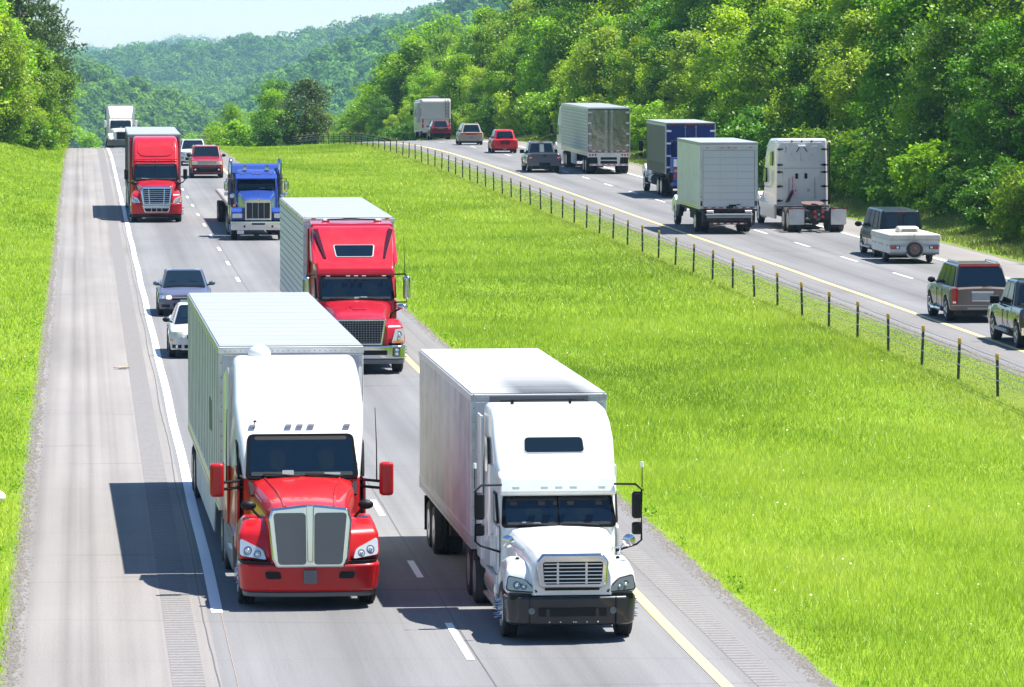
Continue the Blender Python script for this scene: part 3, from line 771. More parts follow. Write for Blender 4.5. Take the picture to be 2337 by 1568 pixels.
def chassis(root, y0, y1, axles, hw=1.0, tanks=None, rim=RIM, tankm=ALU):
    b = B()
    for sx in (-1, 1): b.box(sx*0.43-0.06, sx*0.43+0.06, y0, y1, 0.62, 0.92, UNDER)
    b.box(-0.9, 0.9, y0+0.2, min(y1, y0+4.6), 0.45, 0.9, UNDER)
    for a in axles: b.tube([(-0.9, a, 0.5), (0.9, a, 0.5)], 0.12, UNDER, 8)
    b.build('chassis', root)
    if tanks:
        for sx in (-1, 1):
            b = B(); b.lathe([(0, 0), (0.30, 0.0), (0.33, 0.03), (0.33, tanks[1]-tanks[0]-0.03), (0.30, tanks[1]-tanks[0]), (0, tanks[1]-tanks[0])], (sx*0.86, tanks[0], 0.68), (0, 1, 0), tankm, 20)
            for k in range(4): b.box(sx*0.86-0.2, sx*1.22, tanks[0]+0.15+k*0.3, tanks[0]+0.40+k*0.3, 1.0, 1.02, GREYM)
            b.build('fuel_tank', root)
    for a in axles:
        for sx in (-1, 1): wheel(root, sx*0.92, a, 0.51, 0.60, rim, dual=True)
def side_glass(root, y0, y1, z0, z1, x, lean=0.0, xt=None, name='side_window'):
    for sd in (-1, 1):
        b = B(); b.splate(sd, y0, y1, z0, z1, x, BLACK, 0.008, 0.06, ty=(y0+lean, y1), xt=xt)
        b.splate(sd, y0+0.04, y1-0.04, z0+0.04, z1-0.04, x, GLASS, 0.014, 0.05, ty=(y0+lean+0.04, y1-0.04), xt=xt); b.build(name, root)
def box_mirror(root, sx, x, y, z, w, h, m, arms, face=None, name='mirror', dpt=0.16):
    b = B(); b.box(sx*x-w/2, sx*x+w/2, y-dpt/2, y+dpt/2, z-h/2, z+h/2, m, min(w, dpt)*0.33, 3); o = b.build(name, root)
    b = B()
    for pts, r in arms: b.tube([(sx*p[0], p[1], p[2]) for p in pts], r, BLACK, 6)
    b.build('mirror_arm', o); return o

def t_bumper(hw, y_side, plan=((0.985, 0.28), (0.93, 0.17), (0.80, 0.085), (0.45, 0.01), (0, -0.02))):
    l = [(-hw, y_side), (-hw, 0.44)]+[(-hw*q, y) for q, y in plan]
    return l+[(-x, y) for x, y in l[-2::-1]]

# ------------------------------------------------------------------ tractor of the white-topped red truck
def aero_red_truck(loc, s):
    R = empty('semi_truck', loc, 0.010, s, 'red semi truck with a white sleeper top, twin-panel grille and white box trailer', 'semi truck')
    b = B(); b.prism(t_bumper(1.23, 0.80), 0.31, 0.80, RED_A, 'z', 0.06, 4, fn=lambda x, y, z: (x*float(np.interp(z, [.31, .45, .8], [.955, .99, 1])), y+float(np.interp(z, [.31, .5, .8], [.07, .0, .02])), z))
    for sx in (-1, 1): b.fplate(sx*0.62-0.13, sx*0.62+0.13, 0.55, 0.67, 0.022, BLACK, 0.012, 0.03, tx=(sx*0.62-(0.16 if sx < 0 else 0.10), sx*0.62+(0.10 if sx < 0 else 0.16)))
    bp = b.build('bumper', R)
    b = B(); b.fplate(-0.115, 0.115, 0.47, 0.70, -0.03, GREYDK, 0.018, 0.02)
    for x in (-0.08, 0.08):
        for z in (0.51, 0.66): b.ball((x, -0.052, z), 0.009, GREYM, 6)
    b.build('plate_holder', bp)
    b = B(); b.prism([(x, y+0.12) for x, y in t_bumper(1.14, 0.70)], 0.22, 0.308, GREYDK, 'z', 0.03); b.build('air_dam', bp)
    b = B(); b.prism([(x*0.985, y+0.03) for x, y in t_bumper(1.20, 0.80)], 0.80, 0.845, BLACK, 'z')
    b.box(-1.0, 1.0, 0.5, 2.6, 0.5, 1.0, UNDER); b.build('inner_wing', R)
    b = B(); b.loft([hood_ring(0.06, 0.66, 0.80, 1.70), hood_ring(0.20, 0.72, 0.80, 1.78), hood_ring(0.7, 0.76, 0.80, 1.86), hood_ring(1.4, 0.84, 0.85, 1.95), hood_ring(2.1, 0.94, 0.95, 2.03), hood_ring(2.5, 0.98, 0.95, 2.07)], RED_A)
    hd = b.build('hood', R, 30)
    b = B()
    for sx in (-1, 1): b.plate((sx*0.86-0.07, 1.9, 1.80), (sx*0.86+0.07, 1.9, 1.80), (sx*0.93+0.03, 2.3, 1.99), (sx*0.93-0.03, 2.3, 1.99), BLACK, off=0.02)
    b.build('cowl_vent', hd)
    b = B(); b.tube([(-0.42, 0.15, 1.775), (-0.50, 1.2, 1.935), (-0.66, 2.4, 2.062)], 0.022, RED_A, 8); b.tube([(0.42, 0.15, 1.775), (0.50, 1.2, 1.935), (0.66, 2.4, 2.062)], 0.022, RED_A, 8); b.build('hood_crease', hd)
    fp = [(0.14, 0.85), (0.16, 1.05), (0.30, 1.32), (0.60, 1.50), (1.05, 1.56), (1.55, 1.46), (1.95, 1.20), (2.10, 0.86)]+arch(1.25, 0.55, 0.64, 28, 152)
    for sx in (-1, 1):
        b = B(); b.prism(fp, sx*0.62, sx*1.22, RED_A, 'x', 0.07, 3, fn=lambda x, y, z: (x-math.copysign(max(0, z-1.25)*0.35, x) if abs(x) > 0.9 else x, y+max(0, abs(x)-0.70)*0.50*(1-min(1, y/1.7)), z)); b.build('fender', R, 45)
    lamp_pair('headlight', R, [(-1.19, 0.31, 0.93), (-0.74, 0.11, 0.87), (-0.80, 0.20, 1.04), (-1.18, 0.40, 1.22)], LENS, ((0.32, 0.42, 0.075), (0.70, 0.36, 0.065)))
    b = B(); b.prism([(-0.58, 0.74), (0.58, 0.74), (0.66, 0.90), (0.72, 1.55), (0.66, 1.76), (0.10, 1.82), (-0.10, 1.82), (-0.66, 1.76), (-0.72, 1.55), (-0.66, 0.90)], -0.05, 0.14, CHROME, 'y', 0.04, 3, fn=lambda x, y, z: (x, y+(z-0.74)*0.06, z))
    gs = b.build('grille', R)
    for sx in (-1, 1):
        b = B(); q = sorted((sx*0.065, sx*0.55)); t = sorted((sx*0.075, sx*0.635)); b.fplate(q[0], q[1], 0.80, 1.69, -0.043, PERF, 0.012, 0.06, tx=t, ty=0.005); b.build('grille_mesh', gs)
    b = B(); b.prism([(-0.05, 0.84), (0.05, 0.84), (0.065, 1.82), (-0.065, 1.82)], -0.075, 0.0, CHROME, 'y', 0.02, 2, fn=lambda x, y, z: (x, y+(z-0.74)*0.06, z)); b.build('grille_bar', gs)
    # cab and sleeper in one shell
    def fn(x, y, z):
        w = np.interp(y, [2.2, 2.5, 3.5, 5.4], [0.80, 0.835, 0.985, 1.0])*np.interp(z, [2.0, 2.8, 3.5, 4.1], [1, 0.985, 0.955, 0.90])
        return (x*w, y, z)
    prof = [(2.42, 0.95), (2.42, 2.06), (2.98, 2.76), (3.10, 2.88), (3.55, 3.36), (4.05, 3.76), (4.55, 3.98), (5.0, 4.05), (5.38, 4.05), (5.38, 0.80), (2.7, 0.80)]
    b = B(); b.prism(prof, -1.22, 1.22, WHITE, 'x', 0.15, 4, fn=fn, ang=0.9); b.recolour_below(2.06, RED_A); cb = b.build('cab', R, 30)
    b = B()
    b.tube([(-0.34, 3.16, 2.95), (-0.40, 3.57, 3.375), (-0.48, 4.05, 3.755), (-0.52, 4.5, 3.95)], [0.008, 0.02, 0.02, 0.008], WHITE, 8)
    b.build('roof_crease', cb)
    for sx in (-1, 1):
        b = B(); b.box(sx*1.20-0.025, sx*1.20+0.025, 4.95, 5.85, 1.0, 3.85, WHITE, 0.02, fn=lambda x, y, z: (x+(0.05 if x > 0 else -0.05)*(y-4.9), y, z-(0.25 if z > 2 and y > 5.5 else 0))); b.recolour_below(2.06, RED_A); b.build('side_extender', R)
        b = B(); b.box(sx*1.14-0.09, sx*1.14+0.09, 2.7, 6.4, 0.40, 1.02, GREYDK, 0.03); b.build('side_skirt', R)
        b = B(); b.box(sx*1.235-0.03, sx*1.235+0.03, 3.0, 3.9, 0.72, 0.76, CHROME); b.build('step', R)
    windshield(R, 0.96, 0.90, 2.42, 2.07, 2.985, 2.77)
    side_glass(R, 2.72, 3.55, 2.05, 2.66, 1.115, 0.35, xt=1.13)
    for sx in (-1, 1):
        b = B(); b.splate(sx, 2.65, 3.72, 1.02, 2.02, 1.13, RED_A, 0.010, 0.06); b.box(sx*1.15-0.03, sx*1.15+0.03, 3.5, 3.64, 1.75, 1.79, CHROME); b.build('door', R)
    marker_row(R, (-0.84, -0.20, 0, 0.20, 0.84), 3.10, 2.92, LENS, 0.11, 0.05)
    b = B(); b.ball((-0.62, 5.15, 4.08), (0.21, 0.21, 0.17), WHITE, 16); b.build('satellite_dome', R)
    b = B(); b.tube([(-0.82, 3.1, 2.9), (-0.81, 3.1, 3.0)], 0.012, BLACK); b.ball((-0.80, 3.1, 3.02), (0.035, 0.02, 0.02), BLACK, 8); b.build('roof_sensor', R)
    for sx in (-1, 1):
        box_mirror(R, sx, 1.50, 2.55, 2.03, 0.25, 0.60, RED_A, [([(1.42, 2.55, 1.98), (0.98, 2.62, 2.02)], 0.028), ([(1.42, 2.55, 1.86), (0.98, 2.62, 1.90)], 0.028)], dpt=0.2)
        b = B(); b.ball((sx*1.02, 0.88, 1.74), (0.14, 0.10, 0.085), BLACK, 14); m = b.build('hood_mirror', R)
        b = B(); b.tube([(sx*0.98, 0.9, 1.70), (sx*0.80, 0.85, 1.50), (sx*0.74, 0.7, 1.36)], 0.022, BLACK); b.ball((sx*0.745, 0.7, 1.32), (0.05, 0.05, 0.10), BLACK, 8); b.build('mirror_arm', m)
        b = B(); b.tube([(sx*1.33, 2.56, 2.0), (sx*1.33, 2.6, 2.6), (sx*1.31, 2.7, 3.28)], [0.014, 0.010, 0.006], BLACK, 5); b.build('antenna', R)
        wheel(R, sx*1.05, 1.25, 0.51, 0.30)
    chassis(R, 0.6, 8.5, (6.5, 7.8))
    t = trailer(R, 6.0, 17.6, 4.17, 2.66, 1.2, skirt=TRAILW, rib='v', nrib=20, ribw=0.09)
    b = B(); b.splate(-1, 9.5, 10.6, 2.3, 2.9, 1.34, M('faded_decal', (0.10, 0.10, 0.10), 0.6, dirt=0.4, dirtcol=(0.4, 0.4, 0.4), scale=9), 0.004, 0.1); b.build('trailer_decal', t)
    return R

# ------------------------------------------------------------------ all-white truck with a black bumper
def white_truck(loc, s):
    R = empty('semi_truck', loc, math.radians(0.5), s, 'all-white semi truck with black bumper, roof window and grimy white trailer roof', 'semi truck')
    b = B(); b.prism(t_bumper(1.20, 0.75), 0.32, 0.86, BLACKG, 'z', 0.07, 4, fn=lambda x, y, z: (x*float(np.interp(z, [.32, .45, .86], [.96, .99, 1])), y+float(np.interp(z, [.32, .5, .86], [.06, .0, .02])), z))
    bp = b.build('bumper', R)
    b = B(); sx_ = np.linspace(-0.62, 0.62, 11); fy_ = lambda x, d: float(np.interp(abs(x), [0, 0.54, 0.96], [-0.02, 0.01, 0.085]))+d
    b.loft([[(x, fy_(x, 0.05), 0.50) for x in sx_], [(x, fy_(x, -0.008), 0.505) for x in sx_], [(x, fy_(x, -0.008), 0.655) for x in sx_], [(x, fy_(x, 0.05), 0.66) for x in sx_]], BLACK, closed=False)
    for x in (-0.45, 0.45): b.fplate(x-0.03, x+0.03, 0.50, 0.64, 0.006, BLACKG, 0.012)
    b.build('bumper_opening', bp)
    for x in (-0.74, 0.74):
        b = B(); b.lathe([(0.062, 0), (0.062, 0.03), (0.05, 0.034), (0, 0.02)], (x, 0.062, 0.60), (0, -1, 0), LAMPD, 16); b.build('fog_light', bp)
    for x in (-0.42, -0.22, 0.02, 0.06, 0.26, 0.46):
        b = B(); b.ball((x, 0.0, 0.40), 0.014, WHT, 6); b.build('bumper_bolt', bp)
    b = B()
    for x in (-0.78, 0.80): b.box(x-0.004, x+0.004, 0.056, 0.2, 0.34, 0.85, BLACK)
    b.build('bumper_seam', bp)
    b = B(); b.box(-1.0, 1.0, 0.5, 2.5, 0.45, 1.0, UNDER); b.box(-1.12, 1.12, 0.14, 0.6, 0.80, 0.90, BLACK); b.build('inner_wing', R)
    b = B(); b.loft([hood_ring(0.10, 0.70, 0.88, 1.50), hood_ring(0.16, 0.74, 0.88, 1.60), hood_ring(0.45, 0.78, 0.88, 1.68), hood_ring(1.2, 0.86, 0.92, 1.76), hood_ring(1.9, 0.96, 0.95, 1.84), hood_ring(2.35, 1.00, 0.95, 1.89)], WHITE)
    hd = b.build('hood', R, 30)
    b = B(); b.fplate(-0.50, 0.50, 0.965, 1.01, 0.10, BLACK, 0.012, 0.02); b.build('lower_slot', hd)
    fp = [(0.16, 0.88), (0.17, 1.10), (0.30, 1.32), (0.62, 1.44), (1.1, 1.48), (1.6, 1.38), (1.95, 1.12), (2.05, 0.86)]+arch(1.22, 0.55, 0.64, 28, 150)
    for sx in (-1, 1):
        b = B(); b.prism(fp, sx*0.64, sx*1.19, WHITE, 'x', 0.08, 3, fn=lambda x, y, z: (x-math.copysign(max(0, z-1.2)*0.35, x) if abs(x) > 0.9 else x, y+max(0, abs(x)-0.72)*0.45*(1-min(1, y/1.7)), z)); b.build('fender', R, 45)
    lamp_pair('headlight', R, [(-1.16, 0.31, 0.96), (-0.64, 0.10, 0.94), (-0.86, 0.19, 1.16), (-1.13, 0.36, 1.20)], LENSG, ((0.40, 0.42, 0.075), (0.66, 0.36, 0.06)), rim=BLACK)
    b = B(); b.prism([(-0.56, 1.02), (0.56, 1.02), (0.62, 1.10), (0.66, 1.50), (0.55, 1.64), (-0.55, 1.64), (-0.66, 1.50), (-0.62, 1.10)], -0.05, 0.15, CHROME, 'y', 0.045, 3); g = b.build('grille', R)
    b = B(); b.fplate(-0.52, 0.52, 1.09, 1.50, -0.05, BLACK, 0.008, 0.05, tx=(-0.55, 0.55)); b.build('grille_backing', g)
    b = B()
    for k in range(6): b.box(-0.53, 0.53, -0.088, -0.062, 1.115+k*0.067, 1.139+k*0.067, CHROME, 0.006)
    for x in (-0.28, 0.24): b.box(x-0.02, x+0.02, -0.094, -0.07, 1.10, 1.49, CHROME)
    b.build('grille_bars', g)
    def fn(x, y, z):
        w = np.interp(y, [2.2, 2.7, 3.3, 5.4], [0.88, 0.91, 0.985, 1.0])*np.interp(z, [1.9, 2.6, 3.4, 4.0], [1, 0.99, 0.965, 0.92])
        return (x*w, y, z)
    prof = [(2.30, 0.95), (2.30, 1.88), (2.66, 2.46), (2.74, 2.80), (3.0, 3.05), (3.40, 3.50), (3.75, 3.80), (4.3, 3.96), (5.4, 3.98), (5.4, 0.80), (2.6, 0.80)]
    b = B(); b.prism(prof, -1.20, 1.20, WHITE, 'x', 0.12, 4, fn=fn, ang=0.8); cb = b.build('cab', R, 30)
    b = B(); b.prism([(2.40, 2.44), (2.33, 2.50), (2.42, 2.80), (2.72, 2.88), (2.95, 2.86), (2.78, 2.46)], -1.09, 1.09, WHITE, 'x', 0.06, 3, fn=lambda x, y, z: (x, y+0.16*(x/1.09)**2, z)); b.build('sun_visor', cb)
    A, Bq, C, D = (-0.56, 3.135, 3.20), (0.56, 3.135, 3.20), (0.54, 3.36, 3.455), (-0.54, 3.36, 3.455)
    b = B(); b.plate(A, Bq, C, D, GREYM, uv=(-0.02, 1.02, -0.05, 1.05), off=0.006, th=0.008, rad=0.08); b.plate(A, Bq, C, D, GLASSL, off=0.012, th=0.008, rad=0.07); b.build('roof_window', cb)
    b = B(); b.tube([(-0.85, 4.9, 4.03), (-0.2, 4.8, 4.06), (0.75, 4.8, 4.06)], 0.018, BLACK); b.box(-0.66, -0.60, 4.78, 4.84, 3.98, 4.07, BLACK); b.box(0.45, 0.50, 4.78, 4.84, 3.98, 4.08, BLACK); b.build('roof_rail', cb)
    for sx in (-1, 1):
        b = B(); b.box(sx*1.19-0.025, sx*1.19+0.025, 5.0, 5.75, 1.0, 3.75, WHITE, 0.02); b.build('side_extender', R)
        b = B(); b.box(sx*1.09-0.10, sx*1.09+0.10, 3.3, 3.75, 1.05, 2.95, WHITE, 0.03); b.build('air_cleaner', R)
        b = B(); b.box(sx*1.0-0.20, sx*1.0+0.20, 2.3, 4.6, 0.40, 0.46, ALU, 0.01); b.box(sx*1.0-0.16, sx*1.0+0.16, 2.5, 4.6, 0.62, 0.98, WHITE, 0.03); b.build('running_board', R)
        b = B(); b.splate(sx, 3.95, 4.6, 2.75, 3.4, 1.165, GLASS, 0.012, 0.12, ty=(4.1, 4.6)); b.build('sleeper_window', R)
    windshield(R, 1.03, 0.98, 2.30, 1.90, 2.655, 2.45, split=True)
    side_glass(R, 2.60, 3.30, 1.92, 2.48, 1.125, 0.25, xt=1.13)
    for sx in (-1, 1):
        b = B(); b.splate(sx, 2.5, 3.45, 1.0, 1.88, 1.125, WHITE, 0.012, 0.06); b.box(sx*1.145-0.03, sx*1.145+0.03, 3.2, 3.36, 1.62, 1.66, CHROME); b.build('door', R)
    marker_row(R, (-0.80, -0.27, 0, 0.27, 0.80), 2.36, 2.585, LENS, 0.13, 0.06)
    for o in [o for o in R.children if o.name.startswith('marker_light')]: pass
    for sx in (-1, 1):
        m = box_mirror(R, sx, 1.47, 2.45, 2.27, 0.19, 0.50, BLACK, [([(1.05, 2.5, 2.66), (1.44, 2.42, 2.66), (1.55, 2.40, 2.56), (1.55, 2.40, 1.62), (1.46, 2.42, 1.54), (1.05, 2.5, 1.40)], 0.022)])
        b = B(); b.box(sx*1.47-0.095, sx*1.47+0.095, 2.38, 2.52, 1.72, 1.95, BLACK, 0.045, 3); b.build('convex_mirror', m)
        b = B(); b.tube([(sx*1.56, 2.4, 2.6), (sx*1.56, 2.4, 3.0)], 0.010, BLACK, 5); b.tube([(sx*1.56, 2.4, 2.98), (sx*1.56, 2.4, 3.08)], 0.03, WHT, 8); b.build('antenna', R)
        b = B(); b.lathe([(0, -0.035), (0.06, -0.03), (0.115, -0.005), (0.118, 0.0), (0, 0.004)], (sx*1.11, 0.72, 1.80), (0, 1, 0.1), CHROME, 20); m = b.build('hood_mirror', R)
        b = B(); b.tube([(sx*1.11, 0.74, 1.80), (sx*0.98, 0.78, 1.70), (sx*0.92, 0.85, 1.46)], 0.012, CHROME); b.tube([(sx*0.98, 0.78, 1.70), (sx*0.78, 1.0, 1.60)], 0.010, CHROME); b.ball((sx*0.92, 0.85, 1.47), (0.04, 0.04, 0.03), BLACK, 8); b.build('mirror_arm', m)
        wheel(R, sx*1.05, 1.22, 0.51, 0.29, spikes=True)
    chassis(R, 0.6, 8.4, (6.4, 7.7), tanks=(2.6, 4.6))
    grime = road_like_roof()
    trailer(R, 5.95, 12.7, 4.10, 2.62, 1.15, skin=M('grey_white_trailer_skin', (0.60, 0.62, 0.60), 0.6, 0, 0, 0.45, spec=0.06, scale=1.3), ribm=M('pale_trailer_seam', (0.30, 0.31, 0.30), 0.7, dirt=0.3, spec=0.05), rib='v', roof=grime, front=WHITE_D, nrib=44, rail=M('weathered_rail', (0.42, 0.43, 0.44), 0.5, 0.4, dirt=0.4))
    b = B(); b.box(-0.95, 0.95, 5.90, 5.93, 3.80, 4.05, GREYDK, 0.01); b.build('front_header', [c for c in R.children if c.name.startswith('trailer') and 'wheel' not in c.name][0])
    return R
def road_like_roof():
    m, n, p = nt('soot_stained_roof'); co = coords(n)
    sep = n.nodes.new('ShaderNodeSeparateXYZ'); n.links.new(co, sep.inputs[0])
    y = mth(n, 'ADD', sep.outputs[1], mth(n, 'MULTIPLY', noise(n, mapped(n, co, (0.8, 3.0, 1)), 1.2, 5), 2.2))
    x = mth(n, 'ABSOLUTE', mth(n, 'ADD', sep.outputs[0], -0.25))
    k = mth(n, 'MULTIPLY', ramp(n, mth(n, 'DIVIDE', mth(n, 'SUBTRACT', y, 6.6), 6.0), [(0.0, 0.96), (0.35, 0.75), (0.75, 0.35), (1.0, 0.0)]), ramp(n, x, [(0.55, 1.0), (1.0, 0.15)]))
    n.links.new(mix(n, k, (0.50, 0.50, 0.49), (0.03, 0.028, 0.026)), p.inputs['Base Color']); p.inputs['Roughness'].default_value = 0.5
    return m

# ------------------------------------------------------------------ crimson truck with the silver reefer-style trailer
def crimson_truck(loc, s):
    R = empty('semi_truck', loc, 0, s, 'crimson semi truck with wide chrome bumper and ribbed silver trailer in the median lane', 'semi truck')
    b = B(); b.prism(t_bumper(1.24, 0.72, ((0.97, 0.16), (0.80, 0.04), (0.4, 0.0), (0, 0.0))), 0.42, 0.79, CHROME, 'z', 0.035, 3); bp = b.build('bumper', R)
    b = B(); b.prism(t_bumper(1.22, 0.72, ((0.97, 0.16), (0.80, 0.05), (0.4, 0.01), (0, 0.01))), 0.28, 0.418, GREYDK, 'z', 0.03); b.build('air_dam', bp)
    b = B(); b.fplate(-0.72, 0.72, 0.53, 0.66, 0.0, BLACK, 0.012, 0.03); b.build('bumper_opening', bp)
    for x in (-0.97, 0.97):
        b = B(); b.plate((x-0.09, 0.03+abs(0), 0.48), (x+0.09, 0.03, 0.48), (x+0.11, 0.03, 0.74), (x-0.07, 0.03, 0.74), LAMPD, off=0.05, th=0.012, rad=0.03)
        for z in (0.56, 0.67): b.lathe([(0.045, 0), (0.045, 0.1), (0.02, 0.09), (0, 0.09)], (x+0.01, 0.03, z), (0, -1, 0), LAMP, 14)
        b.build('fog_light', bp)
    b = B(); b.box(-1.0, 1.0, 0.5, 2.4, 0.5, 1.0, UNDER); b.build('inner_wing', R)
    b = B(); b.loft([hood_ring(0.08, 0.72, 0.80, 1.50), hood_ring(0.2, 0.76, 0.80, 1.60), hood_ring(0.8, 0.80, 0.80, 1.72), hood_ring(1.6, 0.90, 0.9, 1.83), hood_ring(2.2, 0.99, 0.95, 1.90)], RED_B); hd = b.build('hood', R, 30)
    b = B(); b.box(-0.22, 0.22, 0.7, 1.1, 1.74, 1.79, RED_B, 0.02, fn=lambda x, y, z: (x*(1.2 if y > 0.9 else 0.8), y, z+(0.03 if y > 0.9 else -0.03))); b.build('hood_scoop', hd)
    b = B(); b.prism([(-0.58, 0.80), (0.58, 0.80), (0.70, 1.53), (-0.70, 1.53)], -0.03, 0.12, CHROME, 'y', 0.03, 3); g = b.build('grille', R)
    b = B(); b.fplate(-0.535, 0.535, 0.85, 1.47, -0.03, BLACK, 0.008, 0.03, tx=(-0.63, 0.63)); b.build('grille_backing', g)
    b = B()
    for k in range(9): b.box(-0.55-0.010*k, 0.55+0.010*k, -0.052, -0.040, 0.89+k*0.065, 0.898+k*0.065, GREYM)
    for k in range(15): b.box(-0.53+k*0.0757-0.004, -0.53+k*0.0757+0.004, -0.050, -0.040, 0.86, 1.46, GREYM)
    b.build('grille_bars', g)
    fp = [(0.20, 0.80), (0.18, 1.0), (0.30, 1.30), (0.62, 1.46), (1.1, 1.48), (1.6, 1.36), (1.9, 1.12), (2.02, 0.84)]+arch(1.2, 0.55, 0.64, 26, 152)
    for sx in (-1, 1):
        b = B(); b.prism(fp, sx*0.66, sx*1.23, RED_B, 'x', 0.07, 3, fn=lambda x, y, z: (x-math.copysign(max(0, z-1.15)*0.4, x) if abs(x) > 0.9 else x, y+max(0, abs(x)-0.75)*0.4*(1-min(1, y/1.7)), z)); b.build('fender', R, 45)
    lamp_pair('headlight', R, [(-1.20, 0.33, 0.84), (-0.84, 0.17, 0.84), (-0.95, 0.24, 1.22), (-1.19, 0.38, 1.24)], LENS, ((0.5, 0.62, 0.085), (0.5, 0.34, 0.06)), amb=(0.08, 0.9, 0.04, 0.20))
    def fn(x, y, z):
        w = np.interp(y, [2.1, 2.6, 3.4, 5.5], [0.86, 0.90, 0.985, 1.0])*np.interp(z, [1.9, 2.6, 3.4, 4.0], [1, 0.99, 0.97, 0.93])
        return (x*w, y, z)
    prof = [(2.20, 0.95), (2.20, 1.90), (2.62, 2.56), (2.58, 2.72), (2.70, 2.86), (3.05, 3.05), (3.6, 3.45), (4.0, 3.82), (4.35, 3.90), (5.45, 3.92), (5.45, 0.8), (2.5, 0.8)]
    b = B(); b.prism(prof, -1.22, 1.22, RED_B, 'x', 0.10, 4, fn=fn, ang=0.8); cb = b.build('cab', R, 30)
    b = B(); b.prism([(2.52, 2.52), (2.40, 2.58), (2.44, 2.74), (2.66, 2.90), (3.0, 2.98), (2.8, 2.6)], -1.10, 1.10, RED_B, 'x', 0.06, 3, fn=lambda x, y, z: (x, y+0.18*(x/1.1)**2, z)); b.build('sun_visor', cb)
    # swept roof cheeks; dark red plates paint in the shade of the hollow beside each
    for sx in (-1, 1):
        b = B(); b.prism([(2.75, 2.90), (3.3, 3.22), (4.0, 3.62), (4.4, 3.86), (4.5, 3.84), (4.5, 2.9)], sx*1.06, sx*1.20, RED_B, 'x', 0.05, 3); b.build('roof_cheek', cb)
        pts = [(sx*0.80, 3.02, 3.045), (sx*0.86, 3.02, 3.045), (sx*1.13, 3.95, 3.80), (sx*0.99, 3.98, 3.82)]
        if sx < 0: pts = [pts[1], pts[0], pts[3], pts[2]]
        b = B(); b.plate(*pts, M('painted_hollow_shade', (0.05, 0.004, 0.008), 0.15, 0, 0.5), off=0.012, th=0.01); b.build('roof_cheek_shade', cb)
    b = B(); b.box(-1.16, 1.16, 4.5, 5.5, 3.86, 4.0, RED_B, 0.05, fn=lambda x, y, z: (x, y, z-(0.05 if y < 5 else 0))); b.build('roof_spoiler', cb)
    b = B(); b.tube([(-0.8, 5.2, 4.03), (0, 5.1, 4.07), (0.8, 5.2, 4.03)], 0.02, BLACK)
    for x in (-0.7, 0.78): b.ball((x, 5.25, 4.02), (0.13, 0.1, 0.05), LENS, 10)
    b.build('roof_rail', cb)
    A, Bq, C, D = (-0.50, 3.10, 3.085), (0.50, 3.10, 3.085), (0.55, 3.50, 3.375), (-0.55, 3.50, 3.375)
    b = B(); b.plate(A, Bq, C, D, GREYM, uv=(-0.03, 1.03, -0.05, 1.05), off=0.008, th=0.008, rad=0.06); b.plate(A, Bq, C, D, GLASS, off=0.014, th=0.008, rad=0.05); b.build('roof_window', cb)
    windshield(R, 1.02, 0.97, 2.20, 1.92, 2.60, 2.55)
    side_glass(R, 2.5, 3.3, 1.95, 2.5, 1.12, 0.28, xt=1.13)
    marker_row(R, (-0.78, -0.22, 0, 0.22, 0.78), 2.42, 2.565, LENS, 0.12, 0.03)
    for sx in (-1, 1):
        b = B(); b.box(sx*1.20-0.03, sx*1.20+0.03, 5.0, 5.9, 1.0, 3.8, RED_B, 0.02); b.build('side_extender', R)
        b = B(); b.splate(sx, 2.4, 3.4, 1.0, 1.9, 1.12, RED_B, 0.012, 0.06); b.build('door', R)
        b = B(); b.box(sx*1.12-0.09, sx*1.12+0.09, 2.5, 6.3, 0.42, 1.02, RED_B, 0.03); b.build('side_skirt', R)
        box_mirror(R, sx, 1.40, 2.2, 2.26, 0.20, 0.64, CHROME, [([(1.08, 2.4, 2.62), (1.36, 2.22, 2.64), (1.40, 2.2, 2.55)], 0.025), ([(1.08, 2.4, 1.84), (1.40, 2.2, 1.86), (1.40, 2.2, 1.96)], 0.022)], dpt=0.24)
        b = B(); b.ball((sx*1.20, 1.05, 1.80), (0.17, 0.10, 0.085), CHROME, 14); m = b.build('hood_mirror', R)
        b = B(); b.tube([(sx*1.15, 1.1, 1.74), (sx*0.90, 1.1, 1.62), (sx*0.86, 1.15, 1.40)], 0.03, BLACK); b.build('mirror_arm', m)
        b = B(); b.tube([(sx*1.36, 2.3, 2.6), (sx*1.33, 2.35, 3.7)], [0.012, 0.006], BLACK, 5); b.build('antenna', R)
        wheel(R, sx*1.07, 1.2, 0.51, 0.29, spikes=True)
    chassis(R, 0.6, 8.6, (6.6, 7.9))
    t = trailer(R, 6.1, 16.0, 4.06, 2.62, 1.15, skin=STAIN, rib='h', ribm=M('dark_groove', (0.22, 0.24, 0.22), 0.7, spec=0.05), roof=ROOFW, front=STAIN, rail=ALU)
    b = B()
    for k in range(4): b.box(-1.325, -1.305, 6.2+k*3.5, 6.32+k*3.5, 4.0, 4.05, AMBER)
    for x in (-1.0, 1.1): b.box(x-0.06, x+0.06, 6.06, 6.12, 4.01, 4.05, AMBER)
    b.build('marker_light', t)
    return R

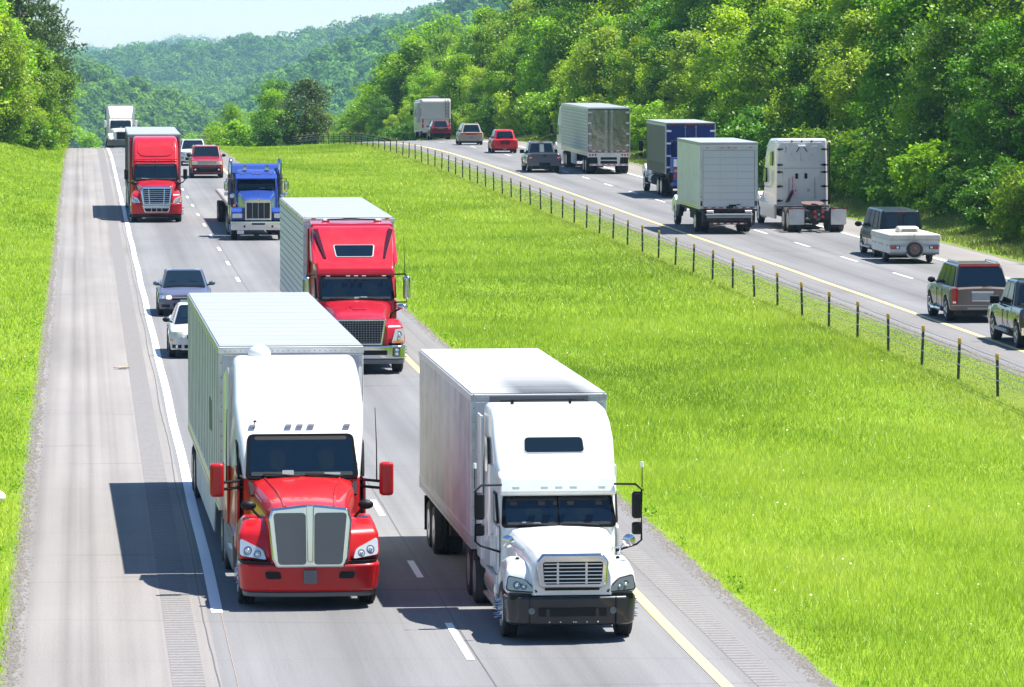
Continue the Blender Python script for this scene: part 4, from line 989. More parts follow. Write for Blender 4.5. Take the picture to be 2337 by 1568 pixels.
# ------------------------------------------------------------------ red truck further back in the shoulder lane
def cherry_truck(loc, s):
    R = empty('semi_truck', loc, 0, s, 'red semi truck with big barred chrome grille and amber roof lights near the crest', 'semi truck')
    b = B(); b.prism(t_bumper(1.23, 0.8), 0.40, 0.92, RED_C, 'z', 0.06, 3); bp = b.build('bumper', R)
    b = B(); b.prism(t_bumper(1.18, 0.8), 0.27, 0.398, BLACK, 'z', 0.03); b.build('air_dam', bp)
    b = B(); b.prism([(-0.58, 0.48), (0.58, 0.48), (0.70, 0.84), (-0.70, 0.84)], -0.05, 0.05, CHROME, 'y', 0.03, 2)
    b.fplate(-0.52, 0.52, 0.53, 0.69, -0.05, BLACK, 0.01, 0.03, tx=(-0.60, 0.60))
    for x in (-0.25, 0.0, 0.25): b.box(x-0.012, x+0.012, -0.066, -0.05, 0.52, 0.70, CHROME)
    b.build('lower_grille', bp)
    for x in (-0.88, 0.88):
        b = B(); b.fplate(x-0.08, x+0.08, 0.52, 0.65, 0.12, LENS, 0.02, 0.04); b.build('fog_light', bp)
    b = B(); b.box(-1.0, 1.0, 0.5, 2.4, 0.5, 1.0, UNDER); b.build('inner_wing', R)
    b = B(); b.loft([hood_ring(0.08, 0.76, 0.90, 1.62), hood_ring(0.25, 0.80, 0.90, 1.72), hood_ring(0.9, 0.84, 0.90, 1.80), hood_ring(1.6, 0.92, 0.95, 1.88), hood_ring(2.25, 1.0, 0.95, 1.95)], RED_C); b.build('hood', R, 30)
    fp = [(0.18, 0.90), (0.18, 1.08), (0.32, 1.34), (0.62, 1.48), (1.1, 1.52), (1.6, 1.40), (1.95, 1.15), (2.05, 0.86)]+arch(1.22, 0.55, 0.64, 28, 152)
    for sx in (-1, 1):
        b = B(); b.prism(fp, sx*0.70, sx*1.22, RED_C, 'x', 0.08, 3, fn=lambda x, y, z: (x-math.copysign(max(0, z-1.2)*0.45, x) if abs(x) > 0.9 else x, y+max(0, abs(x)-0.75)*0.45*(1-min(1, y/1.7)), z)); b.build('fender', R, 45)
    lamp_pair('headlight', R, [(-1.19, 0.33, 0.96), (-0.76, 0.14, 0.94), (-0.90, 0.22, 1.16), (-1.17, 0.38, 1.28)], LENS, ((0.35, 0.4, 0.07), (0.65, 0.35, 0.06)), amb=(0.05, 0.34, 0.55, 0.92))
    b = B(); b.prism([(-0.66, 0.84), (0.66, 0.84), (0.76, 1.50), (0.66, 1.74), (-0.66, 1.74), (-0.76, 1.50)], -0.05, 0.12, CHROME, 'y', 0.04, 3, fn=lambda x, y, z: (x, y+(z-0.84)*0.1, z)); g = b.build('grille', R)
    b = B(); b.fplate(-0.59, 0.59, 0.91, 1.62, -0.046, BLACK, 0.008, 0.05, tx=(-0.67, 0.67), ty=0.025); b.build('grille_backing', g)
    b = B()
    for k in range(7): b.box(-0.60-0.011*k, 0.60+0.011*k, -0.075+0.01*k, -0.045+0.01*k, 0.950+k*0.094, 0.976+k*0.094, CHROME, 0.006)
    for x in (-0.34, 0.34): b.box(x-0.02, x+0.02, -0.075, -0.045, 0.91, 1.6, CHROME, fn=lambda x, y, z: (x*(1+(z-0.9)*0.15), y+(z-0.9)*0.1, z))
    b.build('grille_bars', g)
    def fn(x, y, z):
        w = np.interp(y, [2.1, 2.6, 3.4, 5.5], [0.88, 0.91, 0.985, 1.0])*np.interp(z, [1.9, 2.7, 3.4, 4.0], [1, 0.985, 0.95, 0.88])
        return (x*w, y, z)
    prof = [(2.20, 0.95), (2.20, 1.94), (2.66, 2.72), (2.80, 2.88), (2.95, 3.05), (3.25, 3.50), (3.6, 3.86), (4.0, 4.0), (5.35, 4.04), (5.35, 0.8), (2.5, 0.8)]
    b = B(); b.prism(prof, -1.20, 1.20, RED_C, 'x', 0.16, 4, fn=fn, ang=0.75); cb = b.build('cab', R, 30)
    b = B(); b.tube([(-0.86, 3.44, 3.72), (-0.84, 3.12, 3.31), (-0.70, 3.01, 3.15), (-0.5, 2.985, 3.115), (0.5, 2.985, 3.115), (0.70, 3.01, 3.15), (0.84, 3.12, 3.31), (0.86, 3.44, 3.72)], 0.022, RED_C, 8)
    b.tube([(-1.05, 2.78, 2.95), (0, 2.76, 2.97), (1.05, 2.78, 2.95)], 0.03, RED_C, 8); b.build('roof_crease', cb)
    windshield(R, 1.04, 0.97, 2.20, 1.96, 2.655, 2.71, split=True)
    side_glass(R, 2.5, 3.3, 1.98, 2.6, 1.12, 0.3, xt=1.12)
    marker_row(R, (-0.84, -0.20, 0, 0.20, 0.84), 2.78, 2.86, AMBER, 0.05, 0.11)
    for sx in (-1, 1):
        b = B(); b.box(sx*1.19-0.03, sx*1.19+0.03, 4.9, 5.8, 1.0, 3.85, RED_C, 0.02); b.build('side_extender', R)
        b = B(); b.splate(sx, 2.4, 3.4, 1.0, 1.92, 1.115, RED_C, 0.012, 0.06); b.build('door', R)
        b = B(); b.box(sx*1.12-0.09, sx*1.12+0.09, 2.5, 6.2, 0.42, 1.02, RED_C, 0.03); b.build('side_skirt', R)
        box_mirror(R, sx, 1.42, 2.3, 2.25, 0.20, 0.50, BLACK, [([(1.08, 2.4, 1.86), (1.30, 2.3, 1.84), (1.42, 2.3, 2.0)], 0.03)])
        b = B(); b.ball((sx*1.05, 0.85, 1.86), (0.15, 0.09, 0.085), BLACK, 12); m = b.build('hood_mirror', R)
        b = B(); b.tube([(sx*1.0, 0.9, 1.80), (sx*0.90, 0.9, 1.55), (sx*0.88, 0.9, 1.40)], 0.03, BLACK); b.build('mirror_arm', m)
        wheel(R, sx*1.06, 1.22, 0.51, 0.29, spikes=True)
    chassis(R, 0.6, 8.4, (6.4, 7.7))
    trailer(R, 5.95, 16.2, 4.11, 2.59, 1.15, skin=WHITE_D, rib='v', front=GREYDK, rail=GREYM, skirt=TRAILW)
    return R

# ------------------------------------------------------------------ long-nosed blue truck with a flatbed
def blue_flatbed(loc, s):
    R = empty('flatbed_truck', loc, 0, s, 'royal blue long-nosed flatbed truck with chrome bumper and tall exhaust stacks', 'flatbed truck')
    b = B(); b.box(-1.22, 1.22, 0.0, 0.30, 0.46, 0.86, CHROME, 0.03, 2, fn=lambda x, y, z: (x, y+0.05*(abs(x) > 1), z)); bp = b.build('bumper', R)
    b = B(); b.fplate(-0.30, 0.30, 0.70, 0.78, 0.0, BLACK, 0.008, 0.03)
    for x in (-0.62, 0.62): b.fplate(x-0.04, x+0.04, 0.58, 0.68, 0.0, BLACK, 0.008)
    b.build('bumper_slot', bp)
    b = B(); b.fplate(-0.95, -0.65, 0.30, 0.46, 0.05, PLATE, 0.01); b.build('number_plate', bp)
    b = B(); b.box(-0.95, 0.95, 0.4, 2.5, 0.5, 1.0, UNDER); b.build('inner_wing', R)
    b = B(); b.loft([hood_ring(0.30, 0.58, 0.86, 1.78, 0.6), hood_ring(0.9, 0.66, 0.86, 1.92, 0.6), hood_ring(1.7, 0.78, 0.95, 2.06, 0.6), hood_ring(2.5, 0.88, 1.0, 2.17, 0.6)], BLUE); hd = b.build('hood', R, 30)
    b = B(); b.box(-0.035, 0.035, 0.3, 2.4, 1.80, 1.83, BLUE, 0.01, fn=lambda x, y, z: (x, y, z+(y-0.3)*0.178)); b.build('hood_spine', hd)
    b = B(); b.prism([(-0.60, 0.90), (0.60, 0.90), (0.60, 1.74), (0.50, 1.84), (-0.50, 1.84), (-0.60, 1.74)], 0.18, 0.34, CHROME, 'y', 0.025, 2); g = b.build('grille', R)
    b = B(); b.fplate(-0.52, 0.52, 0.98, 1.68, 0.18, BLACK, 0.006, 0.02)
    for k in range(30): b.box(-0.50+k*0.0345-0.004, -0.50+k*0.0345+0.004, 0.155, 0.172, 0.99, 1.67, GREYDK)
    for x in (-0.26, 0, 0.26): b.box(x-0.014, x+0.014, 0.150, 0.172, 0.98, 1.68, GREYM)
    b.build('grille_bars', g)
    b = B(); b.prism([(0, 1.70), (0.06, 1.76), (0.04, 1.86), (0, 1.90), (-0.04, 1.86), (-0.06, 1.76)], 0.15, 0.20, CHROME, 'y', 0.01); b.ball((0, 0.172, 1.79), (0.03, 0.03, 0.035), REDT, 8); b.build('badge', g)
    fp = [(0.30, 0.88), (0.30, 1.28), (0.55, 1.42), (1.1, 1.46), (1.6, 1.36), (1.95, 1.10), (2.05, 0.86)]+arch(1.22, 0.55, 0.64, 28, 150)
    for sx in (-1, 1):
        b = B(); b.prism(fp, sx*0.60, sx*1.21, BLUE, 'x', 0.06, 3); b.build('fender', R, 45)
        b = B(); b.fplate(sx*0.94-0.22, sx*0.94+0.22, 1.0, 1.20, 0.30, CHROME, 0.03, 0.03)
        for d in (-0.10, 0.10): b.fplate(sx*0.94+d-0.085, sx*0.94+d+0.085, 1.03, 1.17, 0.27, LENS, 0.02, 0.02)
        b.build('headlight', R)
        b = B(); b.box(sx*1.05-0.06, sx*1.05+0.06, 0.75, 0.85, 1.45, 1.58, AMBER, 0.02); b.build('turn_signal', R)
        b = B(); b.lathe([(0, -0.035), (0.08, -0.03), (0.12, 0.0), (0, 0.004)], (sx*1.13, 0.72, 1.98), (0, 1, 0.1), CHROME, 18); m = b.build('hood_mirror', R)
        b = B(); b.tube([(sx*1.13, 0.74, 1.98), (sx*0.98, 0.8, 1.9), (sx*0.96, 0.85, 1.44)], 0.014, CHROME); b.tube([(sx*0.98, 0.8, 1.7), (sx*0.70, 0.6, 1.3)], 0.012, CHROME); b.build('mirror_arm', m)
    prof = [(2.45, 1.0), (2.45, 2.16), (2.68, 2.72), (2.72, 2.95), (3.0, 3.05), (3.9, 3.08), (3.9, 0.9)]
    b = B(); b.prism(prof, -0.98, 0.98, BLUE, 'x', 0.10, 3, fn=lambda x, y, z: (x*np.interp(z, [2.1, 3.1], [1, 0.90]), y, z), ang=0.7); cb = b.build('cab', R, 30)
    b = B(); b.prism([(2.62, 2.72), (2.30, 2.66), (2.32, 2.72), (2.70, 2.90)], -0.93, 0.93, BLUE, 'x', 0.02, 2); b.build('sun_visor', cb)
    b = B(); b.prism([(4.0, 0.9), (4.0, 2.9), (4.25, 3.22), (4.6, 3.32), (5.2, 3.30), (5.4, 3.1), (5.4, 0.9)], -1.20, 1.20, BLUE, 'x', 0.14, 4, ang=0.7); b.build('sleeper', R, 30)
    windshield(R, 0.84, 0.80, 2.45, 2.18, 2.665, 2.70)
    side_glass(R, 2.75, 3.5, 2.15, 2.65, 0.985, 0.12, xt=0.94)
    marker_row(R, (-0.66, -0.14, 0.03, 0.16, 0.66), 2.66, 2.885, AMBER, 0.10, 0.04)
    for x in (-0.50, 0.50):
        b = B(); b.box(x-0.09, x+0.09, 2.85, 3.0, 3.04, 3.18, CHROME, 0.02); b.fplate(x-0.07, x+0.07, 3.06, 3.16, 2.85, LENS, 0.01); b.tube([(x, 2.95, 3.18), (x, 2.95, 3.30)], 0.05, CHROME, 10); b.build('roof_light', R)
    for sx in (-1, 1):
        b = B(); b.tube([(sx*1.12, 3.95, 1.0), (sx*1.12, 3.95, 1.45)], 0.10, CHROME, 14); b.tube([(sx*1.12, 3.95, 1.45), (sx*1.12, 3.95, 2.85)], 0.13, GREYDK, 14)
        b.tube([(sx*1.12, 3.95, 2.85), (sx*1.12, 3.95, 3.30), (sx*1.12, 4.0, 3.42), (sx*1.10, 4.14, 3.48)], 0.085, CHROME, 14)
        b.build('exhaust_stack', R)
        box_mirror(R, sx, 1.36, 2.6, 2.36, 0.20, 0.42, CHROME, [([(0.95, 2.75, 2.70), (1.36, 2.6, 2.68), (1.36, 2.6, 2.0), (0.95, 2.75, 2.02)], 0.018), ([(0.96, 2.75, 2.30), (1.36, 2.6, 2.66)], 0.012)])
        b = B(); b.box(sx*1.36-0.09, sx*1.36+0.09, 2.55, 2.62, 1.92, 2.08, CHROME, 0.02); b.build('convex_mirror', R)
        wheel(R, sx*1.06, 1.22, 0.51, 0.29, spikes=True)
        b = B(); b.lathe([(0, 0), (0.2, 0), (0.22, 0.02), (0.22, 0.9), (0, 0.92)], (sx*0.9, 2.9, 0.9), (0, 1, 0), CHROME, 18); b.build('fuel_tank', R)
    chassis(R, 0.3, 8.0, (6.2, 7.5))
    # flat deck bed behind
    b = B(); b.box(-1.22, 1.22, 5.9, 25.0, 1.32, 1.46, ALU, 0.02)
    for k in range(36): b.box(-1.18, 1.18, 6.0+k*0.52, 6.5+k*0.52, 1.462, 1.475, M('deck_boards', (0.30, 0.27, 0.24), 0.8, dirt=0.4))
    fb = b.build('flatbed', R)
    b = B(); b.box(-0.45, 0.45, 6.3, 24.8, 0.95, 1.318, UNDER)
    for k in range(12): b.box(-1.24, -1.222, 6.4+k*1.6, 6.5+k*1.6, 1.34, 1.44, AMBER if k % 4 == 0 else GREYM)
    b.build('underframe', fb)
    for a in (20.5, 22.0):
        for sx in (-1, 1): wheel(R, sx*0.93, a, 0.50, 0.6, RIM, dual=True, name='trailer_wheel')
    return R

# ------------------------------------------------------------------ white truck far away on the crest
def crest_truck(loc, s):
    R = empty('semi_truck', loc, 0, s, 'white semi truck with one lit headlight cresting the hill in the distance', 'semi truck')
    b = B(); b.prism(t_bumper(1.2, 0.7), 0.35, 0.88, GREYDK, 'z', 0.05); b.build('bumper', R)
    b = B(); b.box(-1.0, 1.0, 0.5, 2.4, 0.5, 1.0, UNDER); b.build('inner_wing', R)
    b = B(); b.loft([hood_ring(0.1, 0.66, 0.88, 1.62), hood_ring(0.9, 0.74, 0.9, 1.80), hood_ring(2.2, 0.95, 0.95, 1.95)], WHITE); b.build('hood', R, 30)
    b = B(); b.fplate(-0.40, 0.40, 0.92, 1.55, 0.08, BLACK, 0.02, 0.04, tx=(-0.5, 0.5))
    for x in (-0.44, 0.44): b.box(x-0.03, x+0.03, 0.04, 0.08, 0.92, 1.55, CHROME)
    b.build('grille', R)
    fp = [(0.18, 0.88), (0.3, 1.3), (0.65, 1.45), (1.2, 1.48), (1.7, 1.32), (2.0, 0.88)]+arch(1.22, 0.55, 0.64, 28, 150)
    for sx in (-1, 1):
        b = B(); b.prism(fp, sx*0.62, sx*1.18, WHITE, 'x', 0.08, 3); b.build('fender', R, 45)
        b = B(); b.fplate(sx*0.95-0.18, sx*0.95+0.18, 0.98, 1.22, 0.2, LENS, 0.03, 0.05); hl = b.build('headlight', R)
        if sx < 0:
            b = B(); b.ball((-0.86, 0.15, 1.08), (0.14, 0.05, 0.12), LIT, 12); b.build('lit_lamp', hl)
        box_mirror(R, sx, 1.40, 2.2, 2.35, 0.22, 0.62, WHITE, [([(1.0, 2.4, 2.2), (1.4, 2.2, 2.2)], 0.02)])
        wheel(R, sx*1.04, 1.22, 0.51, 0.29)
    b = B(); b.prism([(2.2, 0.95), (2.2, 1.94), (2.6, 2.65), (2.7, 2.80), (4.6, 2.84), (4.6, 0.85)], -1.05, 1.05, WHITE, 'x', 0.1, 3); b.build('cab', R, 30)
    b = B(); b.prism([(2.9, 2.84), (3.1, 3.1), (3.7, 3.75), (4.2, 3.98), (4.5, 3.98), (4.5, 2.84)], -1.16, 1.16, WHITE, 'x', 0.14, 4, fn=lambda x, y, z: (x*np.interp(z, [2.8, 3.9], [0.86, 1.0]), y-0.25*(x/1.16)**2*(1 if z > 3.2 else 0), z)); b.build('roof_deflector', R, 30)
    windshield(R, 0.92, 0.88, 2.2, 1.96, 2.595, 2.64, glass=GLASSL)
    marker_row(R, (-0.7, -0.2, 0, 0.2, 0.7), 2.66, 2.80, AMBER, 0.1, 0.05)
    chassis(R, 0.6, 8.0, (6.0, 7.3))
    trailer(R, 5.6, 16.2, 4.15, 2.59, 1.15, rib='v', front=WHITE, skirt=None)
    return R
# ------------------------------------------------------------------ cars
class Car:
    """lower body lofted along its length with real wheel arches, a glasshouse with inset panes, details that follow the bodywork"""
    def __init__(c, name, label, cat, loc, s, rz, P):
        c.P = P; c.R = empty(name, loc, rz, s, label, cat)
        L, W = P['L'], P['W']; h = W/2; col = P['paint']; c.L = L; c.h = h
        tops = np.array(P['top']); plan = np.array(P['plan']); low = np.array(P.get('low', [(0, .30), (.35, .22), (L-.4, .24), (L, .36)]))
        ra = P['r']*1.16
        ys = sorted(set([round(float(y), 3) for y in np.concatenate([tops[:, 0], plan[:, 0], low[:, 0], np.linspace(0, L, 26)]+[a+ra*np.cos(np.linspace(0, PI, 15)) for a in P['ax']]+[np.array([a-ra-0.01, a+ra+0.01]) for a in P['ax']])]))
        ys = [y for y in ys if 0 <= y <= L]
        rings = []
        for y in ys:
            zt = float(np.interp(y, tops[:, 0], tops[:, 1])); w = h*float(np.interp(y, plan[:, 0], plan[:, 1])); zl = z0 = float(np.interp(y, low[:, 0], low[:, 1]))
            for a in P['ax']:
                d = abs(y-a)
                if d < ra: zl = max(zl, P['r']+math.sqrt(ra*ra-d*d))
            zl = min(zl, zt-0.12); q = zt-z0
            half = [(0, zl), (.82*w, zl), (.955*w, max(zl, z0+.06*q)), (w, max(zl+.01, z0+.42*q)), (.995*w, max(zl+.02, z0+.62*q)), (.965*w, max(zl+.04, zt-.07)), (.91*w, zt-.015), (.72*w, zt+.012), (.35*w, zt+.03), (0, zt+.035)]
            rings.append([(x, y, z) for x, z in half]+[(-x, y, z) for x, z in half[-2:0:-1]])
        b = B(); b.loft(rings, col)
        k = b.mi(UNDER)
        for f in b.bm.faces:
            if f.normal.z < -0.75: f.material_index = k
        if P.get('two_tone'):
            b.recolour_below(P['two_tone'][0], P['two_tone'][1])
            for f in b.bm.faces:
                if f.normal.z < -0.75: f.material_index = k
        c.body = b.build('body', c.R, 42)
        b = B(); b.box(-h*.8, h*.8, .25, L-.25, P['r']*.55, P['r']*1.9, UNDER); b.build('underbody', c.R)
        c.plan = plan
        for a in P['ax']:
            for sx in (-1, 1): wheel(c.R, sx*(h-P.get('tw', .22)/2+.005), a, P['r'], P.get('tw', .22), P.get('rim', RIM))
        c.house()
    def fy(c, x, rear=False):
        """lengthwise position of the bumper skin at lateral x"""
        q = min(abs(x)/c.h/0.995, .998); pl = c.plan
        ys = np.linspace(0, c.L/2, 200) if not rear else np.linspace(c.L, c.L/2, 200)
        w = np.interp(ys, pl[:, 0], pl[:, 1]); k = int(np.argmax(w >= q)); return float(ys[k])
    def skin(c, b, x0, x1, z0, z1, m, rear=False, off=.012, n=6, t=None, lean=0.0):
        """panel hugging the front or rear bumper skin"""
        a, d = t or (x0, x1); sg = -1 if not rear else 1
        lo, hi, li, hj = [], [], [], []
        for i in range(n+1):
            u = i/n; xb = x0+(x1-x0)*u; xt = a+(d-a)*u
            ob = math.copysign(off*.8, xb)*max(0, abs(xb)/c.h-.80)/.20; ot = math.copysign(off*.8, xt)*max(0, abs(xt)/c.h-.80)/.20
            yb = c.fy(xb, rear); yt = c.fy(xt, rear)-sg*lean
            lo.append((xb+ob, yb+sg*off, z0)); hi.append((xt+ot, yt+sg*off, z1)); li.append((xb, yb-sg*.05, z0)); hj.append((xt, yt-sg*.05, z1))
        b.loft([li, lo, hi, hj], m, closed=False)
    def house(c):
        P = c.P; y0, y1, y2, y3, zb, zr, wb, wr = P['house']; col = P['paint']
        t = bmesh.new()
        cr = .035
        def rg(z, w, a, d): return [(-w, a, z), (w, a, z), (w, d, z), (-w, d, z)]
        lo = [t.verts.new(p) for p in rg(zb-.06, wb, y0, y3)]; hi = [t.verts.new(p) for p in rg(zr, wr, y1, y2)]
        t.faces.new(lo[::-1]); t.faces.new(hi)
        for i in range(4): t.faces.new((lo[i], lo[(i+1) % 4], hi[(i+1) % 4], hi[i]))
        bmesh.ops.bevel(t, geom=[e for e in t.edges if max(v.co.z for v in e.verts) > zb], offset=P.get('rb', .07), segments=4, profile=.5, affect='EDGES')
        b = B(); b._add(t, col); c.cabin = b.build('cabin', c.R, 40)
        gl = P.get('glass', GLASS)
        fr = [(-wb, y0, zb), (wb, y0, zb), (wr, y1, zr), (-wr, y1, zr)]; rr = [(wb, y3, zb), (-wb, y3, zb), (-wr, y2, zr), (wr, y2, zr)]
        fu = P.get('fu', (.06, .94, .02, .93)); ru = P.get('ru', (.10, .90, .08, .90))
        o = B(); o.plate(*fr, BLACK, uv=(fu[0]-.012, fu[1]+.012, fu[2]-.02, fu[3]+.015), off=.003, th=.006, rad=.08, bow=.02)
        o.plate(*fr, P.get('glassf', gl), uv=fu, off=.008, th=.006, rad=.07, bow=.02); o.build('windshield', c.R)
        for u in (.14, .62):          # seats showing through the windscreen
            o = B(); o.plate(*fr, M('seat_behind_glass', (0.005, 0.011, 0.017), 0.06), uv=(u, u+.20, .30, .78), off=.0145, th=.002, rad=.09, bow=.02); o.build('seat', c.R)
        if P.get('ru') != 0:
            o = B(); o.plate(*rr, BLACK, uv=(ru[0]-.012, ru[1]+.012, ru[2]-.02, ru[3]+.02), off=.003, th=.006, rad=.08, bow=.02); o.plate(*rr, gl, uv=ru, off=.008, th=.006, rad=.07, bow=.02); c.rw = o.build('rear_window', c.R)
        for sx in (-1, 1):
            q = [(wb, y0, zb), (wb, y3, zb), (wr, y2, zr), (wr, y1, zr)] if sx > 0 else [(-wb, y3, zb), (-wb, y0, zb), (-wr, y1, zr), (-wr, y2, zr)]
            for (u0, u1) in P['side']:
                if sx < 0: u0, u1 = 1-u1, 1-u0
                o = B(); o.plate(*q, BLACK, uv=(u0-.008, u1+.008, .07, .93), off=.002, th=.006, rad=.05); o.plate(*q, gl, uv=(u0, u1, .10, .90), off=.007, th=.006, rad=.05); o.build('side_window', c.R)
            my = y0+.42; mz = zb+.09; mx = wb+.04
            o = B(); mw, mh = P.get('mir', (.11, .075)); o.ball((sx*(mx+mw), my, mz+.03), (mw, .075, mh), P.get('mirc', BLACK), 12) if not P.get('mirbox') else o.box(sx*(mx+mw)-mw, sx*(mx+mw)+mw, my-.07, my+.07, mz-mh+.03, mz+mh+.03, P.get('mirc', BLACK), .03, 3)
            o.tube([(sx*(wb-.06), my+.02, mz-.05), (sx*(mx+mw*.6), my, mz)], .03, BLACK, 6); o.build('mirror', c.R)
            for yd in P.get('doors', ()):        # door shut lines and handles
                o = B()
                o.box(sx*(c.h+.001)-.006, sx*(c.h+.001)+.006, yd-.006, yd+.006, .42, zb-.1, BLACK)
                o.box(sx*(c.h+.004)-.02, sx*(c.h+.004)+.02, yd-.30, yd-.12, zb-.16, zb-.13, P.get('handle', CHROME), .008); o.build('door_handle', c.R)
        o = B()
        if not P.get('nowip'):
            for (u0, u1) in ((.12, .52), (.52, .88)):
                A, Bq, C, D = map(Vector, fr); n = ((Bq-A).cross(D-A)).normalized()
                p = A*(1-u0)+Bq*u0+n*.04; q2 = (A*(1-u1)+Bq*u1)*.93+(D*(1-u1)+C*u1)*.07+n*.035
                o.tube([p, (p+q2)/2+n*.01, q2], .010, BLACK, 5)
            o.build('wiper', c.R)
        if P.get('rails'):
            for sx in (-1, 1):
                o = B(); x = sx*(wr-.10); o.tube([(x, y1+.25, zr-.01), (x, y1+.35, zr+.06), (x, y2-.25, zr+.06), (x, y2-.12, zr-.01)], .022, P['rails'], 6); o.build('roof_rail', c.R)
    def part(c, name, fn):
        b = B(); fn(b); return b.build(name, c.R)
    def lights(c, name, x0, x1, z0, z1, m, rear=False, t=None, rim=None, off=.014, bulbs=(), lean=0.0):
        for sx in (-1, 1):
            b = B(); q = (x0, x1) if sx > 0 else (-x1, -x0); tt = None if t is None else (t if sx > 0 else (-t[1], -t[0]))
            if rim: c.skin(b, q[0]-.02, q[1]+.02 if sx > 0 else q[1]+.02, z0-.02, z1+.02, rim, rear, off-.006, t=None if tt is None else (tt[0]-.02, tt[1]+.02), lean=lean)
            c.skin(b, q[0], q[1], z0, z1, m, rear, off, t=tt, lean=lean)
            for (x, z, r) in bulbs:
                y = c.fy(x, rear)+(-off-.004 if not rear else off+.004); b.lathe([(r, -.02), (r, .008), (r*.6, -.004), (0, .004)], (sx*x, y, z), (0, 1 if rear else -1, 0), LAMP if m is not LAMP else LAMPD, 14)
            b.build(name, c.R)
    def plate(c, z, rear=False, m=PLATE, w=.155, h=.155, x=0):
        def f(b):
            y = c.fy(0, rear)
            (b.rplate if rear else b.fplate)(x-w, x+w, z, z+h, y+(.016 if rear else -.016), m, .012, .015)
        c.part('number_plate', f)
    def seats(c, y, z, m=CABIN): pass

ROUND = lambda L, f=.74, r=.76: [(0, f), (.06, f+.09), (.16, f+.17), (.35, .975), (.7, 1.0), (L-.7, 1.0), (L-.35, .98), (L-.14, r+.17), (L-.04, r+.08), (L, r)]
def onroad(u, Y): return (float(u+shift(u, Y)), float(Y), float(road_z(u, Y))+.002)
def tilt(o, u, Y, L, rz=0):
    """follow the slope of the road past the crest"""
    g = (float(road_z(u, Y+L))-float(road_z(u, Y)))/L
    o.rotation_euler = (math.atan(g)*(1 if rz == 0 else -1), 0, o.rotation_euler[2])
def sedan_blue():
    c = Car('sedan', 'blue-grey sedan with a lit turn signal, driving behind the silver sedan', 'car', onroad(3.36, 157.9), 1.0, 0, dict(
        L=4.5, W=1.76, paint=SLATE, r=.32, ax=(.92, 3.62), tw=.21, plan=ROUND(4.5, .66),
        top=[(0, .60), (.05, .69), (.30, .77), (.9, .87), (1.35, .93), (3.6, 1.0), (4.2, 1.02), (4.45, .96), (4.5, .8)], low=[(0, .25), (.3, .20), (4.1, .22), (4.5, .35)],
        house=(.98, 2.02, 3.0, 3.95, .90, 1.43, .77, .60), side=((.10, .50), (.52, .84)), glassf=GLASSL, doors=(2.35, 3.15), mirc=SLATE, handle=SLATE))
    c.lights('headlight', .42, .83, .58, .70, LENS, t=(.48, .82), bulbs=((.56, .63, .05), (.68, .64, .045)), lean=.05)
    def f(b):
        b.ball((-.52, c.fy(.52)-.03, .64), (.075, .04, .05), LIT, 12)
    c.part('lit_turn_signal', f)
    c.part('grille', lambda b: (c.skin(b, -.42, .42, .54, .60, BLACK), c.skin(b, -.46, .46, .605, .645, CHROME, off=.02)))
    c.part('bumper_intake', lambda b: (c.skin(b, -.38, .38, .30, .44, BLACK), c.skin(b, -.76, -.50, .30, .40, BLACK), c.skin(b, .50, .76, .30, .40, BLACK)))
    c.plate(.40)
    c.part('sunroof', lambda b: b.box(-.40, .40, 2.12, 2.60, 1.425, 1.436, BLACKG, .01))
def sedan_silver():
    c = Car('sedan', 'silver-white sedan with yellowed headlight half hidden by the white box trailer', 'car', onroad(3.33, 138.05), 1.0, 0, dict(
        L=4.45, W=1.70, paint=SILVER, r=.31, ax=(.90, 3.52), tw=.20, plan=ROUND(4.45, .68),
        top=[(0, .58), (.05, .68), (.30, .78), (.9, .90), (1.3, .96), (3.5, 1.0), (4.2, 1.02), (4.45, .90)], low=[(0, .25), (.3, .20), (4.1, .22), (4.45, .35)],
        house=(1.0, 1.95, 2.95, 3.85, .92, 1.45, .76, .56), side=((.10, .50), (.52, .84)), doors=(2.3, 3.1)))
    c.lights('headlight', .40, .80, .60, .76, LENSY, t=(.46, .78), bulbs=((.52, .66, .06),), lean=.08)
    c.part('grille', lambda b: c.skin(b, -.34, .34, .58, .68, BLACK))
    c.part('turn_signal', lambda b: [c.skin(b, *(sorted((sx*.74, sx*.82))), .50, .545, AMBER, n=2) for sx in (-1, 1)])
    c.part('bumper_intake', lambda b: (c.skin(b, -.42, .42, .30, .40, BLACK), c.skin(b, -.76, -.50, .30, .40, BLACK), c.skin(b, .50, .76, .30, .40, BLACK)))
    for sx in (-1, 1): c.part('fog_light', lambda b: b.lathe([(.05, 0), (.05, .03), (0, .02)], (sx*.62, c.fy(.62)-.005, .35), (0, -1, 0), LAMP, 12))
    c.plate(.42)
def suv_front(name, label, u, Y, paint_, H, W_, low_m, rails, grille, edge):
    L = 4.75 if edge else 5.25; k = H/1.7
    c = Car(name, label, 'car', onroad(u, Y), 1.0, 0, dict(
        L=L, W=W_, paint=paint_, r=.37 if edge else .40, ax=(.95, L-1.1), tw=.25, plan=ROUND(L, .78 if not edge else .70, .85),
        top=[(0, .78*k), (.06, .90*k), (.3, .97*k), (1.0, 1.05*k), (1.35, 1.10*k), (L-.3, 1.12*k), (L, .98*k)], low=[(0, .30), (.3, .26), (L-.4, .3), (L, .42)],
        house=((1.05, 1.95, L-.7, L-.15, 1.05*k, H-.03, W_*.445, W_*.35) if edge else (1.25, 1.90, L-.45, L-.1, 1.06*k, H-.06, W_*.45, W_*.385)), side=((.12, .42), (.44, .70), (.73, .93)), rails=rails, doors=(2.4, 3.3), glassf=GLASSL, two_tone=low_m, mir=(.13, .10)))
    return c
def right_rot(): return PI
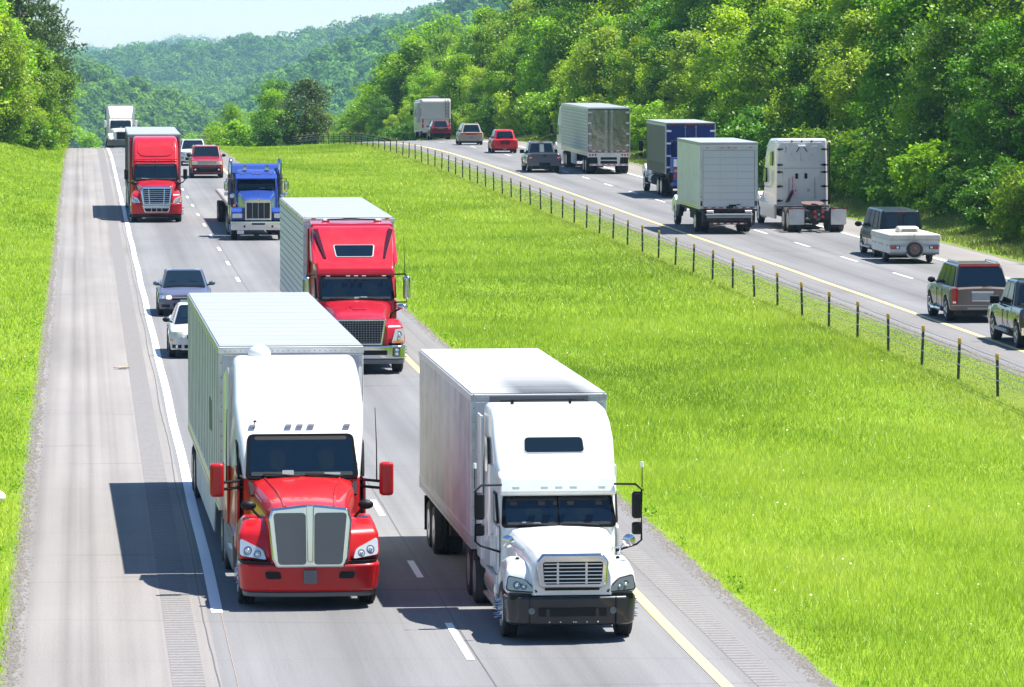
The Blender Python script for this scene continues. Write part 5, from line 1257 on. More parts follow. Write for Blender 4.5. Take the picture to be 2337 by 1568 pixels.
def suv_white():
    c = suv_front('suv', 'white crossover with black roof glass behind the red suv near the crest', 7.5, 323.8, WHITE, 1.73, 1.92, None, None, None, True)
    c.lights('headlight', .48, .88, .80, .92, LENS, t=(.52, .88), rim=BLACK, bulbs=((.62, .86, .045),), lean=.05)
    c.part('grille', lambda b: [c.skin(b, -.46, .46, .70, .90, GREYM)]+[c.skin(b, -.46, .46, .72+.045*k, .74+.045*k, CHROME, off=.022) for k in range(4)])
    c.part('bumper_intake', lambda b: (c.skin(b, -.55, .55, .38, .56, BLACK), c.skin(b, -.86, -.66, .44, .62, GREYM), c.skin(b, .66, .86, .44, .62, GREYM)))
    c.part('sunroof', lambda b: b.box(-.56, .56, 2.05, 3.6, 1.695, 1.704, BLACKG, .01)); c.plate(.56)
def suv_red():
    c = suv_front('suv', 'maroon suv with chrome barred grille and roof rails, ahead of the white crossover', 7.72, 298.0, RED_D, 2.0, 2.02, None, BLACK, None, False)
    c.lights('headlight', .56, .93, .84, 1.06, M('warm_headlight', (.75, .70, .55), .12, .1, .5), t=(.58, .92), bulbs=((.70, .94, .06),))
    c.part('grille', lambda b: [c.skin(b, -.55, .55, .82, 1.06, GREYDK)]+[c.skin(b, -.55, .55, .83+.075*k, .87+.075*k, CHROME, off=.03) for k in range(3)]+[c.skin(b, -.58, .58, 1.05, 1.09, CHROME, off=.03)])
    c.part('bumper', lambda b: (c.skin(b, -.97, .97, .36, .66, BLACK, off=.03, n=12), c.skin(b, -.42, .42, .56, .68, BLACKG, off=.04)))
    for sx in (-1, 1): c.part('fog_light', lambda b: b.lathe([(.06, 0), (.06, .03), (0, .02)], (sx*.72, c.fy(.72)-.035, .54), (0, -1, 0), LAMP, 12))
# ---- seen from behind
def rear(name, label, u, Y, L, s=1.0, cat='car'):
    """root position so that the tail stands at Y"""
    x, y, z = onroad(u, Y+L*s/2); return (x, Y+L*s, z)
def minivan():
    L = 5.1; c = Car('minivan', 'tan minivan with full-width tail lights driving behind the motorhome', 'car', rear('', '', 31.75, 382, L, .97), .97, PI, dict(
        L=L, W=1.92, paint=TAN, r=.34, ax=(.95, 4.0), tw=.22, plan=ROUND(L, .74, .86), top=[(0, .62), (.1, .78), (1.0, 1.0), (1.3, 1.05), (L-.2, 1.10), (L, 1.0)], low=[(0, .28), (.4, .25), (L-.5, .28), (L, .40)],
        house=(1.0, 2.0, L-.55, L-.10, 1.06, 1.74, .86, .64), side=((.14, .42), (.45, .68), (.71, .92)), ru=(.10, .90, .06, .86), doors=(2.4, 3.3), rails=TAN))
    c.part('tail_light', lambda b: (c.skin(b, -.86, .86, .86, 1.04, REDL, True, n=10), c.skin(b, -.86, -.45, .86, .94, AMBER, True, off=.018), c.skin(b, .45, .86, .86, .94, AMBER, True, off=.018)))
    c.part('tailgate_handle', lambda b: c.skin(b, -.12, .12, .64, .68, BLACK, True))
    c.part('bumper', lambda b: (c.skin(b, -.93, .93, .36, .56, TAN, True, off=.05, n=12), c.skin(b, -.8, .8, .28, .36, BLACK, True)))
    c.part('rear_wiper', lambda b: b.tube([(0, L+.0, 1.10), (-.25, L-.03, 1.18)], .014, BLACK))
def hatchback():
    L = 4.48; c = Car('hatchback', 'bright red tall hatchback ahead of the grey pickup', 'car', rear('', '', 31.3, 352.6, L, 1.04), 1.04, PI, dict(
        L=L, W=1.76, paint=RED_E, r=.33, ax=(.85, 3.5), tw=.22, plan=ROUND(L, .74, .88), top=[(0, .66), (.1, .82), (.9, 1.02), (1.3, 1.05), (L-.2, 1.02), (L, .92)], low=[(0, .28), (.4, .25), (L-.5, .28), (L, .36)],
        house=(1.05, 1.75, L-.55, L-.12, 1.02, 1.65, .76, .60), rb=.12, side=((.12, .40), (.43, .66), (.69, .90)), ru=(.10, .90, .12, .80), doors=(2.1, 2.95)))
    for sx in (-1, 1):
        for z in (.86, .70): c.part('tail_light', lambda b: b.lathe([(.085, -.03), (.085, .02), (.05, .03), (0, .025)], (sx*.74, c.fy(.74, True), z), (0, 1, 0), REDL, 16))
    c.part('number_plate_recess', lambda b: c.skin(b, -.34, .34, .62, .88, RED_F, True)); c.plate(.68, True, RED_F, .15, .12)
    c.part('bumper', lambda b: (c.skin(b, -.86, .86, .34, .56, RED_E, True, off=.06, n=12), c.skin(b, -.1, .14, .28, .34, GREYM, True, off=.05)))
    c.part('rear_wiper', lambda b: b.tube([(.05, L-.03, 1.06), (-.12, L-.04, 1.12), (-.36, L-.06, 1.10)], .014, BLACK))
def crv():
    L = 4.5; x, y, z = rear('', '', 0, 420, L); z = float(road_z(31.8, 421))+.02
    c = Car('suv', 'dark red compact suv close behind the tall beige motorhome', 'car', (31.2, y, z), 1.0, PI, dict(
        L=L, W=1.80, paint=RED_F, r=.36, ax=(.9, 3.55), tw=.23, plan=ROUND(L, .74, .86), top=[(0, .70), (.1, .85), (1.0, 1.05), (1.3, 1.08), (L-.2, 1.10), (L, 1.0)], low=[(0, .32), (.4, .3), (L-.5, .32), (L, .42)],
        house=(1.05, 1.85, L-.6, L-.12, 1.06, 1.67, .80, .60), side=((.12, .42), (.45, .68), (.71, .90)), ru=(.12, .88, .08, .84), doors=(2.2, 3.1), glass=GLASSL))
    c.lights('tail_light', .66, .84, .86, 1.25, REDL, True, t=(.62, .72), lean=.16)
    c.part('chrome_strip', lambda b: c.skin(b, -.32, .32, .96, 1.04, CHROME, True, off=.02)); c.part('bumper', lambda b: (c.skin(b, -.88, .88, .58, .64, RED_D, True, off=.04, n=12), c.skin(b, -.88, .88, .34, .54, BLACK, True, off=.03, n=12)))
    c.part('rear_wiper', lambda b: b.tube([(.1, L-.02, 1.12), (-.2, L-.04, 1.15)], .014, BLACK))
    tilt(c.R, 31.8, 420, L, PI)
def pickup(name, label, u, Y, paint_, s=1.0, dark=False):
    L = 5.85; hb = .84
    c = Car(name, label, 'pickup', rear('', '', u, Y, L, s), s, PI, dict(
        L=L, W=2.0, paint=paint_, r=.40, ax=(1.0, 4.68), tw=.27, plan=ROUND(L, .82, .93), top=[(0, .85), (.1, 1.02), (1.2, 1.16), (1.6, 1.18), (3.75, 1.18), (3.85, 1.20), (L-.04, 1.22), (L, 1.16)], low=[(0, .40), (.4, .38), (L-.5, .42), (L, .52)],
        house=(1.35, 2.05, 3.45, 3.80, 1.14, 1.92, .90, .74), rb=.09, side=((.12, .50), (.54, .90)), ru=(.08, .92, .10, .84), doors=(2.6, 3.35), mirbox=True, mir=(.14, .12), glass=GLASS, nowip=True))
    c.part('bed_shade_panel', lambda b: (b.box(-.74, .74, 3.95, L-.10, 1.19, 1.262, BLACK),))  # black panel paints in the shaded inside of the open bed
    c.part('tailgate', lambda b: (c.skin(b, -.80, .80, .68, 1.20, paint_, True, off=.015, n=8), c.skin(b, -.82, .82, 1.19, 1.25, GREYM, True, off=.03), c.skin(b, -.80, .80, .86, .88, GREYDK, True, off=.02), c.skin(b, -.10, .10, 1.04, 1.14, BLACK, True, off=.022)))
    c.lights('tail_light', .80, .97, .80, 1.14, REDL, True, off=.02)
    c.part('reverse_light', lambda b: [c.skin(b, *sorted((sx*.82, sx*.95)), .93, 1.0, WHT, True, off=.028, n=2) for sx in (-1, 1)])
    c.part('bumper', lambda b: (c.skin(b, -.98, .98, .44, .66, GREYDK if not dark else CHROME, True, off=.12, n=10), c.skin(b, -.36, .36, .45, .64, BLACK, True, off=.13), b.box(-.95, .95, L-.02, L+.1, .62, .66, GREYM)))
    c.plate(.48, True, GREYDK, .16, .12)
    [c.part('running_board', lambda b: b.tube([(sx*1.02, 1.7, .42), (sx*1.04, 3.6, .42)], .06, GREYM, 8)) for sx in (-1, 1)]
    if not dark: c.part('rear_slider_window', lambda b: b.plate((.90, 3.80, 1.14), (-.90, 3.80, 1.14), (-.74, 3.45, 1.92), (.74, 3.45, 1.92), M('bright_slider_glass', (.16, .20, .20), .1), uv=(.43, .60, .16, .78), off=.016, th=.006, rad=.02))
    c.part('roof_light', lambda b: b.box(-.14, .14, 3.40, 3.46, 1.90, 1.935, REDL, .01))
    return c
def escalade():
    L = 5.14; c = Car('suv', 'grey-brown full-size suv with chrome tailgate strip, behind the dark pickup at the photo edge', 'car', rear('', '', 28.65, 152.3, L, .99), .99, PI, dict(
        L=L, W=2.0, paint=BROWN, r=.40, ax=(1.0, 3.98), tw=.28, rim=CHROME, plan=ROUND(L, .78, .90), top=[(0, .85), (.1, 1.02), (1.2, 1.14), (1.5, 1.16), (L-.2, 1.18), (L, 1.08)], low=[(0, .34), (.4, .32), (L-.5, .36), (L, .44)],
        house=(1.35, 2.05, L-.52, L-.10, 1.12, 1.86, .90, .72), rb=.09, side=((.13, .38), (.41, .64), (.67, .93)), ru=(.04, .96, .06, .86), rails=CHROME, doors=(2.35, 3.3), mir=(.13, .10)))
    c.lights('tail_light', .80, .97, .62, 1.12, REDL, True, off=.02)
    c.part('reverse_light', lambda b: [c.skin(b, *sorted((sx*.86, sx*.95)), .64, .70, WHT, True, off=.03, n=2) for sx in (-1, 1)])
    c.part('spoiler', lambda b: b.box(-.66, .66, L-.62, L-.46, 1.85, 1.90, BROWN, .02)); c.part('brake_light', lambda b: b.box(-.66, .66, L-.50, L-.44, 1.80, 1.85, REDT, .008))
    c.part('chrome_strip', lambda b: (c.skin(b, -.36, .36, .96, 1.03, CHROME, True, off=.03), c.skin(b, -.34, .34, .74, .95, GREYM, True, off=.018), c.skin(b, -.34, .34, .70, .735, CHROME, True, off=.02)))
    c.part('bumper', lambda b: (c.skin(b, -.97, .97, .42, .56, BROWN, True, off=.07, n=12), c.skin(b, -.97, .97, .555, .585, TAN, True, off=.075, n=12), c.skin(b, -.7, .7, .30, .42, BLACK, True, off=.02), c.skin(b, -.5, .5, .44, .50, TAN, True, off=.08)))
    [c.part('running_board', lambda b: b.tube([(sx*1.02, 1.6, .40), (sx*1.05, 1.7, .36), (sx*1.05, 3.2, .36), (sx*1.02, 3.3, .40)], .055, CHROME, 8)) for sx in (-1, 1)]
    c.part('rear_wiper', lambda b: b.tube([(0, L-.02, 1.16), (-.3, L-.05, 1.19)], .014, BLACK)); c.part('tow_hook', lambda b: b.tube([(-.3, L-.1, .30), (0, L, .26), (.2, L-.1, .30)], .03, UNDER))
def van():
    L = 5.3; c = Car('van', 'dark slate conversion van towing the pop-up camper', 'van', rear('', '', 33.3, 194.9, L, .97), .97, PI, dict(
        L=L, W=1.98, paint=VANP, r=.37, ax=(.85, 4.15), tw=.26, rim=CHROME, plan=ROUND(L, .76, .94), top=[(0, .80), (.1, .98), (.6, 1.12), (.95, 1.16), (L-.1, 1.18), (L, 1.14)], low=[(0, .34), (.4, .30), (L-.5, .34), (L, .42)],
        house=(.55, 1.35, L-.18, L-.03, 1.14, 2.0, .93, .80), rb=.13, side=((.14, .34), (.38, .60), (.64, .86)), ru=(.5, .5001, .5, .5001), doors=(1.6, 2.4), mir=(.16, .12), nowip=True, two_tone=(.72, M('van_lower_silver', (.05, .052, .052), .3, 0, .8))))
    q = [(.93, L-.03, 1.14), (-.93, L-.03, 1.14), (-.80, L-.18, 2.0), (.80, L-.18, 2.0)]
    for (u0, u1) in ((.10, .46), (.54, .90)):
        c.part('rear_door_window', lambda b: (b.plate(*q, BLACK, uv=(u0, u1, .10, .82), off=.004, th=.012, rad=.08), b.plate(*q, GLASSL, uv=(u0+.03, u1-.03, .15, .77), off=.014, th=.008, rad=.07)))
    c.part('door_gap', lambda b: b.box(-.008, .008, L-.02, L+.012, .55, 1.15, BLACK)); c.part('brake_light', lambda b: b.box(-.16, .16, L-.24, L-.16, 1.90, 1.95, REDL, .01))
    c.lights('tail_light', .80, .96, .92, 1.20, REDL, True, off=.02)
    c.part('bumper', lambda b: c.skin(b, -.97, .97, .40, .56, CHROME, True, off=.08, n=10)); [c.part('running_board', lambda b: b.box(sx*1.0-.10, sx*1.0+.10, 1.4, 3.6, .34, .40, ALU, .02)) for sx in (-1, 1)]
    c.part('roof_rib', lambda b: [b.box(x-.03, x+.03, 1.6, L-.4, 1.995, 2.008, VANP) for x in (-.5, -.25, 0, .25, .5)])
def camper():
    R = empty('camper_trailer', (32.97, 194.2, .002), PI, .98, 'cream folded pop-up camper trailer with spare wheel, towed by the dark van', 'trailer')
    b = B(); b.prism([(0.1, .42), (0, .62), (0, .98), (4.4, .98), (4.42, .42)], -1.05, 1.05, CREAM, 'x', .04, 3); bd = b.build('body', R)
    b = B(); b.box(-1.09, 1.09, -.04, 4.46, .98, 1.20, CREAM_C, .05, 3, fn=lambda x, y, z: (x*(.97 if z > 1.1 else 1), y, z+(.04 if abs(x) < .5 else 0))); b.prism([(-1.04, 1.19), (0, 1.235), (1.04, 1.19)], 0.0, 4.42, CREAM_C, 'y'); b.tube([(.02, 4.48, 1.0), (.02, 4.47, 1.19)], .018, GREYM); b.build('folded_roof', R)
    b = B(); b.prism([(2.1, 1.20), (2.2, 1.40), (2.5, 1.46), (3.0, 1.44), (3.14, 1.38), (3.16, 1.20)], -.42, .42, CREAM, 'x', .06, 3); ac = b.build('air_conditioner', R)
    b = B(); b.rplate(-.30, .30, 1.24, 1.37, 3.16, GREYDK, .012, .02)
    for k in range(6): b.box(-.29, .29, 3.172, 3.180, 1.25+k*.02, 1.256+k*.02, CREAM)
    b.build('vent_grille', ac)
    b = B()
    for z in (.70, .76): b.rplate(-1.04, 1.04, z, z+.03, 4.42, M('blue_grey_stripe', (.30, .33, .38), .5), .004)
    for sx in (-1, 1): b.splate(sx, .2, 4.3, .72, .78, 1.05, M('blue_grey_stripe', (.30, .33, .38), .5), .004)
    b.build('stripe', bd)
    b = B(); b.lathe([(.30, 0), (.335, .03), (.335, .12), (.29, .16), (.20, .15)], (0, 4.40, .60), (0, 1, 0), RUBBER, 28); b.lathe([(.22, .15), (.19, .165), (.08, .15), (.06, .18), (0, .18)], (0, 4.40, .60), (0, 1, 0), M('rusty_hub', (.16, .10, .075), .7, dirt=.5, scale=8), 20); b.lathe([(.40, -.02), (.40, .03), (.335, .04)], (0, 4.40, .60), (0, 1, 0), CREAM, 24); b.build('spare_wheel', R)
    for sx in (-1, 1):
        b = B(); b.rplate(min(sx*.60, sx*.98), max(sx*.60, sx*.98), .60, .74, 4.425, BLACK, .015, .02); q = sorted((sx*.76, sx*.96)); b.rplate(q[0], q[1], .62, .72, 4.44, REDL, .012, .01); q = sorted((sx*.64, sx*.74)); b.rplate(q[0], q[1], .625, .715, 4.44, WHT, .012, .01); b.build('tail_light', R)
        b = B(); b.box(min(sx*.32, sx*1.0), max(sx*.32, sx*1.0), 4.36, 4.50, .38, .47, GREYDK, .02); b.build('bumper', R)
        wheel(R, sx*.90, 2.75, .33, .20, RIMD)
    b = B(); b.splate(1, 3.2, 3.7, .55, .95, 1.05, PLATE, .008, .02); b.splate(1, 1.4, 1.8, .5, .9, 1.05, PLATE, .008, .02); b.build('side_hatch', bd)
    b = B(); b.box(-.9, .9, .2, 4.2, .33, .42, UNDER); b.tube([(-.5, .1, .42), (0, -.55, .45), (.5, .1, .42)], .05, UNDER); b.build('drawbar', R)

# ------------------------------------------------------------------ big vehicles seen from behind
def rods(b, xs, y, z0, z1, m=ALU):
    for x in xs:
        b.tube([(x, y, z0), (x, y, z1)], .022, m, 6)
        for z in (z0+.1, (z0+z1)/2, z1-.1): b.box(x-.04, x+.04, y-.03, y+.02, z-.03, z+.03, m)
def tape(b, x0, x1, z, y, n=11, h=.05, face='r'):
    w = (x1-x0)/n
    for k in range(n): b.rplate(x0+k*w, x0+(k+1)*w, z, z+h, y, REDT if k % 2 == 0 else WHT, .004)
def motorhome():
    L = 10.5; Y = 436.0; z = float(road_z(31.8, 438))
    R = empty('motorhome', (31.95, Y+L, z), PI, 1.04, 'tall beige motorhome with rear ladder and rooftop air conditioners', 'motorhome')
    b = B(); b.prism([(.3, .55), (0, 1.1), (.25, 2.2), (.8, 3.15), (1.6, 3.38), (L-.25, 3.42), (L, 3.2), (L, .60)], -1.27, 1.27, RVP, 'x', .12, 3, ang=.7); bd = b.build('body', R)
    b = B(); b.rplate(-1.2, 1.2, 1.62, 1.66, L, M('rv_seam', (.25, .22, .2), .6), .004); b.box(-1.285, 1.285, L-6, L-.3, 1.15, 1.17, GREYM); b.build('seam', bd)
    b = B(); b.rplate(-.72, .72, .72, 1.56, L, RVP, .02, .03)
    for k in range(6): b.rplate(-.6, .6, 1.10+k*.07, 1.135+k*.07, L+.02, BLACK, .006)
    b.build('engine_hatch', R)
    for sx in (-1, 1):
        b = B(); b.rplate(min(sx*1.10, sx*1.24), max(sx*1.10, sx*1.24), 1.30, 1.66, L, REDL, .02, .02); b.rplate(min(sx*1.10, sx*1.24), max(sx*1.10, sx*1.24), .88, 1.22, L, REDL, .02, .02); b.build('tail_light', R)
    b = B()
    for x in (-1.06, -.80): b.tube([(x, L+.10, 1.75), (x, L+.08, 3.3), (x, L-.15, 3.5)], .02, GREYDK, 6)
    for k in range(6): b.tube([(-1.06, L+.09, 1.85+k*.27), (-.80, L+.09, 1.85+k*.27)], .018, GREYDK, 6)
    b.build('ladder', R)
    for y in (L-2.2, L-5.0):
        b = B(); b.box(-.35, .35, y-.45, y+.45, 3.40, 3.66, GREYDK, .07, 3); b.build('air_conditioner', R)
    b = B(); b.ball((.55, L-4.2, 3.5), (.4, .4, .12), BLACK, 14); b.build('satellite_dish', R)
    b = B(); b.box(1.27, 1.32, L-8, L-1.0, 3.0, 3.2, RVP, .03); b.tube([(1.34, L-8, 3.1), (1.34, L-1.0, 3.1)], .07, WHT, 8); b.build('awning', R)
    b = B(); b.box(1.20, 1.55, L-5.2, L-2.2, 1.4, 2.9, RVP, .04); sl = b.build('slide_out', R)
    for y in (L-7.5, L-6.4, L-1.6):
        b = B(); b.splate(1, y, y+.8, 1.9, 2.6, 1.27, GLASS, .012, .06); b.splate(-1, y, y+.8, 1.9, 2.6, 1.27, GLASS, .012, .06); b.build('side_window', R)
    b = B(); b.splate(1, L-4.6, L-2.8, 1.9, 2.55, 1.55, GLASS, .012, .06); b.build('side_window', sl)
    b = B(); b.rplate(-1.2, 1.2, .48, .68, L, RVP, .06, .04); b.build('bumper', R)
    b = B(); b.rplate(.62, .92, .98, 1.14, L, PLATE, .02, .01); b.build('number_plate', R)
    b = B(); b.box(-1.1, 1.1, .4, L-.3, .40, .62, UNDER); b.build('chassis', R)
    box_mirror(R, 1, 1.48, .5, 2.3, .22, .45, BLACK, [([(1.2, .6, 2.5), (1.48, .5, 2.45)], .03)]); box_mirror(R, -1, 1.48, .5, 2.3, .22, .45, BLACK, [([(1.2, .6, 2.5), (1.48, .5, 2.45)], .03)])
    for sx in (-1, 1):
        wheel(R, sx*1.08, 1.9, .48, .28); wheel(R, sx*.95, L-3.0, .48, .55, dual=True)
    tilt(R, 31.8, 436, L, PI)
def steel_trailer_truck():
    s = 1.035; L = 16.2; Y = 303.8
    R = empty('semi_truck', (33.15+.05, Y+(L+6)*s, .02), PI, s, 'semi truck seen from behind with mirror-polished steel trailer doors', 'semi truck')
    t = trailer(R, 6.0, L, 4.06, 2.62, 1.15, skin=M('pale_ribbed_side', (.46, .47, .43), .5, .1, dirt=.25, spec=.15), rib='h', ribm=M('bright_side_rib', (.74, .75, .72), .5, spec=.15), rail=ALU, front=WHITE, axles=(1.3, 2.6), skirt=None)
    e = 6+L
    b = B(); b.rplate(-1.26, 1.26, 1.30, 3.96, e, GREYDK, .012); b.build('door_frame', t)
    for sx in (-1, 1):
        b = B(); q = sorted((sx*.02, sx*1.21)); b.rplate(q[0], q[1], 1.36, 3.90, e+.012, STEEL, .02, .02); b.build('rear_door', t)
    b = B(); rods(b, (-.48, -.14, .14, .48)[1:3]+(-.20, .20), e+.07, 1.25, 3.92)
    for z in (1.75, 2.45, 3.10, 3.75):
        for sx in (-1, 1): b.box(sx*1.16-.10, sx*1.16+.12, e+.03, e+.06, z-.05, z+.05, ALU, .01)
    for x in (-.14, .14): b.box(x-.16, x+.16, e+.06, e+.10, 1.42, 1.47, GREYM)
    b.build('lock_rods', t)
    b = B(); tape(b, -1.2, 1.2, 1.38, e+.034, 13, .045); b.build('reflector_tape', t)
    b = B(); b.rplate(-1.31, 1.31, 1.02, 1.30, e, ALU, .03, .01); sill = b.build('rear_sill', t)
    for sx in (-1, 1):
        for k in range(3):
            b = B(); b.lathe([(.062, 0), (.062, .03), (.03, .04), (0, .038)], (sx*(1.16-k*.17), e+.03, 1.16), (0, 1, 0), REDL, 16); b.build('tail_light', t)
    b = B()
    for sx in (-1, 1): b.prism([(sx*.52, .55), (sx*.66, .55), (sx*.70, 1.02), (sx*.50, 1.02)], e-.06, e+.03, ALU, 'y')
    b.box(-1.18, 1.18, e-.06, e+.04, .50, .62, ALU, .01); b.box(-.52, .52, e-.05, e+.02, .80, .86, ALU); tape(b, -1.16, 1.16, .535, e+.042, 13, .045); b.build('underride_guard', t)
    prof = [(1.9, .9), (1.9, 1.95), (2.4, 2.7), (2.9, 3.2), (3.7, 3.8), (5.3, 3.95), (5.3, .8)]
    b = B(); b.prism(prof, -1.2, 1.2, WHITE, 'x', .12, 3); b.build('cab', R)
    b = B(); b.loft([hood_ring(0.05, .8, .7, 1.5), hood_ring(1.0, .95, .7, 1.75), hood_ring(2.0, 1.05, .8, 1.95)], WHITE); b.build('hood', R)
    side_glass(R, 2.3, 3.2, 1.95, 2.55, 1.2, .3)
    for sx in (-1, 1):
        box_mirror(R, sx, 1.52, 1.8, 2.3, .22, .6, BLACK, [([(1.1, 2.0, 2.0), (1.52, 1.8, 2.1)], .03)])
        b = B(); b.prism([(.2, .5), (.3, 1.2), (1.2, 1.45), (2.0, 1.2), (2.1, .8)]+arch(1.2, .5, .62, 25, 150), sx*.7, sx*1.22, WHITE, 'x', .06); b.build('fender', R)
        b = B(); b.box(sx*1.16-.06, sx*1.16+.06, 2.2, 6.0, .35, 1.0, WHITE, .03); b.build('side_skirt', R); wheel(R, sx*1.05, 1.2, .5, .29)
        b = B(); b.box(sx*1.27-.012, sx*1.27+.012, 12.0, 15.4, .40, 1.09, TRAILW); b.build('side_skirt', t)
    chassis(R, .6, 8.8, (6.8, 8.1))
def curtain_truck():
    s = 1.04; L = 11.2; Y = 261.9
    R = empty('box_truck', (33.1, Y+L*s, .02), PI, s, 'curtain-sided delivery truck with navy blue rear doors', 'truck')
    y0 = 2.6; top = 3.90; z0 = 1.25; h = 1.30
    b = B(); b.box(-h, h, y0, L, z0, top, CURTAIN, .02)
    for sx in (-1, 1):
        for k in range(24): b.box(sx*h-.012, sx*h+.012, y0+.2+k*.35, y0+.24+k*.35, z0+.02, z0+.55, GREYDK)
    bx = b.build('cargo_box', R)
    b = B(); b.box(-h-.015, h+.015, y0-.01, L+.01, top-.02, top+.05, ROOFW, .02)
    for sx in (-1, 1): b.box(sx*h-.03, sx*h+.03, y0, L+.01, top-.16, top-.021, WHITE_D); b.box(sx*h-.03, sx*h+.03, L-.10, L+.015, z0, top-.161, WHITE_D)
    b.build('roof', bx)
    for sx in (-1, 1):
        b = B(); q = sorted((sx*.015, sx*1.24)); b.rplate(q[0], q[1], z0+.05, top-.14, L, BLUE_D, .02, .01); b.build('rear_door', bx)
    b = B(); rods(b, (-.28, .28), L+.06, z0, top-.1, GREYM)
    for z in (1.6, 2.2, 2.85, 3.5):
        for sx in (-1, 1): b.box(sx*1.15-.14, sx*1.15+.12, L+.02, L+.05, z-.04, z+.05, WHT, .01)
    b.build('lock_rods', bx)
    b = B(); b.box(-1.28, 1.28, L-.2, L+.02, 1.0, 1.22, UNDER); b.build('rear_sill', bx)
    for sx in (-1, 1):
        b = B(); b.rplate(min(sx*1.12, sx*1.24), max(sx*1.12, sx*1.24), 1.08, 1.18, L+.02, REDL, .02); b.build('tail_light', R)
    marker_row(R, (-.9, -.2, 0, .2, .9), L+.02, top-.06, REDL, .14, .04)
    b = B(); b.prism([(1.2, .9), (1.2, 1.9), (1.6, 2.6), (2.5, 2.65), (2.5, .9)], -1.05, 1.05, WHITE, 'x', .1, 3); b.build('cab', R)
    b = B(); b.loft([hood_ring(-.6, .7, .8, 1.55), hood_ring(.3, .8, .8, 1.75), hood_ring(1.25, .95, .9, 1.9)], WHITE); b.build('hood', R)
    for sx in (-1, 1):
        b = B(); b.prism([(-.5, .8), (-.3, 1.3), (.5, 1.5), (1.1, 1.3), (1.3, .9)]+arch(.5, .5, .62, 25, 150), sx*.7, sx*1.2, WHITE, 'x', .06); b.build('fender', R)
        box_mirror(R, sx, 1.48, 1.4, 2.5, .24, .6, BLACK, [([(1.0, 1.5, 2.85), (1.48, 1.4, 2.85), (1.48, 1.4, 1.9), (1.0, 1.5, 1.8)], .025)])
        b = B(); b.box(sx*1.48-.11, sx*1.48+.11, 1.33, 1.45, 1.92, 2.12, BLACK, .04, 3); b.build('convex_mirror', R)
        wheel(R, sx*1.05, .5, .51, .30)
        b = B(); b.lathe([(0, 0), (.28, 0), (.3, .03), (.3, 1.3), (0, 1.32)], (sx*.95, 2.7, .75), (0, 1, 0), GREYDK, 16); b.build('fuel_tank', R)
        b = B(); b.box(sx*1.1-.1, sx*1.1+.1, 1.2, 2.0, .45, .50, ALU); b.box(sx*1.1-.1, sx*1.1+.1, 1.3, 2.0, .78, .82, ALU); b.build('step', R)
    chassis(R, -.4, L-.3, (6.9, 8.3)); 
    # small forklift riding on the tail
    F = empty('forklift', (33.05, Y-.95, .02), PI, 1.0, 'blue truck-mounted forklift hanging off the tail of the curtain-sided truck', 'forklift')
    b = B(); b.box(-1.1, 1.1, -.5, .5, .95, 1.75, BLUE_F, .05); b.box(-1.1, -.55, -.55, .55, .75, 2.1, BLUE_F, .05); b.box(.75, 1.12, -.55, .55, .7, 2.25, BLUE_F, .05); b.build('body', F)
    b = B()
    for x in (.35, 1.05):
        for y in (-.4, .4): b.tube([(x, y, 1.7), (x, y, 3.1)], .035, BLACK)
    b.box(.30, 1.1, -.45, .45, 3.06, 3.14, BLACK, .02); b.build('cage', F)
    b = B(); b.box(.45, .95, -.3, .2, 1.75, 1.9, BLACK, .04); b.box(.45, .95, .15, .28, 1.85, 2.45, BLACK, .04); b.build('seat', F)
    for sx in (-1, 1):
        wheel(F, sx*1.0, -.2, .36, .26, RIMD, z=.95)
        b = B(); b.rplate(min(sx*.86, sx*1.04), max(sx*.86, sx*1.04), 1.15, 1.32, .55, REDL, .015); b.rplate(min(sx*.86, sx*1.04), max(sx*.86, sx*1.04), 1.45, 1.60, .55, AMBER, .015); b.build('tail_light', F)
    b = B(); b.rplate(.86, 1.06, 1.75, 2.15, .55, WHT, .01); b.build('sign_plate', F)
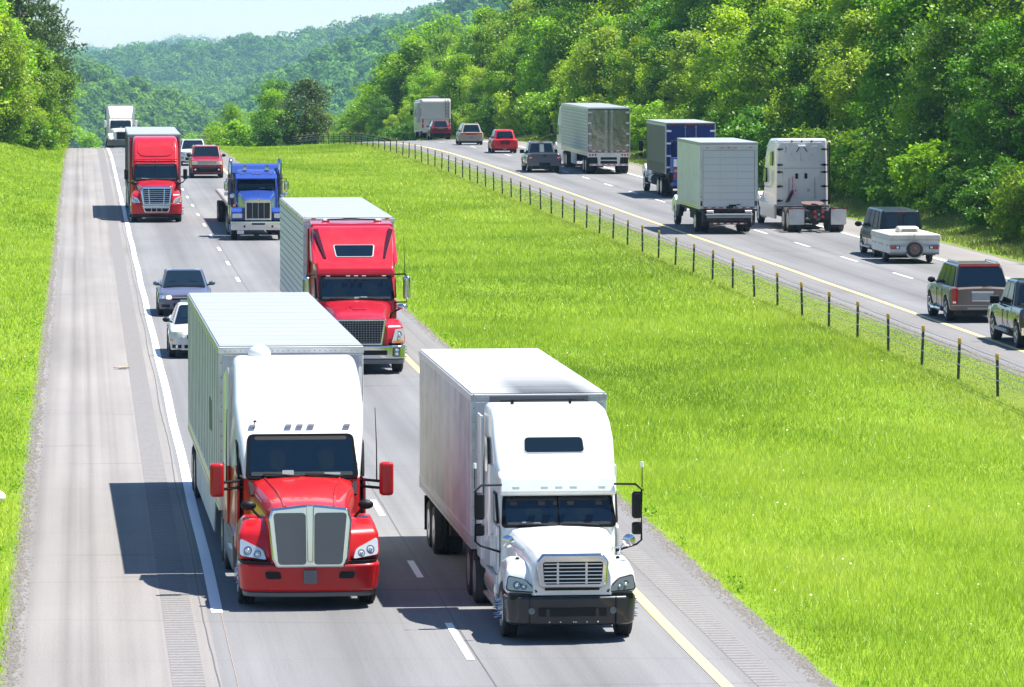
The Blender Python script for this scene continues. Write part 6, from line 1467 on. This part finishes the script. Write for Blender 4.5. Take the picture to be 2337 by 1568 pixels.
def white_box_truck():
    s = 1.03; L = 10.2; Y = 217.4
    R = empty('box_truck', (29.22, Y+L*s, .02), PI, s, 'white box truck with roll-up rear door and folded lift gate', 'truck')
    y0 = 2.2; top = 4.0; z0 = 1.10; h = 1.29
    sk = M('box_side_skin', (.72, .70, .66), .5, 0, 0, .25, spec=.2, scale=1.1)
    b = B(); b.box(-h, h, y0, L, z0, top, sk, .03)
    for sx in (-1, 1):
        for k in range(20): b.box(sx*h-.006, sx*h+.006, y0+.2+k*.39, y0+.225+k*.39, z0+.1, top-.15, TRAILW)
    bx = b.build('cargo_box', R)
    b = B(); b.box(-h-.015, h+.015, y0-.02, L+.01, top-.13, top+.03, ROOFW, .03)
    for sx in (-1, 1):
        b.box(sx*h-.02, sx*h+.02, y0, L, z0-.02, z0+.14, ALU)
        for k in range(30): b.box(sx*(h+.021)-.006, sx*(h+.021)+.006, y0+.1+k*.26, y0+.16+k*.26, z0+.03, z0+.07, GREYM)
    b.build('roof', bx)
    b = B(); b.rplate(-1.16, 1.14, z0+.06, top-.32, L, GREYDK, .008); b.rplate(-1.28, -1.15, z0, top-.14, L, WHITE_D, .03); b.rplate(1.15, 1.28, z0, top-.14, L, WHITE_D, .03); b.rplate(-1.15, 1.15, top-.33, top-.14, L, WHITE_D, .03); fr = b.build('door_frame', bx)
    b = B(); n = 8; zz = np.linspace(z0+.08, top-.34, n+1)
    for k in range(n): b.rplate(-1.13, 1.13, zz[k]+.005, zz[k+1]-.005, L+.01, M('rollup_door', (.50, .50, .51), .5, 0, .1, .22, scale=1.4, dirtcol=(.62, .62, .63)), .012)
    for x in (-.40, .38):
        for k in range(n):
            for q in range(5): b.ball((x, L+.025, zz[k]+.08+q*.045), .009, GREYDK, 6)
    b.build('roll_up_door', bx)
    b = B(); b.rplate(-.35, .0, z0+.10, z0+.18, L+.022, BLACK, .03, .02); b.rplate(-.20, .10, z0+.02, z0+.11, L+.022, BLACK, .05, .02); b.rplate(-.52, -.36, z0+.16, z0+.2, L+.022, BLACK, .03); b.build('door_latch', bx)
    b = B()
    tape(b, -1.10, 1.10, z0+.02, L+.02, 13, .035)
    b.build('reflector_tape', bx)
    marker_row(R, (-.95, -.30, 0, .30, .95), L+.01, top-.235, REDL, .11, .03)
    b = B()
    for sx in (-1, 1): b.rplate(min(sx*1.17, sx*1.25), max(sx*1.17, sx*1.25), z0+.12, z0+.34, L+.01, REDL if sx > 0 else M('bright_red_lens', (.75, .03, .02), .2), .02, .03)
    b.build('tail_light', R)
    b = B()
    b.lathe([(.045, 0), (.045, .02), (.035, .03), (0, .02)], (1.21, L+.01, z0+.52), (0, 1, 0), GREYM, 14); b.build('reflector', R)
    # folded lift gate
    b = B(); b.box(-1.05, 1.05, L-.05, L+.30, .82, .90, ALU, .02); b.box(-.98, .98, L-.02, L+.22, .70, .80, GREYM, .02); b.box(-1.0, 1.0, L-.05, L+.1, .55, .69, UNDER); b.box(-1.27, 1.27, L-.15, L+.02, 1.0, 1.085, UNDER)
    b.tube([(-1.0, L+.22, .98), (-.7, L+.22, .98)], .07, ALU, 12); b.tube([(.7, L+.22, .98), (1.0, L+.22, .98)], .07, ALU, 12)
    for sx in (-1, 1): b.prism([(L-.2, 1.0), (L+.15, 1.0), (L+.1, .55), (L-.2, .35)], sx*1.12-.05, sx*1.12+.05, UNDER, 'x')
    b.build('lift_gate', R)
    b = B(); b.box(-.85, .85, L-.12, L-.02, .40, .50, UNDER); tape(b, -.82, .82, .42, L-.018, 11, .055); b.build('underride_guard', R)
    b = B(); b.prism([(.9, .9), (.9, 1.8), (1.3, 2.5), (2.1, 2.55), (2.1, .9)], -1.0, 1.0, WHITE, 'x', .1, 3); b.build('cab', R)
    b = B(); b.loft([hood_ring(-.7, .8, .7, 1.4), hood_ring(0, .9, .7, 1.6), hood_ring(.95, .98, .8, 1.75)], WHITE); b.build('hood', R)
    for sx in (-1, 1):
        b = B(); b.prism([(-.75, .55), (-.55, 1.15), (.3, 1.38), (.95, 1.15), (1.1, .6)]+arch(.25, .46, .56, 25, 150), sx*.7, sx*1.2, WHITE, 'x', .06); b.build('fender', R)
        box_mirror(R, sx, 1.45, 1.1, 2.2, .22, .5, BLACK, [([(1.0, 1.2, 2.0), (1.45, 1.1, 2.05)], .03)]); wheel(R, sx*1.02, .25, .46, .27, RIM)
        wheel(R, sx*.95, L-2.15, .47, .56, RIM, dual=True)
        b = B(); b.box(sx*.95-.28, sx*.95+.28, L-1.5, L-1.47, .22, .85, BLACK); b.build('mud_flap', R)
        b = B(); b.prism([(1.3, .45), (1.9, .45), (2.6, .95), (1.3, .95)], sx*1.1-.12, sx*1.1+.12, UNDER, 'x', .02); b.build('step', R)
    b = B()
    for sx in (-1, 1): b.box(sx*.43-.05, sx*.43+.05, .2, L-.2, .62, .9, UNDER)
    b.box(-1.15, 1.15, 2.3, L-.1, .93, 1.08, UNDER); b.tube([(-.9, L-2.15, .47), (.9, L-2.15, .47)], .12, UNDER, 8); b.box(-.8, .8, 3, 6.5, .45, .9, UNDER); b.build('chassis', R)
def bobtail():
    s = 1.04; L = 8.9; Y = 218.0
    R = empty('tractor_unit', (33.45, Y+L*s, .02), PI, s, 'white bobtail tractor unit seen from behind with bare fifth wheel and white mud flaps', 'tractor unit')
    e = 3.7     # back wall of the sleeper (distance from the nose)
    SL = M('sleeper_back_panel', (.54, .54, .545), .45, 0, .2, .18, scale=1.5)
    prof = [(-.6, .95), (-.6, 1.94), (-.1, 2.72), (.3, 3.2), (.9, 3.78), (1.5, 3.96), (e, 4.0), (e, .85), (-.3, .85)]
    b = B(); b.prism(prof, -1.22, 1.22, WHITE, 'x', .12, 4, fn=lambda x, y, z: (x*np.interp(y, [-.6, .6, e], [.88, .98, 1.0])*np.interp(z, [2.4, 3.3, 4.0], [1, .97, .93]), y, z)); cb = b.build('cab', R, 30)
    b = B(); b.prism([(-1.10, 1.0), (1.10, 1.0), (1.10, 2.5), (1.05, 3.6), (.92, 3.82), (-.92, 3.82), (-1.05, 3.6), (-1.10, 2.5)], e-.01, e+.02, SL, 'y', .015)
    bk = b.build('back_panel', R)
    b = B(); b.box(-1.12, 1.12, e+.015, e+.03, 2.66, 2.685, GREYM)
    def outline(pts): b.tube([(x, e+.022, z) for x, z in pts]+[(pts[0][0], e+.022, pts[0][1])], .009, SL, 6)
    outline([(.12, 1.95), (.82, 1.95), (.86, 2.5), (.12, 2.5)]); outline([(-.12, 1.95), (-.82, 1.95), (-.86, 2.5), (-.12, 2.5)])
    outline([(.10, 1.75), (.28, 1.85), (.82, 1.75), (.75, 1.55), (.5, 1.30), (.3, 1.30)]); outline([(-.10, 1.75), (-.28, 1.85), (-.82, 1.75), (-.75, 1.55), (-.5, 1.30), (-.3, 1.30)])
    outline([(.28, 3.02), (.62, 3.02), (.45, 3.34)]); outline([(-.28, 3.02), (-.62, 3.02), (-.45, 3.34)]); outline([(-.05, 3.02), (.05, 3.02), (.05, 3.38), (-.05, 3.38)])
    for sx in (-1, 1):
        b.tube([(sx*.45, e+.03, 3.66), (sx*.72, e+.03, 3.66), (sx*.72, e+.03, 3.36)], .014, GREYM, 6); b.tube([(sx*.60, e+.04, 1.3), (sx*.58, e+.04, 2.25)], .018, GREYM, 6)
        b.lathe([(.06, 0), (.05, .03), (0, .035)], (sx*.30, e+.02, 1.68), (0, 1, 0), GREYM, 14)
    b.build('panel_ridges', bk)
    for x in (-.26, .16):
        b = B(); b.rplate(x, x+.13, 2.2, 2.44, e+.02, BLACK, .012, .03); b.build('back_window', bk)
    b = B(); b.box(-.16, .16, e+.02, e+.14, 3.62, 3.70, WHT, .02)
    for sx in (-1, 1): b.tube([(sx*.10, e+.08, 3.62), (sx*.24, e+.04, 3.40)], .02, BLACK, 6)
    b.build('work_light', bk)
    for sx in (-1, 1):
        b = B(); b.box(sx*1.20-.02, sx*1.20+.02, e, e+.5, 1.05, 3.85, WHITE if sx > 0 else BLACK, .015); b.build('side_extender', R)
        for z in (1.22, 1.86, 2.50, 2.82, 3.52):
            b = B(); b.box(min(sx*.86, sx*1.19), max(sx*.86, sx*1.19), e+.02, e+.08, z-.03, z+.03, BLACK, .015); b.ball((sx*1.02, e+.06, z), (.07, .05, .06), BLACK, 8); b.build('fairing_bracket', bk)
    for x in (-.45, 0, .45):
        b = B(); b.box(x-.03, x+.03, e-.02, e+.06, 3.84, 3.92, BLACK, .01); b.build('roof_clip', bk)
    # coiled air lines
    for k, (m, dx) in enumerate(((REDT, 0), (M('green_hose', (.03, .18, .08), .4), .10), (BLUE, .05), (BLACK, .14))):
        b = B(); pts = []
        for i in range(46):
            a = i*1.15; u = i/45; pts.append((.62+dx*.6-u*.26+.05*math.cos(a), e+.16+.05*math.sin(a)+k*.03, 1.16+u*.50+.012*k))
        b.tube([(.72, e+.1, 1.15)]+pts+[(.42, e+.12, 1.95), (.40, e+.05, 2.3)], .017, m, 5); b.build('air_line', R)
    # cab nose
    b = B(); b.loft([hood_ring(-2.8, .8, .75, 1.55), hood_ring(-2.0, .88, .75, 1.75), hood_ring(-.5, 1.05, .85, 1.95)], WHITE); b.build('hood', R)
    side_glass(R, -.2, .8, 1.95, 2.6, 1.19, .35, xt=1.18)
    for sx in (-1, 1):
        b = B(); b.splate(sx, 2.1, 2.9, 2.75, 3.4, 1.205, GLASS, .012, .15, ty=(2.3, 2.9)); b.build('sleeper_window', R)
        b = B(); b.prism([(-2.7, .6), (-2.5, 1.2), (-1.6, 1.48), (-.9, 1.2), (-.7, .7)]+arch(-1.6, .5, .62, 25, 150), sx*.7, sx*1.24, WHITE, 'x', .07); b.build('fender', R)
        b = B(); b.box(sx*1.20-.06, sx*1.20+.06, -.6, e+.2, .42, 1.05, WHITE_D, .03); b.box(sx*1.24-.03, sx*1.24+.03, -.3, 1.2, .36, .42, GREYM); b.build('side_skirt', R)
        box_mirror(R, sx, 1.52, -.3, 2.2, .22, .55, BLACK, [([(1.15, 0, 1.75), (1.4, -.2, 1.7), (1.52, -.3, 1.95)], .04)])
        b = B(); b.ball((sx*1.32, -1.9, 1.86), (.14, .09, .09), CHROME, 12); b.tube([(sx*1.32, -1.9, 1.8), (sx*1.1, -1.8, 1.55)], .02, CHROME); b.build('hood_mirror', R)
        wheel(R, sx*1.08, -1.6, .51, .29); 
        b = B(); b.ball((sx*1.2, -.9, 1.30), (.05, .07, .05), AMBER, 8); b.build('turn_signal', R)
    # frame, fifth wheel, tandem
    b = B()
    for sx in (-1, 1): b.box(sx*.43-.05, sx*.43+.05, -2.5, L-.05, .70, .96, UNDER)
    b.box(-1.15, 1.15, e+.2, e+.7, .95, 1.02, GREYDK); b.box(-.9, .9, 0, e+1.5, .5, .95, UNDER); b.box(-.46, .46, L-.10, L-.02, .62, .96, UNDER)
    for a in (6.45, 7.75): b.tube([(-.9, a, .51), (.9, a, .51)], .13, UNDER, 10); b.ball((0, a, .53), (.25, .28, .25), UNDER, 10)
    b.build('chassis', R)
    b = B(); b.prism([(-.46, 6.6), (-.50, 7.0), (-.42, 7.4), (-.20, 7.62), (-.07, 7.15), (.07, 7.15), (.20, 7.62), (.42, 7.4), (.50, 7.0), (.46, 6.6), (.25, 6.45), (-.25, 6.45)], 1.18, 1.24, RUST, 'z', .012, fn=lambda x, y, z: (x, y, z-(y-7.0)*.10))
    b.box(-.35, .35, 6.6, 7.4, .97, 1.15, UNDER, .02); b.build('fifth_wheel', R)
    for sx in (-1, 1):
        for a in (6.45, 7.75): wheel(R, sx*.93, a, .515, .60, RIM, dual=True)
        b = B(); b.plate((sx*.93+.34, L-.42, .34), (sx*.93-.34, L-.42, .34), (sx*.93-.34, L-.36, 1.03), (sx*.93+.34, L-.36, 1.03), WHITE_D, off=.0, th=.012, rad=.02, bow=.05); mf = b.build('mud_flap', R)
        b = B(); b.box(sx*.93-.36, sx*.93+.36, L-.46, L-.35, 1.00, 1.07, BLACK, .01)
        for d in (-.25, .25): b.box(sx*.93+d-.08, sx*.93+d+.08, L-.352, L-.335, 1.01, 1.06, REDL)
        b.build('flap_hanger', mf)
        for d in (.13, .28): 
            b = B(); b.lathe([(.065, 0), (.065, .03), (.03, .04), (0, .038)], (sx*.17, L-.02, .70 if d < .2 else .92), (0, 1, 0), REDL if d < .2 else REDL, 14); b.build('tail_light', R)
    b = B(); b.lathe([(.05, 0), (.05, .03), (0, .03)], (0, L-.02, .80), (0, 1, 0), GREYM, 12); b.build('socket', R)

# ------------------------------------------------------------------ traffic
aero_red_truck((3.69, 78.55, .002), .95)
white_truck((7.53, 73.95, .002), .855)
crimson_truck((7.58, 131.45, .002), .995)
cherry_truck((3.60, 232.25, .002), 1.0)
blue_flatbed((7.76, 212.75, .002), .985)
k = crest_truck((3.62, 439.5, float(road_z(3.6, 440))+.02), 1.0); tilt(k, 3.6, 440, 10)
sedan_blue(); sedan_silver(); suv_white(); suv_red()
motorhome(); crv(); minivan(); hatchback()
pickup('pickup_truck', 'grey pickup with open bed and dark tailgate, beside the steel-doored trailer', 29.45, 307.0, GREYP)
steel_trailer_truck(); curtain_truck(); white_box_truck(); bobtail(); van(); camper(); escalade()
pickup('pickup_truck', 'dark grey pickup cut off by the photo edge, nearest on the far road', 28.46, 139.5, DARKG, 1.0, True)
# litter on the shoulders
def scrap(name, u, Y, m, label, n=4, sc=.2):
    rg = random.Random(int(Y)); b = B()
    for k in range(n):
        x, y = rg.uniform(-1.6, 1.6)*sc, rg.uniform(-1, 1)*sc
        b.box(x-sc*.5, x+sc*.5, y-sc*.3, y+sc*.3, 0, .03, m, .01, fn=lambda X, Yy, Z: (X+rg.uniform(-.03, .03), Yy+rg.uniform(-.05, .05), Z))
    o = b.build(name); o.location = (u, Y, .03); tag(o, label, 'debris')
scrap('debris', 1.0, 134.2, M('tan_scrap', (.45, .35, .22), .8), 'tan scrap of debris lying on the wide shoulder')
scrap('debris', 35.5, 231.0, BLACK, 'black tyre scrap on the shoulder left of the dark van', 2, .25)
b = B(); b.ball((0, 0, .12), (.20, .25, .14), M('white_litter', (.75, .75, .74), .6), 14); o = b.build('litter'); o.location = (-1.72, 96.3, .05); tag(o, 'small rounded white litter in the grass at the photo edge', 'litter')
# ------------------------------------------------------------------ planting
ADJ = {'broadleaf_tree': 'mid green tree', 'dark_tree': 'dark green tree', 'pale_tree': 'pale yellow-green tree',
       'pine_tree': 'dark pine tree', 'shrub': 'low leafy shrub', 'cedar_tree': 'dark bushy cedar'}
def near_what(u, Y):
    x = 185+FPX*float(u+shift(u, Y))/Y
    for lim, t in ((935, 'left of the motorhome'), (1035, 'behind the motorhome'), (1110, 'behind the tan minivan'), (1190, 'behind the red hatchback'), (1275, 'above the open-bed pickup'),
                   (1450, 'behind the steel-doored trailer'), (1640, 'behind the curtain-sided truck'), (1760, 'behind the white box truck'),
                   (1910, 'behind the bobtail tractor'), (2120, 'behind the dark van'), (2250, 'right of the pop-up camper')):
        if x < lim: return t
    return 'at the right photo edge'
ROWN = {0: 'in the front tier of the forest', 1: 'in the middle tier of the forest', 2: 'in the upper tier of the forest', 4: 'at the back of the forest', 3: 'at the forest foot'}
r3 = np.random.default_rng(77)
def wood(kind, u, Y, s, row, v=None, sz=None):
    s *= float(np.interp(Y, [0, 440, 590], [1, 1, 0.55]))
    lab = '%s %s %s' % (ADJ[kind], ROWN[row], near_what(u, Y))
    plant(kind, u, Y, s, v, lab, lab.replace('tree', 'trees', 1) if 'tree' in lab else lab.replace('shrub', 'shrubs', 1), sz)
for (row, u0, jit, y0, y1, step, hs, mixk) in (
        (0, 43.6, 0.9, 178, 575, 5.0, (4.5, 9.5), (0.34, 0.74, 0.97)), (1, 47.2, 1.3, 184, 580, 6.0, (8.0, 13.5), (0.46, 0.66, 0.92)),
        (2, 52.0, 1.6, 192, 590, 7.0, (12, 18), (0.50, 0.60, 0.93)), (4, 59, 3.0, 215, 600, 9.0, (17, 21), (0.50, 0.55, 0.95))):
    Y = y0
    while Y < y1:
        q = r3.random()
        kind = 'broadleaf_tree' if q < mixk[0] else 'pale_tree' if q < mixk[1] else 'dark_tree' if q < mixk[2] else 'pine_tree'
        if 205 < Y < 242 and row < 2 and kind == 'pale_tree': kind = 'dark_tree'
        v = int(r3.integers(0, 99)); H0 = {'broadleaf_tree': (13.5, 14.5, 15.5)[v % 3], 'pale_tree': (9.5, 11.5)[v % 2], 'dark_tree': (15, 16)[v % 2], 'pine_tree': (14, 16)[v % 2]}[kind]
        s = r3.uniform(*hs)/H0; wide = max(1.0, 0.70/s**0.5) if row < 2 else 1.0
        wood(kind, u0+r3.uniform(-jit, jit), Y, s*wide, row, v, 1/wide)
        Y += step*r3.uniform(0.75, 1.25)*(1+max(0, Y-200)*0.0006)
Y = 176.0
while Y < 560:
    if r3.random() < 0.92:
        wood('shrub', 41.2+r3.uniform(-0.3, 0.8), Y, r3.uniform(0.55, 1.1), 3)
    Y += 2.8+2.2*r3.random()+(Y-176)*0.010
# the wood beside the wide shoulder
L = 'trees beside the wide shoulder'
plant('pine_tree', -4.6, 388, 1.12, 1, 'tall dark pine leaning towards the road at the top of the wide shoulder', L)
plant('pine_tree', -3.2, 424, 0.92, 0, 'shorter dark pine beside the shoulder where the road drops away', L)
plant('broadleaf_tree', -7.0, 356, 0.86, 0, 'bright broadleaf tree in front of the tall dark pine', L)
plant('pale_tree', -6.0, 350, 0.80, 1, 'pale leafy tree nearest the verge left of the wide shoulder', L)
plant('broadleaf_tree', -6.3, 402, 0.74, 2, 'leafy tree between the two dark pines', L)
plant('dark_tree', -10.5, 374, 1.05, 0, 'dark tree behind the bright broadleaf tree at the photo edge', L)
plant('pine_tree', -8.5, 398, 1.25, 0, 'tallest dark pine rising above the bright broadleaf trees', L)
plant('pale_tree', -4.4, 372, 0.55, 0, 'small pale tree at the foot of the dark pine', L)
plant('broadleaf_tree', -11, 430, 1.1, 1, 'tree at the back of the wood beside the wide shoulder', L)
plant('broadleaf_tree', -2.6, 452, 0.62, 1, 'leafy tree standing over the shoulder beyond the crest', L)
for k, (u, Yk, s, v, lb) in enumerate(((-5.4, 352, 0.8, 0, 'low shrub at the photo edge below the pale tree'), (-4.2, 362, 0.7, 2, 'dark shrub under the small pale tree'), (-3.2, 376, 0.75, 0, 'leafy shrub beside the shoulder under the dark pine'),
                          (-2.4, 392, 0.6, 1, 'pale shrub at the edge of the shoulder near the crest'), (-2.0, 408, 0.7, 2, 'dark shrub beside the shoulder at the crest'))):
    plant('shrub', u, Yk, s, v, lb, 'shrubs beside the wide shoulder')
plant('broadleaf_tree', -5.6, 364, 0.62, 1, 'bright leafy tree beside the wide shoulder in front of the dark pine', L)
plant('pale_tree', -9.0, 346, 1.1, 0, 'tall pale tree at the left photo edge above the verge', L)
plant('broadleaf_tree', -3.6, 378, 0.58, 0, 'small bright tree at the foot of the leaning dark pine', L)
# on the median past the crest
plant('cedar_tree', 25.2, 468, 0.84, 0, 'round dark cedar behind the cable fence at the crest')
plant('shrub', 23.6, 486, 1.05, 2, 'dark shrub at the foot of the round cedar')
plant('shrub', 18.8, 500, 1.05, 0, 'low shrub left of the round cedar beyond the crest')
plant('broadleaf_tree', 20.9, 520, 0.40, 2, 'small round leafy tree just beyond the grassy crest of the median')
plant('shrub', 17.6, 505, 0.9, 1, 'pale shrub beside the small round tree past the crest')
plant('broadleaf_tree', 31.0, 560, 0.62, 0, 'leafy tree between the round cedar and the forest', None)
plant('pale_tree', 33.5, 540, 0.62, 0, 'pale tree left of the motorhome at the road bend', None)
plant('dark_tree', 36.0, 600, 0.72, 1, 'dark tree at the end of the roadside forest', None)
for k, (px, Yv, kd, h) in enumerate(((795, 600, 'broadleaf_tree', 7.0), (826, 592, 'dark_tree', 8.0), (846, 586, 'broadleaf_tree', 9.0), (868, 582, 'pale_tree', 8.5), (884, 578, 'broadleaf_tree', 11.5), (905, 574, 'dark_tree', 12.5),
                            (926, 570, 'broadleaf_tree', 13.0), (948, 566, 'broadleaf_tree', 14.0), (975, 572, 'dark_tree', 15.0), (812, 575, 'pale_tree', 4.5), (858, 566, 'pale_tree', 5.0), (1000, 580, 'broadleaf_tree', 16.0), (760, 610, 'dark_tree', 6.0))):
    X = px_to_az(px)*Yv; H0 = {'broadleaf_tree': 14.5, 'pale_tree': 10.5, 'dark_tree': 15.5}[kd]
    r = plant(kd, X, Yv, h/H0*1.15, k, '%s in the tree line between the round cedar and the motorhome' % ADJ[kd], '%ss in the tree line left of the motorhome' % ADJ[kd], 0.9)
    r.location.x = X; r.location.z = float(road_z(42, Yv))-0.3
for k, (px, Yv, kd, s) in enumerate(((200, 760, 'broadleaf_tree', 0.9), (345, 900, 'dark_tree', 1.0), (430, 820, 'broadleaf_tree', 0.9), (500, 760, 'pale_tree', 1.1), (560, 880, 'broadleaf_tree', 1.1), (640, 800, 'broadleaf_tree', 1.0), (690, 900, 'dark_tree', 1.0), (270, 960, 'broadleaf_tree', 1.1), (590, 960, 'pale_tree', 1.3), (760, 860, 'broadleaf_tree', 1.1), (470, 990, 'dark_tree', 1.1), (400, 1020, 'broadleaf_tree', 1.2), (235, 880, 'pale_tree', 1.1), (720, 1000, 'broadleaf_tree', 1.3), (660, 1060, 'broadleaf_tree', 1.3), (540, 1080, 'dark_tree', 1.2), (800, 980, 'broadleaf_tree', 1.3))):
    X = px_to_az(px)*Yv
    r = plant(kd, X, Yv, s, k, '%s in the valley beyond the crest' % ADJ[kd], 'trees in the valley beyond the crest: '+ADJ[kd])
    r.location.x = X

# ------------------------------------------------------------------ cable fence on the median
def fence():
    f = empty('cable_fence', pos(23.75, 130), 0, 1, 'cable barrier fence of dark posts with yellow caps along the grass median', 'fence')
    f0 = f.location.copy()
    b = B(); b.prism([(-0.035, -0.02), (0.035, -0.02), (0.035, 0.02), (0.012, 0.02), (0.012, 0.045), (-0.012, 0.045), (-0.012, 0.02), (-0.035, 0.02)], -0.3, 0.96, POSTM, 'z')
    pm = b.mesh('post')
    b = B(); b.box(-0.042, 0.042, -0.028, 0.05, 0.955, 1.13, YELL, 0.008); cm = b.mesh('post_cap')
    Y = 118.3; tops = []
    while Y < 505:
        p = pos(23.75, Y)
        o = link_mesh('post', pm, f); o.location = p-f0; o.rotation_euler = (RNG.uniform(-0.03, 0.03), RNG.uniform(-0.04, 0.04), 0)
        c = link_mesh('post_cap', cm, o)
        tops.append(p-f0); Y += 5.72
    for h, dx in ((1.0, 0.05), (0.80, -0.05), (0.62, 0.05), (0.44, -0.05)):
        b = B(); pts = []
        for p, q in zip(tops, tops[1:]):
            pts += [p+Vector((dx, 0, h)), (p+q)/2+Vector((dx, 0, h-0.025))]
        pts = [tops[0]+Vector((dx+0.05, -12, h))]+pts
        b.tube(pts, 0.010, GALV, 5); b.build('cable', f, wn=False)
fence()

# ------------------------------------------------------------------ grass
def blades(n, u, Y, h, w, rng, lean=0.35):
    a = rng.uniform(0, 2*PI, n); x = u+shift(u, Y); z = ground_z(u, Y)-0.012
    P = np.stack([x, Y, z], -1)
    dirv = np.stack([np.cos(a), np.sin(a)*0.25, np.zeros(n)], -1)      # blade faces turn roughly across the road
    ln = rng.normal(0, lean, (n, 2))*h[:, None]
    tip = P+np.stack([ln[:, 0], ln[:, 1], h], -1)
    V = np.stack([P-dirv*w[:, None], P+dirv*w[:, None], tip], 1).reshape(-1, 3)
    return V, np.arange(n*3).reshape(-1, 3)
def clump(u, Y, sc): return smooth_hash(u*7.0, Y*3.1, sc)*0.5+smooth_hash(u*2.2+40, Y*1.4, sc)*0.5
def meadow(name, u0, u1, bands, hmul, mat, label, cat, rng, edge_drop=True, ton=0.5):
    parts = []
    for (y0, y1, dens, w) in bands:
        n = int((u1-u0)*(y1-y0)*dens)
        u = rng.uniform(u0, u1, n); Y = rng.uniform(y0, y1, n)
        k = clump(u, Y, 9.0)
        e = np.minimum(u-u0, u1-u)
        keep = rng.random(n) < np.clip(e/0.30+0.25*k, 0.12, 1)
        u, Y, k, e = u[keep], Y[keep], k[keep], e[keep]; n = len(u)
        h = (0.09+0.08*rng.random(n)+0.06*k)*hmul*np.clip(0.45+e/1.6, 0.4, 1)
        tall = rng.random(n) < 0.035*np.clip(e/2, 0, 1)
        h = np.where(tall, h*1.9, h)
        V, F = blades(n, u, Y, h, w*rng.uniform(0.6, 1.3, n)*np.where(tall, 0.6, 1), rng)
        t = np.clip(ton+0.16*k+0.14*smooth_hash(u, Y, 3.3)+0.20*smooth_hash(u+9, Y*0.6, 11.0)+0.10*smooth_hash(u*1.7+3, Y*0.35, 4.0)+rng.normal(0, 0.17, n)-0.40*tall, 0, 1)
        parts.append((V, F, t))
    V, F, T = merge(parts)
    tag(link_mesh(name, np_mesh(name, V, F, mat, T)), label, cat, kind='stuff')
r4 = np.random.default_rng(3)
meadow('grass', 10.74, 23.95, [(66, 110, 330, 0.008), (110, 160, 180, 0.012), (160, 240, 80, 0.020), (240, 350, 44, 0.030), (350, 470, 26, 0.045)], 1.0, GRASSM,
       'bright green meadow grass covering the wide median', 'grass', r4)
meadow('grass', 23.3, 25.6, [(112, 160, 220, 0.010), (160, 260, 110, 0.014), (260, 470, 30, 0.035)], 0.30, SEED,
       'thin dry grass along the foot of the cable fence', 'dry grass', r4, ton=0.35)
meadow('grass', -6.2, -1.08, [(70, 130, 150, 0.015), (130, 220, 70, 0.024), (220, 320, 34, 0.035), (320, 420, 22, 0.05)], 0.95, GRASSM,
       'bright green grass verge beside the wide shoulder', 'grass', r4)
meadow('grass', 37.5, 41.8, [(170, 260, 45, 0.024), (260, 520, 20, 0.045)], 1.5, SEED,
       'tall seeding grass at the foot of the roadside forest', 'tall grass', r4, ton=0.6)
# dark leafy weeds and white clover heads along the edges
def weeds(name, spots, label, rng, size=0.06, per=110, mat=LEAF):
    parts = []
    for (u, Y, R) in spots:
        n = int(per*(R/0.3)); P = np.array(pos(u, Y))+rng.normal(size=(n, 3))*np.array([R*0.5, R*0.8, 0.05])+np.array([0, 0, 0.10])
        P[:, 2] = np.maximum(P[:, 2], float(ground_z(u, Y))+0.02)
        V, F = quads_at(P, rng.uniform(0.6, 1.3, n)*size, np.array([0, 0, 1.0]), rng, 0.6); parts.append((V, F, rng.uniform(0, 0.7, n)))
    V, F, T = merge(parts); tag(link_mesh(name, np_mesh(name, V, F, mat, T)), label, 'weeds', kind='stuff')
weeds('weeds', [(11.05+r4.uniform(-0.12, 0.2), y, r4.uniform(0.08, 0.18)) for y in r4.uniform(66, 150, 16)], 'broad-leaved weeds along the gravel edge of the median', r4, mat=LEAF)
weeds('weeds', [(-1.5+r4.uniform(-0.15, 0.15), y, r4.uniform(0.08, 0.18)) for y in r4.uniform(75, 200, 12)], 'leafy weeds along the broken edge of the wide shoulder', r4)
FLOW = leaf_mat('white_flower_heads', (0.6, 0.6, 0.55), (0.8, 0.8, 0.75), 0.2)
fu = np.concatenate([r4.uniform(11.5, 22.5, 260), r4.uniform(-6, -1.6, 200)]); fy = np.concatenate([1/r4.uniform(1/330, 1/75, 260), 1/r4.uniform(1/380, 1/120, 200)])
fu = fu+0.5*np.round(np.sin(fy*0.7)); FP = np.stack([fu+shift(fu, fy), fy, ground_z(fu, fy)+0.26], -1)
V, F = quads_at(FP, r4.uniform(0.025, 0.06, len(FP)), np.array([0, 0, 1.5]), r4, 0.9)
tag(link_mesh('wildflowers', np_mesh('wildflowers', V, F, FLOW, r4.uniform(0, 1, len(FP)))), 'scattered white flower heads in the grass', 'wildflowers', kind='stuff')

# ------------------------------------------------------------------ haze
def haze():
    m = bpy.data.materials.new('haze_air'); m.use_nodes = True; n = m.node_tree; n.nodes.clear()
    v = n.nodes.new('ShaderNodeVolumePrincipled'); v.inputs['Color'].default_value = (0.42, 0.74, 1.0, 1); v.inputs['Density'].default_value = HAZE_D
    v.inputs['Anisotropy'].default_value = 0.2
    o = n.nodes.new('ShaderNodeOutputMaterial'); n.links.new(v.outputs[0], o.inputs['Volume'])
    b = B(); b.box(-1400, 3400, -80, 9400, -63, 150, m); h = b.build('haze', wn=False)
    tag(h, 'thin blue summer haze over the valley and hills', 'haze', kind='stuff')
HAZE_D = 0.85e-4
haze()
